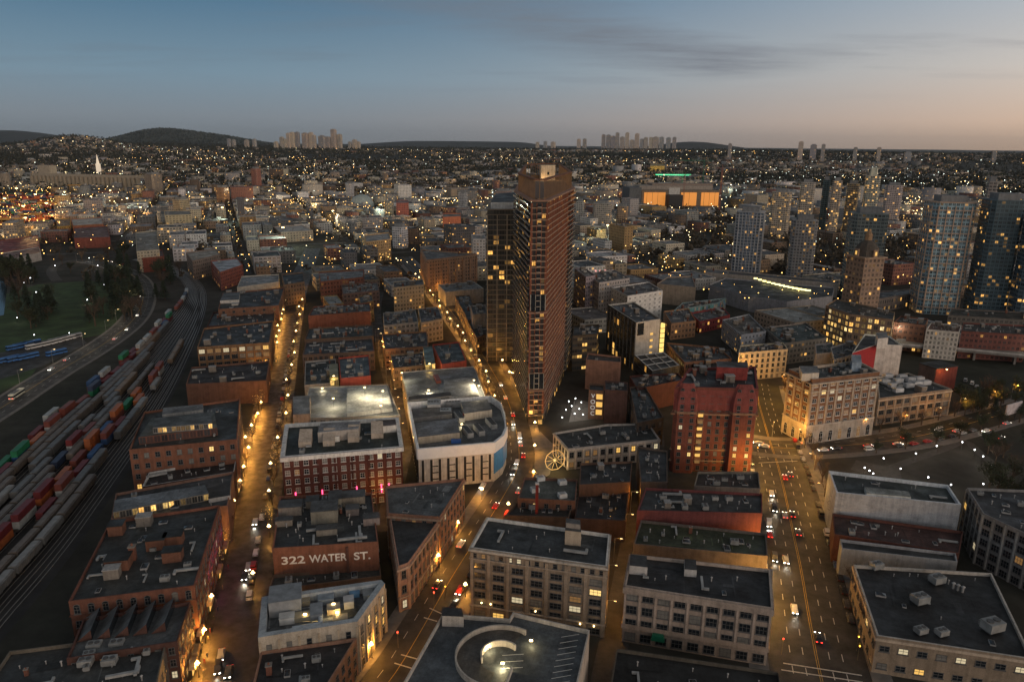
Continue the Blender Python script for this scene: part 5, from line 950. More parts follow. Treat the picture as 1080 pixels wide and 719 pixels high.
CARS = [  # px, py, away?, paint, kind, place wording
 (838,642,0,'white','car','alone in mid avenue'),(863,672,1,'black','car','with bright tail lights nearest the avenue crosswalk'),(829,590,0,'silver','car','heading down the left side of the avenue in front of a darker one'),(817,588,0,'dark grey','van','waiting in the kerb lane of the avenue with its lights on'),
 (842,561,1,'dark grey','car','with amber-lit rear, in the middle of the avenue above the white one'),(812,563,1,'red','car','stopped at the avenue kerb beside a row of headlights'),(811,552,0,'white','van','just above the red one at the left kerb of the avenue'),(828,543,1,'silver','car','left one of a braking pair on the avenue'),(836,542,1,'black','car','right one of a braking pair on the avenue'),
 (817,536,0,'black','van','facing us in the left lane of the avenue, left of the braking pair'),(814,520,0,'white','car','facing us in the left lane of the avenue nearest the intersection'),(828,503,1,'red','car','left of two stopping at the intersection'),(834,500,1,'dark grey','car','right of two stopping at the intersection'),(800,467,0,'silver','car','entering the intersection from behind the red terracotta building'),(806,470,0,'white','car','entering the intersection just behind the silver one'),
 (868,474,0,'white','car','turning by the arcaded block at the intersection'),(882,472,0,'black','car','close behind the white one by the arcaded block'),(947,468,1,'white','car','glowing pink-red at the rear beside the dark park'),(916,470,1,'red','car','in the cross street between the black one and the pink-lit one'),(955,461,1,'red','car','small one braking under the bare trees'),(1009,454,1,'silver','car','amber-lit one at the right end of the cross street'),(990,453,0,'white','van','facing left at the far end of the cross street'),(1062,446,1,'silver','car','under the billboard at the right edge'),(1055,461,1,'dark grey','car','orange-lit one beside the park corner'),(1040,454,0,'white','car','parked-looking one near the park corner'),
 (269,550,0,'white','car','coming down the lantern-lit street with bright headlights'),(262,597,0,'silver','car','in mid lantern-lit street above the cream building'),(258,607,0,'black','car','right behind the silver one in the lantern-lit street'),(233,690,0,'silver','car','near the foot of the lantern-lit street'),(230,704,0,'black','van','second from the bottom in the lantern-lit street'),(241,708,0,'dark grey','car','lowest in the lantern-lit street, right lane'),
 (486,573,1,'white','car','parked beside the wedge-shaped building'),(461,616,1,'black','car','double-parked near the wedge-shaped corner'),(485,622,0,'red','car','outside the eight-storey stone office'),(523,533,1,'red','car','braking where the second street meets the curved parkade'),(509,512,0,'white','car','with headlights on under the curved parkade'),(545,487,0,'white','car','first in the queue coming round the curve by the parkade'),(547,517,1,'silver','car','left of the low green-grey roof'),(541,498,0,'dark grey','car','second in the queue coming round the curve'),(552,480,1,'red','car','left below the tallest tower, tail lights on'),(549,468,1,'silver','car','next behind the red one below the tallest tower'),(548,460,0,'white','van','beside the tallest tower podium'),(541,446,0,'silver','car','below the tallest tower, higher up the curve'),(541,437,1,'red','car','highest up the curve before the tower corner'),(533,419,1,'white','car','in the street gap left of the tallest tower'),(528,405,0,'white','car','under the lamps left of the tallest tower'),
 (54,389,0,'white','car','on the harbour road above the bus'),(134,347,0,'white','car','with strong headlights on the harbour road bend'),(145,332,0,'silver','car','at the bend of the harbour road by the park trees'),(121,357,1,'white','car','light-coloured one mid harbour road'),(70,379,1,'silver','car','pale one at the left kerb of the harbour road'),(128,279,1,'red','car','far one on the overpass approach'),(118,276,0,'white','car','far one beside the overpass trees'),(147,312,0,'black','car','on the straight past the harbour road bend')]
for x, y, away, pn, kd, place in CARS:
    q = at(x, y, .6); road = min((WATERST, CORD, AVE, CROSS, HARB), key=lambda R_: min(math.dist(q, s) for s in smooth(R_, 2))); a = road_dir(road, *q)
    if not away: a += math.pi
    car(q[0], q[1], a, pc(pn), kd, '%s %s %s' % (pn, 'van' if kd == 'van' else 'car', place), 'cars driving with their lights on', True, hl=(not away and y > 430))
k = 0
def park_row(pts, off, s0, s1, step, where, flip=0):
    R_ = [q for q in resample(smooth(pts, 2), step)]; n = 0
    for i, (x, y, a) in enumerate(R_):
        if not (s0 <= i*step <= s1) or random.random() < .28: continue
        x -= math.sin(a)*off; y += math.cos(a)*off; n += 1; pn = random.choice(['white','silver','black','dark grey','black','dark grey','silver','red','blue'])
        kd = 'van' if random.random() < .2 else 'car'
        car(x, y, a+math.pi*flip+random.uniform(-.03,.03), pc(pn), kd, '%s %s parked %s, %s from near end' % (pn, kd, where, ordn(n)), 'cars parked along the kerbs', False)
park_row(AVE, 11.2, 25, 170, 7, 'on avenue left kerb', 1); park_row(AVE, -11.2, 40, 190, 7, 'on avenue right kerb')
park_row(WATERST, -3.8, 40, 330, 8, 'on lantern-lit street right kerb'); park_row(CORD, -5.4, 20, 110, 8, 'on second street right kerb'); park_row(CORD, 5.4, 170, 420, 9, 'on upper second street left kerb', 1)
park_row(CROSS, -6.8, 50, 130, 8, 'along the park side of the cross street')
n = 0
for (x, y) in ((1018,402),(1025,405),(1008,412),(1014,416),(1020,419),(1030,408),(1038,412),(1046,405),(1052,411),(1004,406),(1060,417),(1044,420)):
    q = at(x, y, .1); n += 1; pn = random.choice(['white','white','silver','black']); car(q[0], q[1], .9+random.uniform(-.1,.1), pc(pn), 'van' if n % 3 else 'car', '%s vehicle standing in the lit viaduct yard, %s of the lot' % (pn, ordn(n)), 'vehicles in the yard under the viaduct', False, z=.05)
# bus
q = at(18, 418, .1); r = tag(empty('city_bus', (q[0], q[1], .05), road_dir(HARB, *q)), 'white and yellow city bus on the harbour road beside the rail yard', 'bus'); b = MB(); b.box(0,0,.4,3.0,12,2.5,M_MET,(.7,.68,.55),bottom=True,taper=.985); b.build('body', r)
b = MB(); b.box(0,0,1.3,2.3,12.06,2.54,M_GLASS,bottom=True); b.build('window_band', r); b = MB(); b.box(-1,0,3.0,3.25,5,1.6,M_MET,(.12,)*3); b.build('roof_unit', r)
for sx_ in (-3.8,3.6):
    for sy_ in (-1.1,1.1): link('wheel', WHEEL, r, (sx_, sy_, 0), 0, (1.4,1.4,1.4))
for sy_ in (-.8,.8): link('headlight', HEADL, r, (6.03, sy_, .8)); link('taillight', TAILL, r, (-6.03, sy_, .9))
n = 0
for (x, y, c_) in ((18,368,'blue'),(25,366,'blue'),(33,364,'blue'),(38,367,'white'),(47,365,'white'),(55,363,'white'),(62,361,'white'),(70,359,'white'),(10,381,'blue'),(19,380,'blue'),(30,378,'blue'),(60,374,'blue'),(77,357,'silver')):
    q = at(x, y, .1); n += 1; r = tag(empty('coach', (q[0], q[1], .05), math.radians(60)), '%s coach parked in the harbour bus yard, %s from the left' % (c_, ordn(n)), 'coach', 'coaches parked in the harbour bus yard'); b = MB(); b.box(0,0,.5,3.2,12,2.5,M_MET,(.05,.16,.42) if c_ == 'blue' else (.6,.6,.6) if c_ == 'white' else (.3,.3,.32),bottom=True,taper=.98); b.build('body', r); b = MB(); b.box(0,0,1.6,2.5,12.05,2.53,M_GLASS,bottom=True); b.build('window_band', r)
    for sx_ in (-3.8,3.6):
        for sy_ in (-1.1,1.1): link('wheel', WHEEL, r, (sx_, sy_, 0), 0, (1.4,1.4,1.4))
# ------------------------------------------------------------------ rail wagons
def bogie():
    b = MB()
    for sx_ in (-.9,.9):
        for sy_ in (-.72,.72): b.tube((sx_,sy_-.07,.45),(sx_,sy_+.07,.45),.45,.45,M_BLACK,n=8)
    b.box(0,0,.4,.85,2.6,1.7,M_BLACK); return b.mesh('bogie')
BOGIE = bogie(); WG = {}
def wagon_mesh(kind, col):
    k = (kind, col)
    if k in WG: return WG[k]
    b = MB()
    if kind == 'hopper_wagon':
        for (x0, x1) in ((-7.6,-2.6),(-2.5,2.5),(2.6,7.6)): b.box((x0+x1)/2,0,1.9,4.1,x1-x0,2.9,M_MET,col); b.box((x0+x1)/2,0,.9,1.9,(x1-x0)*.5,1.4,M_MET,col); 
        b.box(0,0,1.3,1.5,15.6,1.2,M_MET,(.05,)*3); b.box(0,0,4.1,4.35,15.2,1.9,M_MET,tuple(v*1.3 for v in col))
        for x in range(-7, 8): b.box(x,1.47,1.9,4.1,.12,.08,M_MET,tuple(v*.7 for v in col)); b.box(x,-1.47,1.9,4.1,.12,.08,M_MET,tuple(v*.7 for v in col))
    if kind == 'boxcar':
        b.box(0,0,1.1,4.3,15.4,2.9,M_MET,col); b.box(0,0,4.3,4.5,15.4,2.3,M_MET,tuple(v*1.25 for v in col))
        for x in range(-7, 8): b.box(x,1.47,1.2,4.2,.1,.07,M_MET,tuple(v*.75 for v in col)); b.box(x,-1.47,1.2,4.2,.1,.07,M_MET,tuple(v*.75 for v in col))
    if kind == 'container_wagon': b.box(0,0,.8,1.15,15.4,2.2,M_MET,(.06,.05,.045)); b.box(7.2,0,1.15,1.7,.5,2,M_MET,(.07,.06,.05)); b.box(-7.2,0,1.15,1.7,.5,2,M_MET,(.07,.06,.05))
    if kind == 'tank_wagon': b.tube((-6.8,0,2.7),(6.8,0,2.7),1.4,1.4,M_MET,col,14); b.tube((0,0,4.0),(0,0,4.5),.5,.5,M_MET,col,8); b.box(0,0,.9,1.3,15,2,M_MET,(.06,)*3)
    WG[k] = b.mesh(kind if kind in ('boxcar',) else 'hull'); return WG[k]
def container_mesh(col):
    k = ('c', col)
    if k in WG: return WG[k]
    b = MB(); b.box(0,0,0,2.7,12.2,2.44,M_MET,col,bottom=True)
    for i in range(20): 
        x = -5.8+i*.61
        for s_ in (-1,1): b.box(x,1.24*s_,.15,2.55,.28,.06,M_MET,tuple(v*.8 for v in col))
    for sx_ in (-6.05,6.05):
        for s_ in (-1.18,1.18): b.box(sx_,s_,0,2.72,.14,.12,M_MET,tuple(v*.7 for v in col))
    WG[k] = b.mesh('shipping_container'); return WG[k]
WC = {'grey': (.11,.11,.11), 'pale grey': (.20,.20,.195), 'tan': (.17,.12,.08), 'rust brown': (.10,.045,.03), 'taupe': (.12,.10,.085)}
CC = {'dark red': (.15,.02,.022), 'rust red': (.19,.05,.035), 'orange': (.38,.11,.035), 'green': (.015,.17,.075), 'blue': (.025,.075,.19), 'grey-white': (.36,.38,.38), 'navy': (.03,.045,.09), 'maroon': (.14,.025,.03)}
nw = nc = 0
for ti, T in enumerate(TRACKS):
    kindrow = ['c','c','h','h','h','h','h','h','c','c','h','h',None,None][ti]
    if not kindrow: continue
    R_ = resample(T, 16.6); run = 0; idx = 0; gap = {1: (0, 330), 0: (0, 420), 2: (0, 300), 3: (0, 260), 4: (0, 245), 5: (0, 215), 6: (0, 180), 7: (0, 240), 8: (0, 200), 9: (0, 250), 10: (0, 330), 11: (0, 120)}[ti]
    colr = random.choice(list(WC))
    for i, (x, y, a) in enumerate(R_):
        if not (gap[0] <= i*16.6 <= gap[1]): continue
        px, py = proj(x, y, 2)
        if not (-25 < px < 1100 and py < 740): continue
        if random.random() < (.06 if kindrow == 'h' else .12): continue
        idx += 1
        if run <= 0: run = random.randint(2, 5); colr = random.choice(['grey','pale grey','taupe','tan','grey','taupe']) ; kd = 'boxcar' if random.random() < .12 else 'hopper_wagon'
        run -= 1; where = '%s along the %s track from the harbour road' % (ordn(idx), ordn(ti+1))
        if kindrow == 'c' or (ti in (6,) and 4 < idx < 8):
            w = tag(empty('container_wagon', (x, y, .2), a), 'flat container wagon, '+where, 'rail wagon', 'rail wagons standing in the yard'); link('hull', wagon_mesh('container_wagon', WC['grey']), w)
            for sx_ in (-5,5): link('bogie', BOGIE, w, (sx_,0,0))
            for lv in range(2 if random.random() < .55 else 1):
                cn = random.choice(list(CC)); nc += 1; c_ = tag(link('shipping_container', container_mesh(CC[cn]), None, (x, y, 1.37+lv*2.73), a), '%s %s container on flat wagon %s' % (cn, 'upper' if lv else 'lower', where), 'container', 'shipping containers on the trains')
        else:
            w = tag(empty(kd, (x, y, .2), a), '%s %s, %s' % (colr, 'boxcar' if kd == 'boxcar' else 'hopper wagon', where), 'rail wagon', 'rail wagons standing in the yard'); link('hull', wagon_mesh(kd, WC[colr]), w)
            for sx_ in (-5.6,5.6): link('bogie', BOGIE, w, (sx_,0,0))
# ================================================================== STREET LAMPS
def lamp_light(e, col, r=.25):
    k = ('L', e, col)
    if k in WG: return WG[k]
    ld = bpy.data.lights.new('lamp_light', 'POINT'); ld.energy = e; ld.color = col; ld.shadow_soft_size = r; WG[k] = ld; return ld
def post_top():
    b = MB(); b.tube((0,0,0),(0,0,.6),.18,.12,M_BLACK); b.tube((0,0,.6),(0,0,4.2),.08,.06,M_BLACK); p = b.mesh('post')
    b = MB(); b.ball((0,0,4.75), .27, M_GLOBE); 
    for dx, dy in ((.42,0),(-.42,0),(0,.42),(0,-.42)): b.ball((dx,dy,4.25), .2, M_GLOBE); b.tube((0,0,4.0),(dx,dy,4.05),.03,.03,M_BLACK)
    return p, b.mesh('lamp_globes')
PT = post_top()
b = MB(); b.tube((0,0,0),(0,0,8.6),.11,.07,M_MET,(.2,)*3); b.tube((0,0,8.5),(0,1.9,8.9),.05,.05,M_MET,(.2,)*3); POLE = b.mesh('post'); b = MB(); b.box(0,2.1,8.78,8.95,.35,.8,M_MET,(.2,)*3); b.box(0,2.1,8.70,8.775,.3,.7,M_GLOBE,bottom=True); HEADM = b.mesh('lamp_head')
nl = {}
def lamp(x, y, a, kind, where, e, col=(1,.42,.06), grp='street lamps', z=.15):
    nl[where] = nl.get(where, 0)+1; r = tag(empty('street_lamp', (x, y, z), a), ('%s %s, %s from its near end' % ('globe-topped lamp' if kind == 'g' else 'tall arm lamp', where, ordn(nl[where]))), 'street lamp', grp)
    if kind == 'g': link('post', PT[0], r); link('lamp_globes', PT[1], r); zz = 4.4; l = bpy.data.objects.new('lamp_light', lamp_light(e, col)); l.location = (0,0,3.6); 
    else: link('post', POLE, r); link('lamp_head', HEADM, r); l = bpy.data.objects.new('lamp_light', lamp_light(e, col)); l.location = (0,2.1,8.4)
    COL.objects.link(l); l.parent = r
def lamp_row(pts, off, step, kind, where, e, s0=0, s1=9e9, **k):
    for i, (x, y, a) in enumerate(resample(smooth(pts, 2), step)):
        if s0 <= i*step <= s1: x += random.uniform(-1.6,1.6); y += random.uniform(-2.2,2.2); lamp(x-math.sin(a)*off, y+math.cos(a)*off, a+(math.pi if off > 0 else 0), kind, where, e, **k)
lamp_row(WATERST, 6.4, 15, 'g', 'on the left pavement of the lantern-lit street', 5600, 10, 300); lamp_row(WATERST, 5.9, 17, 'g', 'on the left pavement of the upper lantern-lit street', 3400, 305, 560)
lamp_row(WATERST, -6.2, 27, 'g', 'on the right pavement of the lantern-lit street', 1100, 28, 560)
lamp_row(CORD, -7.3, 26, 'g', 'on the right pavement of the second street', 3000, 10, 600); lamp_row(CORD, 7.3, 22, 'g', 'on the left pavement of the second street', 3200, 20, 600)
lamp_row(AVE, 14, 21, 't', 'on the left pavement of the avenue', 8800, 18, 340, col=(1,.48,.085)); lamp_row(AVE, -14, 28, 't', 'on the right pavement of the avenue', 5200, 75, 340, col=(1,.48,.085))
lamp_row(CROSS, 9.5, 24, 't', 'on the arcade side of the cross street', 2000, 20, 280); lamp_row(ALLEY, 3.4, 17, 't', 'along the narrow side street', 1300, 20, 110); lamp_row(ALLEY2, 3.3, 16, 't', 'in the alley behind the red brick block', 1500, 10, 260)
lamp_row(HARB, 10, 38, 't', 'along the harbour road', 900, 30, 700, col=(1,.75,.45)); lamp_row(VIA, 5.5, 26, 't', 'standing on the viaduct', 1500, col=(1,.85,.6), z=7.0)
nb_ = 0
b = MB(); b.tube((0,0,0),(0,0,3.4),.06,.05,M_BLACK); PP = b.mesh('post'); b = MB(); b.ball((0,0,3.6),.26,M_WHITEL); PG = b.mesh('lamp_globe')
for (x, y, w) in [(x, y, 'dark park behind the white box') for x, y in ((932,483),(912,493),(966,478),(988,470),(1015,466),(1028,474),(1037,481),(1046,491),(1056,502),(1037,510),(979,503),(950,494),(917,496),(921,499),(1003,511))] + [(x, y, 'waterfront park on the left') for x, y in ((32,293),(25,298),(38,308),(51,312),(18,335),(36,353),(73,351),(92,316),(110,300),(58,280),(94,272),(103,280))] + [(x, y, 'forecourt under the tallest tower') for x, y in ((600,423),(607,420),(613,424),(603,428),(611,431),(597,432),(606,436),(615,437),(593,440))] + [(x, y, 'open lots beyond the pale curved hall') for x, y in ((700,262),(716,268),(735,262),(752,272),(770,258),(820,262),(830,276),(860,285),(868,270),(940,262),(946,278),(955,285),(938,290),(926,278))]:
    q = at(x, y, 3.6); nl[w] = nl.get(w, 0)+1; r = tag(empty('park_lamp', (q[0], q[1], 0)), 'white globe lamp in the %s, %s of them' % (w, ordn(nl[w])), 'lamp', 'white globe lamps'); link('post', PP, r); g_ = link('lamp_globe', PG, r); 
    if y < 330: g_.scale = (1.6,1.6,1); 
    l = bpy.data.objects.new('lamp_light', lamp_light(260, (1,.9,.75))); l.location = (0,0,4.2); COL.objects.link(l); l.parent = r
# bright shop fronts along the left pavement: lit awnings
for i, (x, y) in enumerate(((204,700),(207,686),(212,665),(222,634),(232,600),(238,575),(243,545),(252,512),(268,440),(283,405),(291,378))):
    q = at(x, y, 3); b = MB(); b.box(0,0,0,.9,4.5,1.6,M_MET,jit((.45,.3,.15),.3),bottom=True,taper=.8); b.box(0,0,-1.9,-.05,3.9,.12,M_LIT[0],bottom=True)
    tag(b.build('shop_awning', None, (q[0], q[1], 3), math.pi/2+.25), 'lit shop awning under the lanterns, %s from the bottom of the photo' % ordn(i+1), 'awning', 'lit awnings on the lantern-lit street')
# people on the left pavement: one continuous skinned body each
def person_mesh(k):
    J = [(0,0,.95),(0,0,1.2),(0,0,1.42),(0,0,1.55),(0,.02,1.70),(.1,0,.9),(.12,.12+.05*k,.5),(.12,.02,.06),(-.1,0,.9),(-.12,-.1-.05*k,.5),(-.12,-.22,.08),(.2,0,1.4),(.27,-.08,1.12),(.26,.04,.88),(-.2,0,1.4),(-.27,.1,1.12),(-.26,.16,.9),(.12,.17,.03),(-.12,-.08,.04)]
    E_ = [(0,1),(1,2),(2,3),(3,4),(0,5),(5,6),(6,7),(0,8),(8,9),(9,10),(2,11),(11,12),(12,13),(2,14),(14,15),(15,16),(7,17),(10,18)]; Rd = [.16,.15,.17,.065,.115,.11,.075,.05,.11,.075,.05,.075,.055,.04,.075,.055,.04,.045,.045]
    me = bpy.data.meshes.new('person'); me.from_pydata(J, E_, []); o_ = bpy.data.objects.new('tmp', me); COL.objects.link(o_); sk = o_.modifiers.new('s', 'SKIN'); o_.modifiers.new('d', 'SUBSURF').levels = 1
    for v_, r_ in zip(me.skin_vertices[0].data, Rd): v_.radius = (r_, r_)
    me.skin_vertices[0].data[0].use_root = True; dg = bpy.context.evaluated_depsgraph_get(); m2 = bpy.data.meshes.new_from_object(o_.evaluated_get(dg)); bpy.data.objects.remove(o_); return m2
COATS = [('black', (.02,.02,.022)), ('navy', (.02,.03,.07)), ('grey', (.12,.12,.12)), ('tan', (.28,.2,.12)), ('dark red', (.15,.02,.02))]; M_SKIN = mat('skin', (.45,.28,.2), .6); PM = {}
for i, (x, y) in enumerate(((207,709),(211,705),(215,712),(209,698),(216,700),(212,690),(219,694),(214,683),(220,676),(222,668),(226,655),(230,645),(228,636),(235,622),(241,600),(246,572))):
    cn, cc_ = COATS[i % 5]; k = (cn, i % 2)
    if k not in PM:
        m2 = person_mesh(i % 2); m2.materials.clear(); m2.materials.append(mat(cn.replace(' ','_')+'_coat', cc_, .8)); m2.materials.append(M_SKIN)
        for pl_ in m2.polygons:
            if pl_.center.z > 1.58: pl_.material_index = 1
        PM[k] = m2
    q = at(x, y, 0); tag(link('person', PM[k], None, (q[0], q[1], .15), random.uniform(0, 6)), 'person in a %s coat on the lantern-lit pavement, %s from the bottom' % (cn, ordn(i+1)), 'person', 'people on the lantern-lit pavement')
# traffic lights
for i, (x, y) in enumerate(((903,686),(824,690),(904,696),(458,640),(470,632),(844,478),(798,482),(420,683))):
    q = at(x, y, 0); b = MB(); b.tube((0,0,0),(0,0,5.2),.1,.08,M_MET,(.15,.13,.08)); r = tag(empty('traffic_light', (q[0], q[1], .15)), 'traffic light on a pole at a street crossing, %s from the right' % ordn(i+1), 'traffic light', 'traffic lights'); b.build('post', r); b = MB(); b.box(0,0,4.2,5.2,.4,.35,M_MET,(.3,.22,.03),bottom=True); b.build('signal_box', r)
    b = MB(); b.ball((0,-.22,4.95 if i % 2 else 4.45),.2,emat('red_signal', (1,.05,.03), 8) if i % 2 else emat('amber_signal', (1,.45,.05), 6)); b.build('lamp', r)
q = at(585, 497, 0); r = tag(empty('light_ornament', (q[0], q[1], .1), .35), 'round lit ornament of golden light strings at the street corner', 'light ornament'); MG = emat('string_light', (1,.62,.2), .9); b = MB(); Nn = 10; Rw = 4.4
for k in range(Nn):
    t0, t1 = 2*math.pi*k/Nn, 2*math.pi*(k+1)/Nn; b.tube((Rw*math.cos(t0),0,5+Rw*math.sin(t0)),(Rw*math.cos(t1),0,5+Rw*math.sin(t1)),.13,.13,MG,n=4)
b.build('rim', r)
for k in range(Nn): t0 = 2*math.pi*k/Nn; b = MB(); b.tube((0,0,5),(Rw*math.cos(t0),0,5+Rw*math.sin(t0)),.08,.08,MG,n=4); b.build('spoke', r)
l = bpy.data.objects.new('lamp_light', lamp_light(1500, (1,.65,.25))); l.location = (0,-1.5,4); COL.objects.link(l); l.parent = r
# billboard and red shed at the right
q = at(1066, 446, 0); r = tag(empty('billboard', (q[0], q[1], 0), .5), 'pale roadside billboard on posts near the right edge', 'billboard'); b = MB(); b.box(0,0,5,10.5,13,.6,M_MET,(.55,.5,.52),bottom=True); b.build('panel', r)
for x_ in (-4,4): b = MB(); b.tube((x_,.6,0),(x_,.6,9),.3,.3,M_BLACK); b.build('post', r)
q = at(986, 408, 0); r = tag(empty('brick_shed', (q[0], q[1], 0), .35), 'narrow deep-red building lit by a single orange lamp below the viaduct', 'building'); b = MB(); b.box(0,0,0,13,16,11,M_WALL,(.17,.045,.035)); b.box(-8.1,0,0,12.8,.3,10.5,M_WALL,(.1,.08,.08)); b.build('wall', r); b = MB(); b.box(0,0,13,13.4,16.6,11.6,M_ROOF,TAR); b.build('roof', r); flood(r, q, 990, 391, 12.5, 1800, (1,.4,.1))
# ================================================================== TREES
M_TWIG = mat('bare_twigs', (.085,.058,.042), .95, var=.4, scale=.8); M_CONIF = mat('dark_conifer_needles', (.022,.034,.02), .9, var=.5, scale=.8); M_LEAF = mat('winter_evergreen_leaves', (.038,.048,.025), .9, var=.5, scale=.8)
def tree_mesh(kind, sd):
    rr = random.Random(sd); b = MB(); t = MB(); H_ = 1.0
    if kind == 'conifer':
        t.tube((0,0,0),(0,0,.95),.022,.004,M_BARK)
        for k in range(520):
            h = rr.uniform(.12,1)**.9; R_ = (1-h)*.27*rr.uniform(.25,1.15)+.01; a = rr.uniform(0,6.283); s = rr.uniform(.02,.05); c = Vector((R_*math.cos(a),R_*math.sin(a),h)); d = Vector((math.cos(a),math.sin(a),-.5)); e = Vector((-math.sin(a),math.cos(a),rr.uniform(-.4,.4)))
            b.face([c-e*s,c+d*s*1.5,c+e*s,c-d*s*.6], M_CONIF)
    else:
        t.tube((0,0,0),(0,0,.34),.03,.022,M_BARK); tips = []
        for k in range(8):
            a = k*.785+rr.uniform(-.3,.3); z0 = rr.uniform(.25,.36); z1 = rr.uniform(.55,.9); R_ = rr.uniform(.16,.34); p1 = Vector((R_*math.cos(a),R_*math.sin(a),z1)); p0 = Vector((0,0,z0)); t.tube(p0,p1,.014,.004,M_BARK,n=4); tips.append((p0,p1))
            for j in range(3): s = rr.uniform(.35,.9); m_ = p0.lerp(p1,s); p2 = m_+Vector((rr.uniform(-.14,.14),rr.uniform(-.14,.14),rr.uniform(.04,.16))); t.tube(m_,p2,.007,.002,M_BARK,n=3); tips.append((m_,p2))
        nn_ = 420 if kind == 'bare' else 900
        for k in range(nn_):
            p0, p1 = rr.choice(tips); c = p0.lerp(p1, rr.uniform(.35,1.15))+Vector((rr.gauss(0,.045),rr.gauss(0,.045),rr.gauss(0,.04)))
            d = Vector((rr.gauss(0,1),rr.gauss(0,1),rr.gauss(.5,.7))).normalized(); e = d.orthogonal().normalized()
            if kind == 'bare': s, w_ = rr.uniform(.04,.09), .0035
            else: s, w_ = rr.uniform(.018,.035), rr.uniform(.015,.03)
            b.face([c-e*w_, c+d*s, c+e*w_, c-d*s*.4], M_TWIG if kind == 'bare' else M_LEAF)
    return t.mesh('trunk'), b.mesh('crown')
TM = {k: [tree_mesh(k, 10*j+len(k)) for j in range(4)] for k in ('conifer', 'bare', 'leafy')}
ntree = {}
def tree(x, y, h, kind, where, lit=False, z=0.0):
    ntree[where] = ntree.get(where, 0)+1; t_, c_ = random.choice(TM[kind]); nm = {'conifer': 'dark conifer', 'bare': 'bare tree', 'leafy': 'leafy tree'}[kind]
    r = tag(empty({'conifer': 'conifer_tree', 'bare': 'bare_tree', 'leafy': 'broadleaf_tree'}[kind], (x, y, z), random.uniform(0, 6)), '%s %s, %s from near side' % (nm, where, ordn(ntree[where])), 'tree', 'trees ' + where)
    s = h*random.uniform(.85,1.15); w = s*(1.0 if kind != 'conifer' else random.uniform(.9,1.2)); link('trunk', t_, r, sc=(w,w,s)); link('crown', c_, r, sc=(w,w,s))
    if lit: tag(link('fairy_lights', FAIRY, r, sc=(w,w,s)), kind='stuff')
    return r
fb = MB(); rr = random.Random(3)
for k in range(34): a = rr.uniform(0,6.28); R_ = rr.uniform(.05,.3); fb.ball((R_*math.cos(a),R_*math.sin(a),rr.uniform(.35,.9)),.013,MG,nu=4,nv=3)
FAIRY = fb.mesh('fairy_lights')
def rowtrees(pts, off, step, kind, where, h, s0, s1, lit=0, j=.25):
    for i, (x, y, a) in enumerate(resample(smooth(pts, 2), step)):
        if s0 <= i*step <= s1: tree(x-math.sin(a)*off+random.uniform(-j,j)*3, y+math.cos(a)*off+random.uniform(-j,j)*3, h*random.uniform(.8,1.2), kind, where, random.random() < lit)
rowtrees(WATERST, 6.2, 13, 'bare', 'on the left pavement of the lantern-lit street', 7.5, 60, 520, .6); rowtrees(WATERST, -6.2, 15, 'bare', 'on the right pavement of the lantern-lit street', 7.5, 90, 520, .5)
rowtrees(AVE, -14.5, 12, 'bare', 'on the right pavement of the avenue', 10, 30, 280); rowtrees(AVE, 14, 17, 'bare', 'on the left pavement of the avenue', 8, 20, 170); rowtrees(CROSS, 9.5, 14, 'bare', 'in front of the arcaded block', 11, 75, 190); rowtrees(CROSS, -10, 16, 'leafy', 'on the park side of the cross street', 9, 50, 200)
rowtrees(CORD, 8.5, 17, 'bare', 'on the left pavement of the second street', 8, 200, 560, .5); rowtrees(CORD, -8.5, 22, 'bare', 'on the right pavement of the second street', 8, 60, 140, .1)
for x, y in ((640,472),(648,470),(658,469),(668,468),(676,470),(622,474),(630,473),(590,478),(596,470)): q = at(x, y+6, 0); tree(q[0], q[1], 7, 'bare', 'hung with lights around the white corner building', True)
for i in range(46):
    x, y = random.uniform(1005, 1085), random.uniform(410, 440) if i < 26 else random.uniform(470, 545)
    if i >= 26 and x < 1050: x += 32
    q = at(x, y, 0); tree(q[0], q[1], random.uniform(7,13), random.choice(('leafy','leafy','conifer','bare')), 'in the dark grove right of the long tan wing' if i < 26 else 'along the right side of the dark park')
for i in range(105):
    x, y = random.choice(((random.uniform(60,150),random.uniform(268,292)),(random.uniform(88,140),random.uniform(292,345)),(random.uniform(10,60),random.uniform(318,350)),(random.uniform(120,150),random.uniform(300,335)),(random.uniform(165,190),random.uniform(290,322)),(random.uniform(0,40),random.uniform(290,300))))
    q = at(x, y, 0); tree(q[0], q[1], random.uniform(12,25), random.choice(('conifer','conifer','leafy','bare')), 'in the waterfront park inside the rail curve')
# ================================================================== MIDDLE DISTANCE
# hall under construction behind orange lit screens
def gpt(x, v): return at(x, v, 0)
a = gpt(676, 220); root = tag(empty('hall_building', (a[0], a[1], 0)), 'big hall under construction wrapped in three glowing orange screens', 'building'); c = gpt(758, 220); L = math.dist(a, c); ang = math.atan2(c[1]-a[1], c[0]-a[0]); root.rotation_euler.z = ang
b = MB(); b.box(L/2,45,0,38,L,90,M_WALL,(.22,.17,.12)); b.box(L/2+20,70,38,50,L*.8,40,M_WALL,(.25,.2,.17)); b.box(-14,30,0,44,26,60,M_WALL,(.12,.13,.14)); b.box(L*.5,60,38,46,L*.95,50,M_WALL,(.30,.27,.24)); b.build('wall', root)
M_SCR = emat('emissive_orange_screen', (1,.36,.06), .55, (.5,.2,.05)); M_SCR2 = mat('dark_screen_patch', (.08,.04,.02))  # the tarp itself emits, standing for lamps behind it
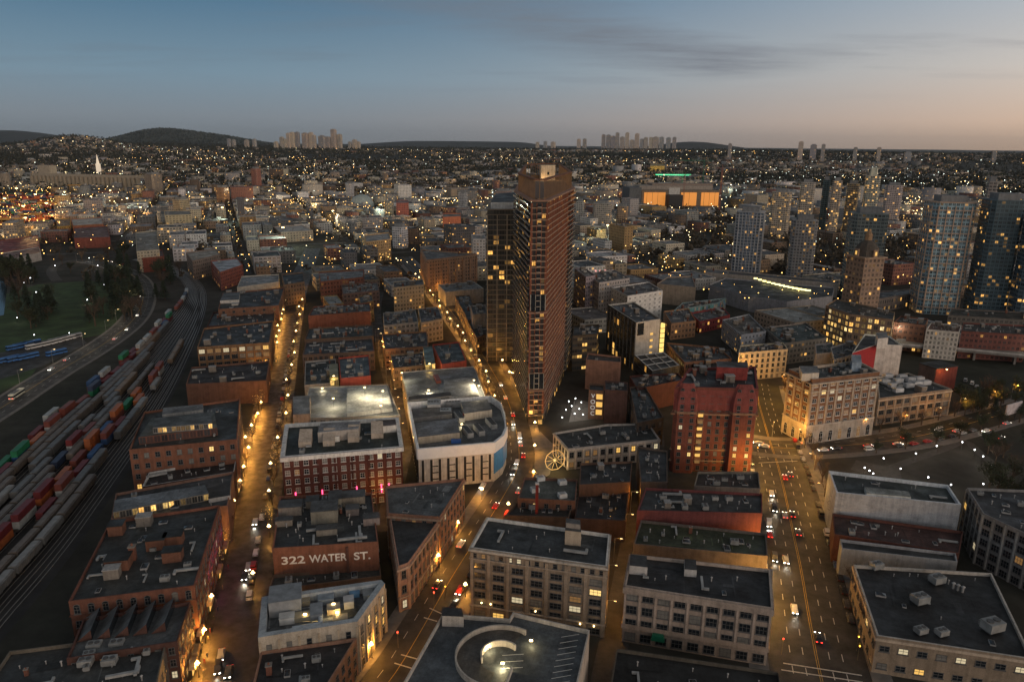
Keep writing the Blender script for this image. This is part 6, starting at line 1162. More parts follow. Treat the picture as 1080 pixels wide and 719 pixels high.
for s0, s1 in ((.03,.30),(.50,.70),(.76,.985)):
    b = MB(); b.box(L*(s0+s1)/2,-.6,6,34,L*(s1-s0),1,M_SCR,bottom=True); b.build('orange_screen', root)
    for k in range(int((s1-s0)*L/12)): b = MB(); b.box(L*s0+6+k*12,-1.3,6,34,.5,.3,M_MET,(.15,.08,.03)); b.build('scaffold_pole', root)
b = MB(); b.box(L*.4,-12,0,30,L*.17,20,M_WIN,(.05,.05,.05)); b.build('scaffold_tower', root); b = MB(); b.box(L*.41,-.8,30,44,L*.14,1,M_WALL,(.5,.5,.48)); b.build('pale_panel', root)
FOOT.append([gpt(660,224), gpt(765,224), gpt(765,205), gpt(660,205)])
GLG = emat('green_crane_light', (.15,1,.45), 2.2)
def crane(px, vb, vt, jl, ang, lab, col, glow=None):
    q = at(px, vb, 0); lo, hi = 0, 300
    for _ in range(40):
        m = (lo+hi)/2
        if proj(q[0], q[1], m)[1] > vt: lo = m
        else: hi = m
    r = tag(empty('tower_crane', (q[0], q[1], 0), ang), lab, 'crane'); H_ = lo; w = 1.1; b = MB()
    for sx_, sy_ in ((-1,-1),(1,-1),(1,1),(-1,1)): b.tube((w*sx_,w*sy_,0),(w*sx_,w*sy_,H_),.35,.35,M_MET,col,4)
    for k in range(int(H_/4)): s = 1 if k % 2 else -1; b.tube((-w*s,-w,k*4),(w*s,-w,k*4+4),.2,.2,M_MET,col,3); b.tube((-w*s,w,k*4),(w*s,w,k*4+4),.2,.2,M_MET,col,3)
    b.build('mast', r); b = MB(); m_ = glow or M_MET
    for y_, z_ in ((-.9,0),(.9,0),(0,2)): b.tube((-jl*.3,y_,H_+z_),(jl,y_,H_+z_*.6),.35,.35,m_,col,4)
    for k in range(int(jl/4)): b.tube((k*4,-.9,H_),(k*4+4,0,H_+1.8),.18,.18,m_,col,3); b.tube((k*4,.9,H_),(k*4+4,0,H_+1.8),.18,.18,m_,col,3)
    b.build('jib', r); b = MB(); b.box(-jl*.27,0,H_-2.5,H_+.5,5,2.4,M_MET,(.25,)*3); b.build('counterweight', r); b = MB(); b.tube((0,0,H_),(0,0,H_+9),.5,.15,M_MET,col,4); b.tube((0,0,H_+9),(jl*.7,0,H_+1.6),.1,.1,M_MET,col,3); b.tube((0,0,H_+9),(-jl*.28,0,H_+.5),.1,.1,M_MET,col,3); b.build('apex', r)
crane(718, 215, 185, 62, math.radians(172), 'tower crane outlined in green light above the orange-screened hall', (.1,.4,.2), GLG); crane(740, 210, 170, 75, math.radians(165), 'dark green tower crane farthest behind the orange-screened hall', (.03,.22,.12), None)
crane(758, 226, 178, 30, math.radians(100), 'red-brown tower crane at the right end of the orange-screened hall', (.3,.1,.06)); crane(720, 222, 186, 25, math.radians(80), 'thin red tower crane standing in the middle of the orange-screened hall', (.3,.1,.06)); crane(578, 186, 155, 30, math.radians(60), 'far thin dark crane above the tallest tower', (.1,.1,.1))
# grain silos, harbour sheds, gantries on the left
q = gpt(95, 200); r = tag(empty('grain_silos', (q[0], q[1], 0), -.25), 'long row of pale grain silos in the left distance', 'silos')
for k in range(26): b = MB(); b.tube((0,0,0),(0,0,34),6.2,6.2,M_WALL,(.30,.26,.20),12); b.build('silo', r, (-190+k*14,0,0))
b = MB(); b.box(0,0,34,41,370,9,M_WALL,(.34,.3,.24)); b.build('gallery', r); b = MB(); b.box(-150,15,0,62,40,24,M_WALL,(.38,.33,.26)); b.build('head_house', r)
for k in range(9):
    x = (8,24,40,3,52,70,14,33,60)[k]; v_ = (222,228,220,236,214,232,246,212,242)[k]; q = gpt(x, v_); n = 0
r = None; b = MB(); cs = [CC[c_] for c_ in ('orange','rust red','dark red','grey-white','orange','blue','green')]
for k in range(520):
    x, v_ = random.uniform(-20, 58), random.uniform(207, 238); q = gpt(x, v_); a = .3 if random.random() < .5 else .3
    gx, gy = round(q[0]/14)*14, round(q[1]/6)*6
    for lv in range(random.randint(1,4)): b.box(gx, gy, lv*2.7, lv*2.7+2.6, 12.4, 2.5, M_MET, random.choice(cs))
tag(b.build('container_stacks'), 'packed container stacks of the port glowing orange in the left distance', 'containers', kind='stuff')
for i, (x, v_) in enumerate(((12,246),(34,240),(52,226),(8,222),(80,204))):
    q = gpt(x, v_); r = tag(empty('gantry_crane', (q[0], q[1], 0), .3), 'yard gantry crane over the container stacks, %s from the left' % ordn((3,4,5,2,6)[i]-1), 'crane', 'port gantry cranes'); b = MB()
    for sx_ in (-11,11):
        for sy_ in (-5,5): b.tube((sx_,sy_,0),(sx_,sy_,20),.5,.5,M_MET,(.45,.25,.05),4)
    b.build('legs', r); b = MB(); 
    for sy_ in (-5,5): b.box(0,sy_,19.5,21.5,30,1.2,M_MET,(.45,.25,.05),bottom=True)
    b.build('beam', r); b = MB(); b.box(3,0,17,20,3,6,M_MET,(.4,.4,.4),bottom=True); b.build('trolley', r)
for lab, q_, H, wall, roof, kw in (
 ('long low red-roofed shed at the left edge above the park', [(-5,254),(40,248),(42,259),(-5,267)], 9, (.25,.10,.08), (.30,.05,.04), {}),
 ('second long red-roofed shed with white walls below the other at the left edge', [(-5,268),(41,260),(43,266),(-5,277)], 9, (.4,.38,.36), (.22,.12,.10), {}),
 ('white-roofed building with a brick flank right of the port', [(75,231),(107,229),(109,236),(77,238)], 15, (.26,.11,.06), (.55,.54,.5), {}),
 ('brick block below the white-roofed building', [(78,240),(113,238),(116,250),(78,251)], 13, (.22,.07,.05), (.16,.07,.05), {}),
 ('yellow-lit block beside the white-roofed building', [(59,231),(74,230),(74,238),(60,239)], 12, (.4,.25,.06), (.2,.15,.08), dict(cells=(3.2,3), lit=.6)),
 ('tan stepped apartment block with a cream end wall above the rail curve', [(143,245),(165,243),(168,263),(144,265)], 22, (.40,.36,.28), (.3,.27,.22), dict(cells=(3.2,3), lit=.15)),
 ('small red-brick block in the crook of the rail curve', [(149,264),(171,263),(173,270),(150,272)], 15, (.22,.065,.045), (.12,.06,.05), {}),
 ('long cream block with dark window bays facing the tree-lined avenue', [(173,222),(200,222),(202,226),(174,227)], 24, (.45,.38,.24), (.3,.27,.22), dict(cells=(3.4,4.5), lit=.2)),
 ('long terrace of low pale roofs beside the tree-lined avenue', [(178,231),(205,230),(207,238),(180,239)], 10, (.42,.38,.30), (.38,.36,.32), dict(cells=(3.4,3), lit=.1)),
 ('white-roofed long hall in the middle left distance', [(288,239),(318,237),(330,243),(296,245)], 14, (.34,.28,.22), (.5,.48,.45), dict(cells=(3.4,4), lit=.1)),
 ('ochre apartment block with a white corner and bright lamp', [(384,248),(410,245),(412,252),(386,255)], 24, (.48,.32,.16), (.4,.38,.35), dict(cells=(3.2,3), lit=.25)),
 ('block with an orange top storey far behind the tan warehouse', [(467,225),(486,225),(486,228),(467,229)], 22, (.5,.17,.09), (.2,.18,.15), {}),
 ('red patterned slab in the centre left distance', [(418,211),(430,211),(431,214),(418,214)], 32, (.32,.10,.08), (.3,.2,.18), dict(cells=(3,3), lit=.05)),
 ('tall white-grey slab with warm roof left of the dark twin tower', [(497,247),(511,247),(512,252),(499,252)], 35, (.42,.42,.42), (.3,.28,.26), dict(cells=(3,3), lit=.15)),
 ('bright yellow scaffolded block in the far centre distance', [(686,173),(700,173),(701,175),(686,175)], 40, (.55,.38,.06), (.3,.25,.1), dict(cells=(3.5,4), lit=.6))):
    building('city_block', lab, q_, H, wall, roof, n_gear=3, **kw)
q = gpt(382, 218); r = tag(empty('glass_dome', (q[0], q[1], 0)), 'faceted glassy white dome right of the white narrow tower', 'dome'); b = MB(); b.ball((0,0,0), 26, M_MET, (.32,.38,.38), 16, 10); b.build('dome_shell', r)
q = gpt(105, 186); r = tag(empty('lit_spire', (q[0], q[1], 0)), 'white spire with floodlight painted as glow in the left distance', 'spire'); b = MB(); b.box(0,0,0,46,12,12,emat('emissive_stone', (1,.82,.6), .5, (.6,.5,.4))); b.tube((0,0,46),(0,0,80),6,.4,emat('emissive_stone', (1,.8,.6), .5),n=8); b.build('spire', r)  # floodlighting is put into the stone as emission
for (x, v_) in ((8,228),(28,238),(40,222),(52,234),(20,214)):  # masts added to light the container stacks orange
    q = gpt(x, v_); r = tag(empty('added_light_mast', (q[0], q[1], 0)), 'tall added light mast over the port containers, %s from the left' % ordn(1+sorted((8,28,40,52,20)).index(x)), 'light mast', 'added port light masts'); b = MB(); b.tube((0,0,0),(0,0,30),.5,.3,M_BLACK); b.build('post', r); b = MB(); b.box(0,0,30,31,4,1.5,M_GLOBE,bottom=True); b.build('lamp_head', r)
    l = bpy.data.objects.new('lamp_light', lamp_light(90000, (1,.45,.12), 1)); l.location = (0,0,28.5); COL.objects.link(l); l.parent = r
FX = [(66,196),(84,194),(108,197),(128,192),(70,216),(98,222),(118,214),(136,224),(150,236),(30,250),(215,222),(236,236),(262,226),(285,214),(330,222),(352,240),(402,232),(440,240),(470,214),(650,196),(700,192),(770,205),(955,222),(970,236),(640,258),(300,262)]
for i, (x, v_) in enumerate(sorted(FX)):  # masts added to spread pools of light over the far blocks
    q = gpt(x, v_); r = tag(empty('added_light_mast', (q[0], q[1], 0)), 'added light mast in the far city blocks, %s from the left' % ordn(i+1), 'light mast', 'added light masts in the far city'); b = MB(); b.tube((0,0,0),(0,0,26),.4,.25,M_BLACK); b.build('post', r); b = MB(); b.box(0,0,26,26.8,3,1.2,M_GLOBE,bottom=True); b.build('lamp_head', r)
    l = bpy.data.objects.new('lamp_light', lamp_light(60000, ((1,.62,.25),(1,.8,.5),(.85,1,.75))[i % 3], .8)); l.location = (0,0,25); COL.objects.link(l); l.parent = r
# far skylines
for j, (name_, lst, d_) in enumerate((('left far skyline', [(304,145,3),(311,141,3),(306,147,4),(315,140,3.4),(320,140,3.2),(328,141,4.4),(334,140,3),(336,143,4),(345,144,5),(351,145,3.4),(357,137,4),(363,142,3.4),(373,150,2.4),(378,148,3.4),(382,150,2.6),(298,150,3),(268,148,3),(276,147,2.6),(250,147,2.4),(255,148,2.4)], 8600),('centre far skyline', [(631,141,2.4),(636,142,3),(641,138,3),(645,139,2.4),(650,142,3),(655,140,2.6),(660,143,3),(665,139,3),(670,141,2.4),(674,138,2.6),(679,140,2.4),(684,143,4),(690,145,3),(697,145,3),(703,145,2.6),(564,146,2.2),(572,146,2.2),(606,144,2.4),(612,145,2.4),(580,146,3)], 15500),('right ridge', [(832,150,4),(845,153,5),(855,153,3),(888,156,3),(912,156,3),(942,161,5),(760,152,3),(1030,160,3)], 5200))):
    for i, (x, vt, w_) in enumerate(lst):
        dx = (x-540)/FPX; X, Y = d_*dx*1.0/1.035, d_/1.035; s_ = d_/math.hypot(X, Y); X *= s_; Y *= s_; g0 = terrain(X, Y); H_ = g0+10
        while proj(X, Y, H_)[1] > vt and H_ < g0+900: H_ += 3
        H_ -= (H_-g0)*random.uniform(0, .42)*(j == 1); wd = w_*(1.35 if j == 1 else 1.1)*math.hypot(X, Y)/FPX; b = MB(); cl = jit(random.choice(((.42,.38,.34),(.34,.33,.33),(.5,.44,.38),(.3,.31,.33))), .1); hh = H_-g0
        for k in range(4):
            pts = [(-wd/2,-wd/2),(wd/2,-wd/2),(wd/2,wd/2),(-wd/2,wd/2)]; p0, p1 = pts[k], pts[(k+1)%4]; b.face([(*p0,-4),(*p1,-4),(*p1,hh),(*p0,hh)], M_WIN, cl, [(k*20,0),(k*20+6,0),(k*20+6,int(hh/7)+1),(k*20,int(hh/7)+1)], (.5,.5,.22))
        b.box(0,0,hh,hh+wd*.15,wd*.6,wd*.6,M_WALL,cl); o_ = b.build('distant_tower', None, (X, Y, g0), -.35)
        tag(o_, '%s tower in the %s, %s from its left end' % ('tall' if hh > 130 else 'short', name_, ordn(1+sorted(v_[0] for v_ in lst).index(x))), 'tower', 'towers of the '+name_)
# ------------------------------------------------------------------ street-grid fill
def in_px(p, poly):
    x, y = p; c = False; n = len(poly)
    for i in range(n):
        (x1, y1), (x2, y2) = poly[i], poly[i-1]
        if (y1 > y) != (y2 > y) and x < (x2-x1)*(y-y1)/(y2-y1)+x1: c = not c
    return c
NOB = [[(-200,800),(-200,276),(45,276),(60,262),(130,262),(160,276),(215,276),(235,300),(228,330),(205,385),(180,430),(115,530),(60,640),(0,800)],   # park + rail
       [(860,500),(1100,460),(1100,640),(860,640)], [(925,365),(1100,372),(1100,470),(940,470)], [(-200,206),(60,203),(60,242),(-200,262)],
       [(690,250),(758,244),(768,272),(700,270)], [(810,255),(965,255),(965,292),(810,290)]]
segs = []
for nm, pts, w, m, sw in streets:
    S_ = smooth(pts, 1)
    for a, c in zip(S_, S_[1:]): segs.append((a, c, w/2+sw+2))
segA = np.array([(a[0],a[1],c[0],c[1],w) for a, c, w in segs])
def near_road(x, y, r):
    ax, ay, bx, by, w = segA.T; dx, dy = bx-ax, by-ay; t_ = np.clip(((x-ax)*dx+(y-ay)*dy)/(dx*dx+dy*dy), 0, 1); return bool((np.hypot(ax+t_*dx-x, ay+t_*dy-y) < w+r).any())
FB = [(min(p[0] for p in q)-3, min(p[1] for p in q)-3, max(p[0] for p in q)+3, max(p[1] for p in q)+3, q) for q in FOOT]
def hits(poly):
    xs = [p[0] for p in poly]; ys = [p[1] for p in poly]; x0, x1, y0, y1 = min(xs), max(xs), min(ys), max(ys)
    test = poly + [tuple(Vector(poly[i]).lerp(Vector(poly[(i+1)%4]), .5)) for i in range(4)] + [(sum(xs)/4, sum(ys)/4)]
    for a0, b0, a1, b1, q in FB:
        if x1 < a0 or x0 > a1 or y1 < b0 or y0 > b1: continue
        if any(in_px(p, q) for p in test) or any(in_px(p, poly) for p in q): return True
    return False
AZ = math.radians(-22); U_ = Vector((math.sin(AZ), math.cos(AZ))); V_ = Vector((math.cos(AZ), -math.sin(AZ)))
lots = []; gstreet = []
PALETTE = [('tan', (.34,.28,.21)), ('cream', (.44,.40,.32)), ('white', (.52,.51,.50)), ('grey', (.27,.27,.27)), ('brick-red', (.19,.085,.062)), ('brown', (.19,.13,.09)), ('dark grey', (.12,.12,.125)), ('ochre', (.40,.26,.12)), ('buff', (.36,.30,.24))]
RPAL = [('dark', (.07,.072,.075)), ('grey', (.17,.17,.17)), ('pale', (.34,.34,.34)), ('brownish', (.13,.10,.08)), ('whitish', (.46,.46,.45))]
u = 330
while u < 3000:
    D_ = 95 if u < 1500 else 105; v0 = -1700
    while v0 < 1900:
        BL = 128
        c_ = U_*(u+D_/2)+V_*(v0+BL/2); px, py = proj(c_.x, c_.y, 0)
        if c_.y > 60 and -90 < px < 1170 and 160 < py < 430:
            gstreet.append((c_-V_*(BL/2+8)-U_*D_/2, c_-V_*(BL/2+8)+U_*(D_/2+8))); gstreet.append((c_-U_*(D_/2+8)-V_*BL/2, c_-U_*(D_/2+8)+V_*BL/2))
            for side in (0, 1):
                q = v0
                while q < v0+BL-8:
                    w = random.uniform(12, 34) if u < 1500 else random.uniform(14, 50); w = min(w, v0+BL-q); dd = random.uniform(.30,.46)*D_
                    if w > 8 and random.random() < (.90 if u < 1500 else .72):
                        uu = u if side == 0 else u+D_-dd; pc_ = [U_*(uu)+V_*(q+.6), U_*(uu)+V_*(q+w-.6), U_*(uu+dd)+V_*(q+w-.6), U_*(uu+dd)+V_*(q+.6)]; poly = ccw([(p.x, p.y) for p in pc_]); cx, cy = sum(p[0] for p in poly)/4, sum(p[1] for p in poly)/4; ppx = proj(cx, cy, 0)
                        if -60 < ppx[0] < 1140 and 130 < ppx[1] < 420 and not any(in_px(ppx, z_) for z_ in NOB) and not near_road(cx, cy, min(w, dd)*.5) and not hits(poly):
                            fl = random.choice((2,2,3,3,3,4,4,5,6)) if u < 1700 else random.choice((1,2,2,2,3,3,4,6)); 
                            if ppx[1] > 300: fl = random.choice((2,3,3))
                            if random.random() < .03 and ppx[1] < 270: fl = random.choice((8,10,12))
                            lots.append((poly, fl*3.3+1, fl, random.choices(range(9), (6,7,6,6,3,4,3,2,1))[0], random.choices(range(5), (6,5,3,3,3))[0], ppx, cx, cy, w*dd))
                    q += w+random.choice((0,0,0,3,9))
        v0 += BL+16
    u += D_+16
def appsize(l): d = math.hypot(l[6], l[7]); return (math.sqrt(l[8])+l[1])/d
lots.sort(key=lambda l: -appsize(l)); IND = [l for l in lots if 0 <= l[5][0] <= 1080][:190]; ids = set(id(l) for l in IND); REST = [l for l in lots if id(l) not in ids]
LM = [('the tallest tower',575,330),('the rail curve',205,305),('the domed tower',903,300),('the orange-screened hall',715,215),('the glowing letter W',632,292),('the far row of towers',880,235),('the waterfront park',80,300),('the brown ribbed slab',160,200),('the white twin-slab tower',421,255),('the round white tower',488,222),('the big tan warehouse',474,285),('the glassy dome',382,215),('the tree-lined avenue',170,240),('the white-roofed hall',308,242),('the cream five-storey block',430,300),('the latticed tower',992,300),('the pale curved hall',810,300)]
seen = {}; tmp = []
for l in IND:
    px, py = l[5]; lm = min(LM, key=lambda m: math.hypot(m[1]-px, (m[2]-py)*2)); dx, dy = px-lm[1], py-lm[2]
    rel = ('left of' if dx < 0 else 'right of') if abs(dx) > abs(dy)*1.2 else ('beyond' if dy < 0 else 'before'); far_ = 'far ' if math.hypot(dx, dy) > 90 else ''
    tmp.append((l, '%s %s-storey block, %s roof, %s%s %s' % (PALETTE[l[3]][0], ('one','two','three','four','five','six','seven','eight','nine','ten','eleven','twelve')[l[2]-1], RPAL[l[4]][0], far_, rel, lm[0])))
cnt = {}
for l, s_ in tmp: cnt.setdefault(s_, []).append(l)
for s_, ls in cnt.items():
    ls.sort(key=lambda l: l[5][0])
    for i, l in enumerate(ls):
        lab = s_ if len(ls) == 1 else s_+', %s from left' % ordn(i+1)
        building('city_block', lab, l[0], l[1], shade(PALETTE[l[3]][1], .35), shade(RPAL[l[4]][1], .35), px=False, foot=False, par=.8, n_gear=(random.randint(3, 7) if l[5][1] > 215 else 4), cells=(3.3, random.uniform(2.6,4.2)), lit=random.choice((.03,.06,.1,.2,.35)), wf=random.uniform(.4,.7), hf=random.uniform(.4,.6), group='low-rise blocks of the street grid')
def bulk(name, arr, label, cat):
    """arr rows: cx, cy, z0, lx, ly, h, rot, col3, roof3, lit  -> one mesh of windowed blocks"""
    n = len(arr); A = np.array(arr, dtype=float); c, s = np.cos(A[:,6]), np.sin(A[:,6]); V = np.zeros((n,8,3)); sg = [(-1,-1),(1,-1),(1,1),(-1,1)]
    for k, (i, j) in enumerate(sg):
        x, y = i*A[:,3]/2, j*A[:,4]/2
        for t_, zz in ((0, A[:,2]-3), (4, A[:,2]+A[:,5])): V[:,k+t_,0] = A[:,0]+x*c-y*s; V[:,k+t_,1] = A[:,1]+x*s+y*c; V[:,k+t_,2] = zz
    fc = np.array([[0,1,5,4],[1,2,6,5],[2,3,7,6],[3,0,4,7],[4,5,6,7]]); F = (fc[None]+8*np.arange(n)[:,None,None]).reshape(-1,4)
    me = bpy.data.meshes.new(name); me.vertices.add(n*8); me.vertices.foreach_set('co', V.ravel()); me.loops.add(F.size); me.loops.foreach_set('vertex_index', F.ravel().astype(np.int32)); me.polygons.add(len(F)); me.polygons.foreach_set('loop_start', np.arange(0, F.size, 4, dtype=np.int32)); me.polygons.foreach_set('loop_total', np.full(len(F), 4, dtype=np.int32))
    me.materials.append(M_WIN); me.materials.append(M_ROOF); me.polygons.foreach_set('material_index', np.tile([0,0,0,0,1], n).astype(np.int32))
    uv = np.zeros((n,5,4,2)); r = RN.integers(0, 500, n); nf = np.maximum(1, np.round(A[:,5]/3.2))
    for k in range(4): nb = np.maximum(1, np.round((A[:,3] if k % 2 == 0 else A[:,4])/3.4)); uv[:,k,0,0] = uv[:,k,3,0] = r+k*50; uv[:,k,1,0] = uv[:,k,2,0] = r+k*50+nb; uv[:,k,2,1] = uv[:,k,3,1] = nf
    me.uv_layers.new(name='UVMap').data.foreach_set('uv', uv.ravel())
    col = np.ones((n,5,4,4)); col[:,:4,:,:3] = A[:,None,None,7:10]; col[:,4,:,:3] = A[:,None,10:13]; me.color_attributes.new('Col','FLOAT_COLOR','CORNER').data.foreach_set('color', col.ravel())
    st = np.ones((n,5,4,4)); st[...,0] = .5; st[...,1] = .5; st[...,2] = A[:,None,None,13]; me.color_attributes.new('Sty','FLOAT_COLOR','CORNER').data.foreach_set('color', st.ravel()); me.update()
    return tag(link(name, me), label, cat, kind='stuff')
arr = []
for l in REST:
    p = l[0]; a = math.atan2(p[1][1]-p[0][1], p[1][0]-p[0][0]); arr.append((l[6], l[7], terrain(l[6], l[7]), math.dist(p[0], p[1]), math.dist(p[1], p[2]), l[1], a, *shade(PALETTE[l[3]][1], .45), *shade(RPAL[l[4]][1], .5), random.choice((.03,.1,.25,.5,.8))))
# rooftop sheds on those blocks
for l in REST[:900]:
    if random.random() < .7: arr.append((l[6]+random.uniform(-4,4), l[7]+random.uniform(-4,4), l[1]+terrain(l[6], l[7])+3, random.uniform(3,7), random.uniform(3,6), -3+random.uniform(2,4), -AZ, .3,.3,.3, .25,.25,.25, 0))
bulk('distant_city_blocks', arr, 'mass of small far blocks filling the street grid towards the skyline', 'buildings')
arr = []
for k in range(30000):
    a = math.radians(random.uniform(-38, 38)); d = 2500*(9000/2500)**(random.random()**.8) if k < 25000 else random.uniform(7500, 9300); x, y = d*math.sin(a), d*math.cos(a)
    cl = math.sin(x*.0021+y*.0013)+math.sin(x*.0009-y*.0017+2)+random.gauss(0,.8)
    if cl < -.1: continue
    big = random.random() < .10; w = random.uniform(22,60) if big else random.uniform(9,17); h = random.uniform(8,20) if big else random.uniform(5,9)
    pc1 = random.choice(((.5,.49,.46),(.38,.34,.28),(.28,.24,.2),(.22,.13,.1),(.33,.33,.34),(.45,.38,.3))); pr = random.choice(((.12,.11,.11),(.2,.19,.18),(.36,.35,.34),(.09,.08,.08))) if not big else random.choice(((.3,.3,.3),(.5,.49,.47),(.2,.18,.16)))
    if d > 11500 or proj(x, y, terrain(x, y))[0] < -30: continue
    arr.append((x, y, terrain(x, y), w, w*random.uniform(.5,.9), h, .38+random.choice((0,1.57))+random.gauss(0,.04), *[v_*.75 for v_ in shade(pc1,.5)], *[v_*.6 for v_ in shade(pr,.5)], random.choice((.05,.15,.4))))
bulk('distant_houses', arr, 'far sea of small houses reaching to the skyline', 'houses')
# ------------------------------------------------------------------ trees beyond: one mass
def clump(name, pts, label, m, nq):
    P_ = np.array(pts); n = len(P_); C_ = np.repeat(P_, nq, 0); R_ = RN.normal(size=(n*nq,3)); R_ /= np.linalg.norm(R_, axis=1)[:,None]; rad = RN.random(n*nq)**.4; off = R_*rad[:,None]*C_[:,3:4]; off[:,2] = np.abs(off[:,2])*C_[:,4]/C_[:,3]*1.3
    ctr = C_[:,:3]+off; e1 = RN.normal(size=(n*nq,3)); e1 /= np.linalg.norm(e1,axis=1)[:,None]; e2 = np.cross(e1, RN.normal(size=(n*nq,3))); e2 /= np.linalg.norm(e2,axis=1)[:,None]; s = (C_[:,3]*RN.uniform(.18,.45,n*nq))[:,None]
    V = np.stack([ctr-e1*s, ctr-e2*s*.8, ctr+e1*s, ctr+e2*s], 1).reshape(-1,3); F = np.arange(len(V)).reshape(-1,4)
    me = bpy.data.meshes.new(name); me.vertices.add(len(V)); me.vertices.foreach_set('co', V.ravel()); me.loops.add(F.size); me.loops.foreach_set('vertex_index', F.ravel().astype(np.int32)); me.polygons.add(len(F)); me.polygons.foreach_set('loop_start', np.arange(0, F.size, 4, dtype=np.int32)); me.polygons.foreach_set('loop_total', np.full(len(F), 4, dtype=np.int32)); me.materials.append(m); me.update(); return tag(link(name, me), label, 'trees', kind='stuff')
mid = []; GA = [(a, b_) for a, b_ in gstreet]
for a, c in GA:
    px, py = proj(a.x, a.y, 0); d = a.length
    if not (-40 < px < 1120): continue
    n_ = int((c-a).length/14)
    for k in range(n_):
        if random.random() < (.45 if d < 1500 else .7): p = a.lerp(c, (k+.5)/n_)+Vector((random.gauss(0,2), random.gauss(0,2))); pp = proj(p.x, p.y, 0); 
        else: continue
        if pp[1] < 300 and not hits([(p.x-2,p.y-2),(p.x+2,p.y-2),(p.x+2,p.y+2),(p.x-2,p.y+2)]): mid.append((p.x, p.y, terrain(p.x, p.y)+2, random.uniform(3,5.5), random.uniform(5,9)))
GZ = [([(672,240),(765,232),(775,280),(745,290),(690,276)], 150), ([(810,255),(965,255),(965,292),(810,290)], 160), ([(300,195),(545,192),(545,206),(300,206)], 900), ([(640,215),(690,222),(800,228),(800,240),(640,240)], 380), ([(170,215),(192,215),(230,270),(205,272)], 120), ([(0,170),(120,165),(120,185),(0,190)], 260)]
for poly, n_ in GZ:
    xs = [p[0] for p in poly]; ys = [p[1] for p in poly]
    for k in range(n_):
        p = (random.uniform(min(xs), max(xs)), random.uniform(min(ys), max(ys)))
        if in_px(p, poly): q = at(p[0], p[1], 0); mid.append((q[0], q[1], terrain(*q)+2, random.uniform(4,8), random.uniform(7,13)))
clump('street_trees', mid, 'dark winter street trees and groves of the middle distance', mat('winter_crowns', (.075,.06,.042), .95, var=.5, scale=.05), 26)
far = []
for k in range(36000):
    a = math.radians(random.uniform(-38, 38)); d = 2200*(10500/2200)**(random.random()**.75); x, y = d*math.sin(a), d*math.cos(a)
    if math.sin(x*.0016-y*.0012)+math.sin(x*.0007+y*.0021+1)+random.gauss(0,.9) < -.9: continue
    s_ = 1.15+d/8000; far.append((x, y, terrain(x, y)+1, random.uniform(5,10)*s_, random.uniform(7,13)*s_))
clump('distant_trees', far, 'dark tree cover between the far houses', mat('far_crowns', (.032,.034,.024), .95, var=.4, scale=.02), 7)
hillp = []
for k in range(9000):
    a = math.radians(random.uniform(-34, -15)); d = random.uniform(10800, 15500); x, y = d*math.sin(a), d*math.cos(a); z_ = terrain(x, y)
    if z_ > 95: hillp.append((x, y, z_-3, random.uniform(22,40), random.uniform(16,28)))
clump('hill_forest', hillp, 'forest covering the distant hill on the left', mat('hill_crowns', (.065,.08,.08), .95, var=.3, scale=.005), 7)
# ------------------------------------------------------------------ small lights of the far city
def lights(name, pts, m, label):
    b = MB()
    O_ = [(1,0,0),(0,1,0),(-1,0,0),(0,-1,0)]
    for x, y, z_, r in pts:
        for k in range(4): p0, p1 = O_[k], O_[(k+1)%4]; b.face([(x+p0[0]*r,y+p0[1]*r,z_),(x+p1[0]*r,y+p1[1]*r,z_),(x,y,z_+r)], m); b.face([(x+p1[0]*r,y+p1[1]*r,z_),(x+p0[0]*r,y+p0[1]*r,z_),(x,y,z_-r)], m)
    tag(b.build(name), label, 'lights', kind='stuff')
LA, LWm, LWc = [], [], []
for a, c in GA:
    d = a.length; n_ = int((c-a).length/30)
    if not (-30 < proj(a.x, a.y, 0)[0] < 1110): continue
    for k in range(n_):
        p = a.lerp(c, (k+.5)/n_)+Vector((random.gauss(0,1.5), random.gauss(0,1.5))); pp = proj(p.x, p.y, 0)
        if random.random() < (.62 if d < 1400 else .5) and pp[1] < 300 and not any(in_px(pp, z_) for z_ in NOB[:4]+[NOB[4]]): random.choices((LA, LWm, LWc), (6,3,1.2))[0].append((p.x, p.y, terrain(p.x, p.y)+8, random.uniform(.2,.42)*(.75+d/1700)))
for k in range(5200):
    a = math.radians(random.uniform(-37, 37)); d = 1400*(9500/1400)**random.random(); x, y = d*math.sin(a), d*math.cos(a)
    if math.sin(x*.0019+1)*math.sin(y*.0015+x*.0006)+random.gauss(0,.35) < .18: continue
    random.choices((LA, LWm, LWc), (3,4,2))[0].append((x, y, terrain(x, y)+random.uniform(9,14), random.uniform(.4,1.0)*(.6+d/3200)))
for (x0, x1, y0, y1, n_, l_) in ((0,60,200,246,110,LA),(500,700,240,300,60,LA),(640,780,235,290,70,LWm),(240,520,210,300,230,LA),(240,520,200,290,120,LWm),(700,960,225,330,150,LA),(0,240,200,290,140,LA),(20,125,178,200,90,LWm),(60,130,200,232,70,LWm),(770,960,175,200,120,LWc),(950,985,206,238,70,LWm),(950,985,206,238,40,LA),(620,790,182,200,90,LWm),(300,345,215,222,14,LA)):
    for k in range(n_): q = at(random.uniform(x0,x1), random.uniform(y0,y1), 0); l_.append((q[0], q[1], terrain(*q)+12, random.uniform(.25,.7)*(.45+math.hypot(*q)/2200)))
for k in range(60): s_ = k/60; q = at(206+22*s_+random.uniform(-1,1), 168+20*s_, 0); (LA if k % 2 else LWm).append((q[0], q[1], terrain(*q)+5, 1.3))
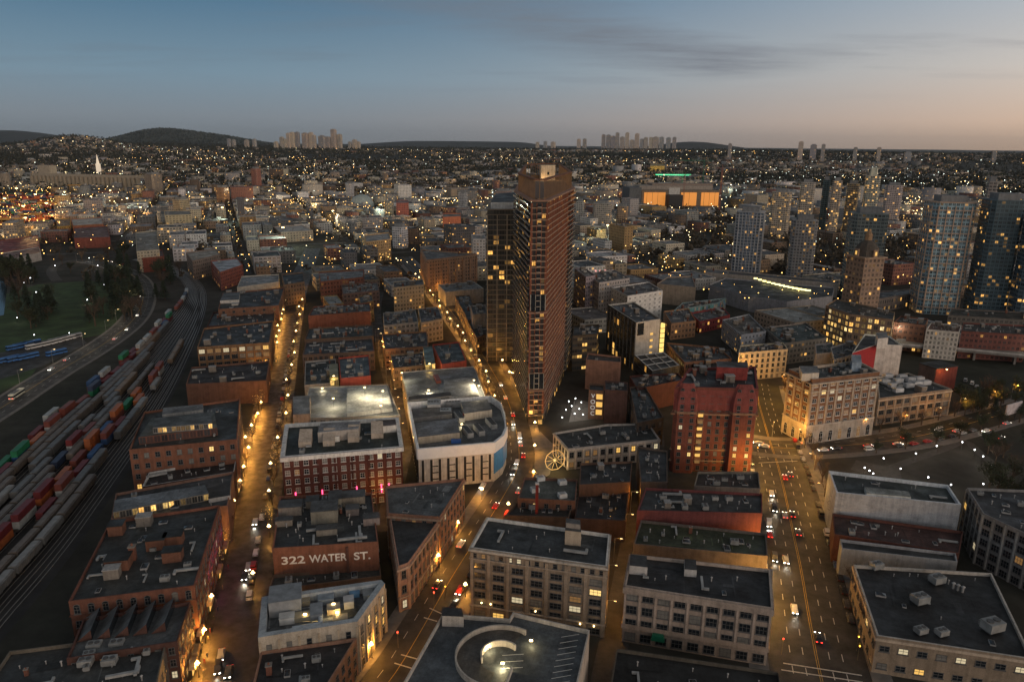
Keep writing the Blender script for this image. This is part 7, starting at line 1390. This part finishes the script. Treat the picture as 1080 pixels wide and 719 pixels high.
lights('amber_city_lights', LA, emat('far_amber_light', (1,.55,.14), 8), 'countless amber street lights scattered over the far city'); lights('warm_city_lights', LWm, emat('far_warm_light', (1,.80,.42), 7), 'countless warm white lights scattered over the far city'); lights('white_city_lights', LWc, emat('far_white_light', (.85,1,.88), 6), 'countless cold white lights scattered over the far city')
# grid roads
b = MB()
for a, c in GA:
    pp = proj(a.x, a.y, 0)
    if pp[1] > 300 or any(in_px(pp, z_) for z_ in NOB): continue
    d = (c-a).normalized(); n_ = Vector((-d.y, d.x))*5.5; b.face([(*(a-n_), terrain(*a)+.01), (*(a+n_), terrain(*a)+.01), (*(c+n_), terrain(*c)+.01), (*(c-n_), terrain(*c)+.01)], M_ASPH)
tag(b.build('grid_streets'), kind='structure')
# ================================================================== SKY, SUN, AIR
world = bpy.data.worlds.new('World'); S.world = world; world.use_nodes = True; nt = world.node_tree; nt.nodes.clear(); t = NT.__new__(NT); t.t = nt; t.n = nt.nodes
SUN_EL, SUN_AZ = math.radians(3.0), math.radians(138)
sky = t.a('ShaderNodeTexSky', sky_type='NISHITA'); sky.sun_disc = False; sky.sun_elevation = SUN_EL; sky.sun_rotation = SUN_AZ; sky.altitude = 100; sky.air_density = 1.2; sky.dust_density = 2.0; sky.ozone_density = 1.5
tc = t.a('ShaderNodeTexCoord'); sp = t.a('ShaderNodeSeparateXYZ'); t.l(tc.outputs['Generated'], sp.inputs[0]); x, y, z = sp.outputs
hl = t.ramp(z, [(0.0, (.175,.200,.225)), (.03, (.200,.240,.280)), (.08, (.165,.260,.345)), (.17, (.062,.155,.260)), (.5, (.10,.11,.12))])
hr = t.ramp(z, [(0.0, (.50,.34,.235)), (.03, (.70,.50,.37)), (.09, (.62,.56,.51)), (.18, (.40,.46,.53)), (.5, (.14,.145,.15))])
sd = t.math('ADD', t.math('MULTIPLY', x, math.sin(SUN_AZ)), t.math('MULTIPLY', y, math.cos(SUN_AZ)))
azc = t.a('ShaderNodeClamp'); t.l(t.math('MULTIPLY_ADD', sd, 1.3, 1.26), azc.inputs[0]); azp = t.math('POWER', azc.outputs[0], 1.5)
grad = t.mix(azp, hl, hr)
# the afterglow in the west, behind and right of the view
gl = t.a('ShaderNodeClamp'); t.l(t.math('MULTIPLY_ADD', sd, 1.35, -.35), gl.inputs[0]); gw = t.math('MULTIPLY', t.math('POWER', gl.outputs[0], 1.4), t.ramp(z, [(0.0, .75), (.12, 1.0), (.6, .25), (1.0, 0.0)]))
grad = t.mix(1.0, grad, t.mix(gw, (0, 0, 0), (1.75, 1.42, 1.12)), 'ADD')
# high thin cloud sheets: projected on a plane far above
zc_ = t.math('ADD', t.math('MAXIMUM', z, 0), .05); cx = t.math('DIVIDE', x, zc_); cy = t.math('DIVIDE', y, zc_); cmb = t.a('ShaderNodeCombineXYZ'); t.l(cx, cmb.inputs[0]); t.l(cy, cmb.inputs[1])
mp = t.a('ShaderNodeMapping'); mp.inputs['Rotation'].default_value = (0,0,math.radians(20)); mp.inputs['Scale'].default_value = (.28,.75,1); mp.inputs['Location'].default_value = (.6,.9,0); t.l(cmb.outputs[0], mp.inputs[0])
wob = t.noise(mp.outputs[0], 1.3, 6, .6); wob2 = t.noise(mp.outputs[0], 6.0, 5, .7)
def cloud_band(px, py, dx, dy, L, w):
    rx, ry = t.math('SUBTRACT', cx, px), t.math('SUBTRACT', cy, py)
    al = t.math('ADD', t.math('MULTIPLY', rx, dx), t.math('MULTIPLY', ry, dy)); ac = t.math('SUBTRACT', t.math('MULTIPLY', rx, -dy), t.math('MULTIPLY', ry, -dx))
    ac = t.math('ADD', ac, t.math('MULTIPLY', t.math('SUBTRACT', wob, .5), w*2.2)); ac = t.math('ABSOLUTE', ac)
    u_ = t.math('DIVIDE', al, L); e = t.math('MULTIPLY', t.ramp(u_, [(0.0, .75), (.5, 1.0), (.85, .8), (1.0, 0.0)]), t.math('GREATER_THAN', u_, -1.0))
    f_ = t.a('ShaderNodeClamp'); t.l(t.math('SUBTRACT', 1.0, t.math('DIVIDE', ac, w)), f_.inputs[0]); return t.math('MULTIPLY', t.math('MULTIPLY', f_.outputs[0], e), t.ramp(wob2, [(.3, .45), (.6, 1.0)]))
cl = cloud_band(-1.069,3.673,0.7016,0.7126,5.011,.8)
cl = t.math('MAXIMUM', cl, t.math('MULTIPLY', t.math('MULTIPLY', t.ramp(wob, [(.52, 0.0), (.72, 1.0)]), t.ramp(z, [(.05, 0.0), (.10, 1.0)])), .45)); cl = t.math('MULTIPLY', cl, 1.0)
grad2 = t.mix(cl, grad, t.mix(azp, (.13,.165,.215), (.26,.25,.275)))
bg = t.a('ShaderNodeBackground'); t.l(sky.outputs[0], bg.inputs[0]); bg.inputs[1].default_value = .012
bg2 = t.a('ShaderNodeBackground'); t.l(grad2, bg2.inputs[0]); bg2.inputs[1].default_value = 1.0
ad = t.a('ShaderNodeAddShader'); t.l(bg.outputs[0], ad.inputs[0]); t.l(bg2.outputs[0], ad.inputs[1]); wo = t.a('ShaderNodeOutputWorld'); t.l(ad.outputs[0], wo.inputs[0])
sl = bpy.data.lights.new('sun', 'SUN'); sl.energy = .35; sl.angle = math.radians(14); sl.color = (1,.66,.42); so = bpy.data.objects.new('sun', sl); COL.objects.link(so); so.location = (300,-200,400)
d = Vector((math.sin(SUN_AZ)*math.cos(math.radians(7)), math.cos(SUN_AZ)*math.cos(math.radians(7)), math.sin(math.radians(7)))); so.rotation_euler = d.to_track_quat('Z', 'Y').to_euler()
if True:
    hz = MB(); hz.box(0, 14500, -60, 640, 52000, 42000, bpy.data.materials.new('haze_air'), bottom=True); HZM = hz.mats[0]; HZM.use_nodes = True; tt = NT(HZM); pv = tt.a('ShaderNodeVolumePrincipled'); pv.inputs['Color'].default_value = (.74,.88,1.0,1); pv.inputs['Density'].default_value = 0.95e-5; pv.inputs['Anisotropy'].default_value = .2; oo = tt.a('ShaderNodeOutputMaterial'); tt.l(pv.outputs[0], oo.inputs['Volume']); tag(hz.build('haze'), kind='stuff')
S.view_settings.view_transform = 'Standard'; S.view_settings.look = 'None'; S.view_settings.exposure = 0; S.view_settings.gamma = 1
S.cycles.max_bounces = 4; S.cycles.diffuse_bounces = 2; S.cycles.glossy_bounces = 2; S.cycles.volume_bounces = 0; S.cycles.sample_clamp_indirect = 3; S.cycles.sample_clamp_direct = 0; S.cycles.use_light_tree = True
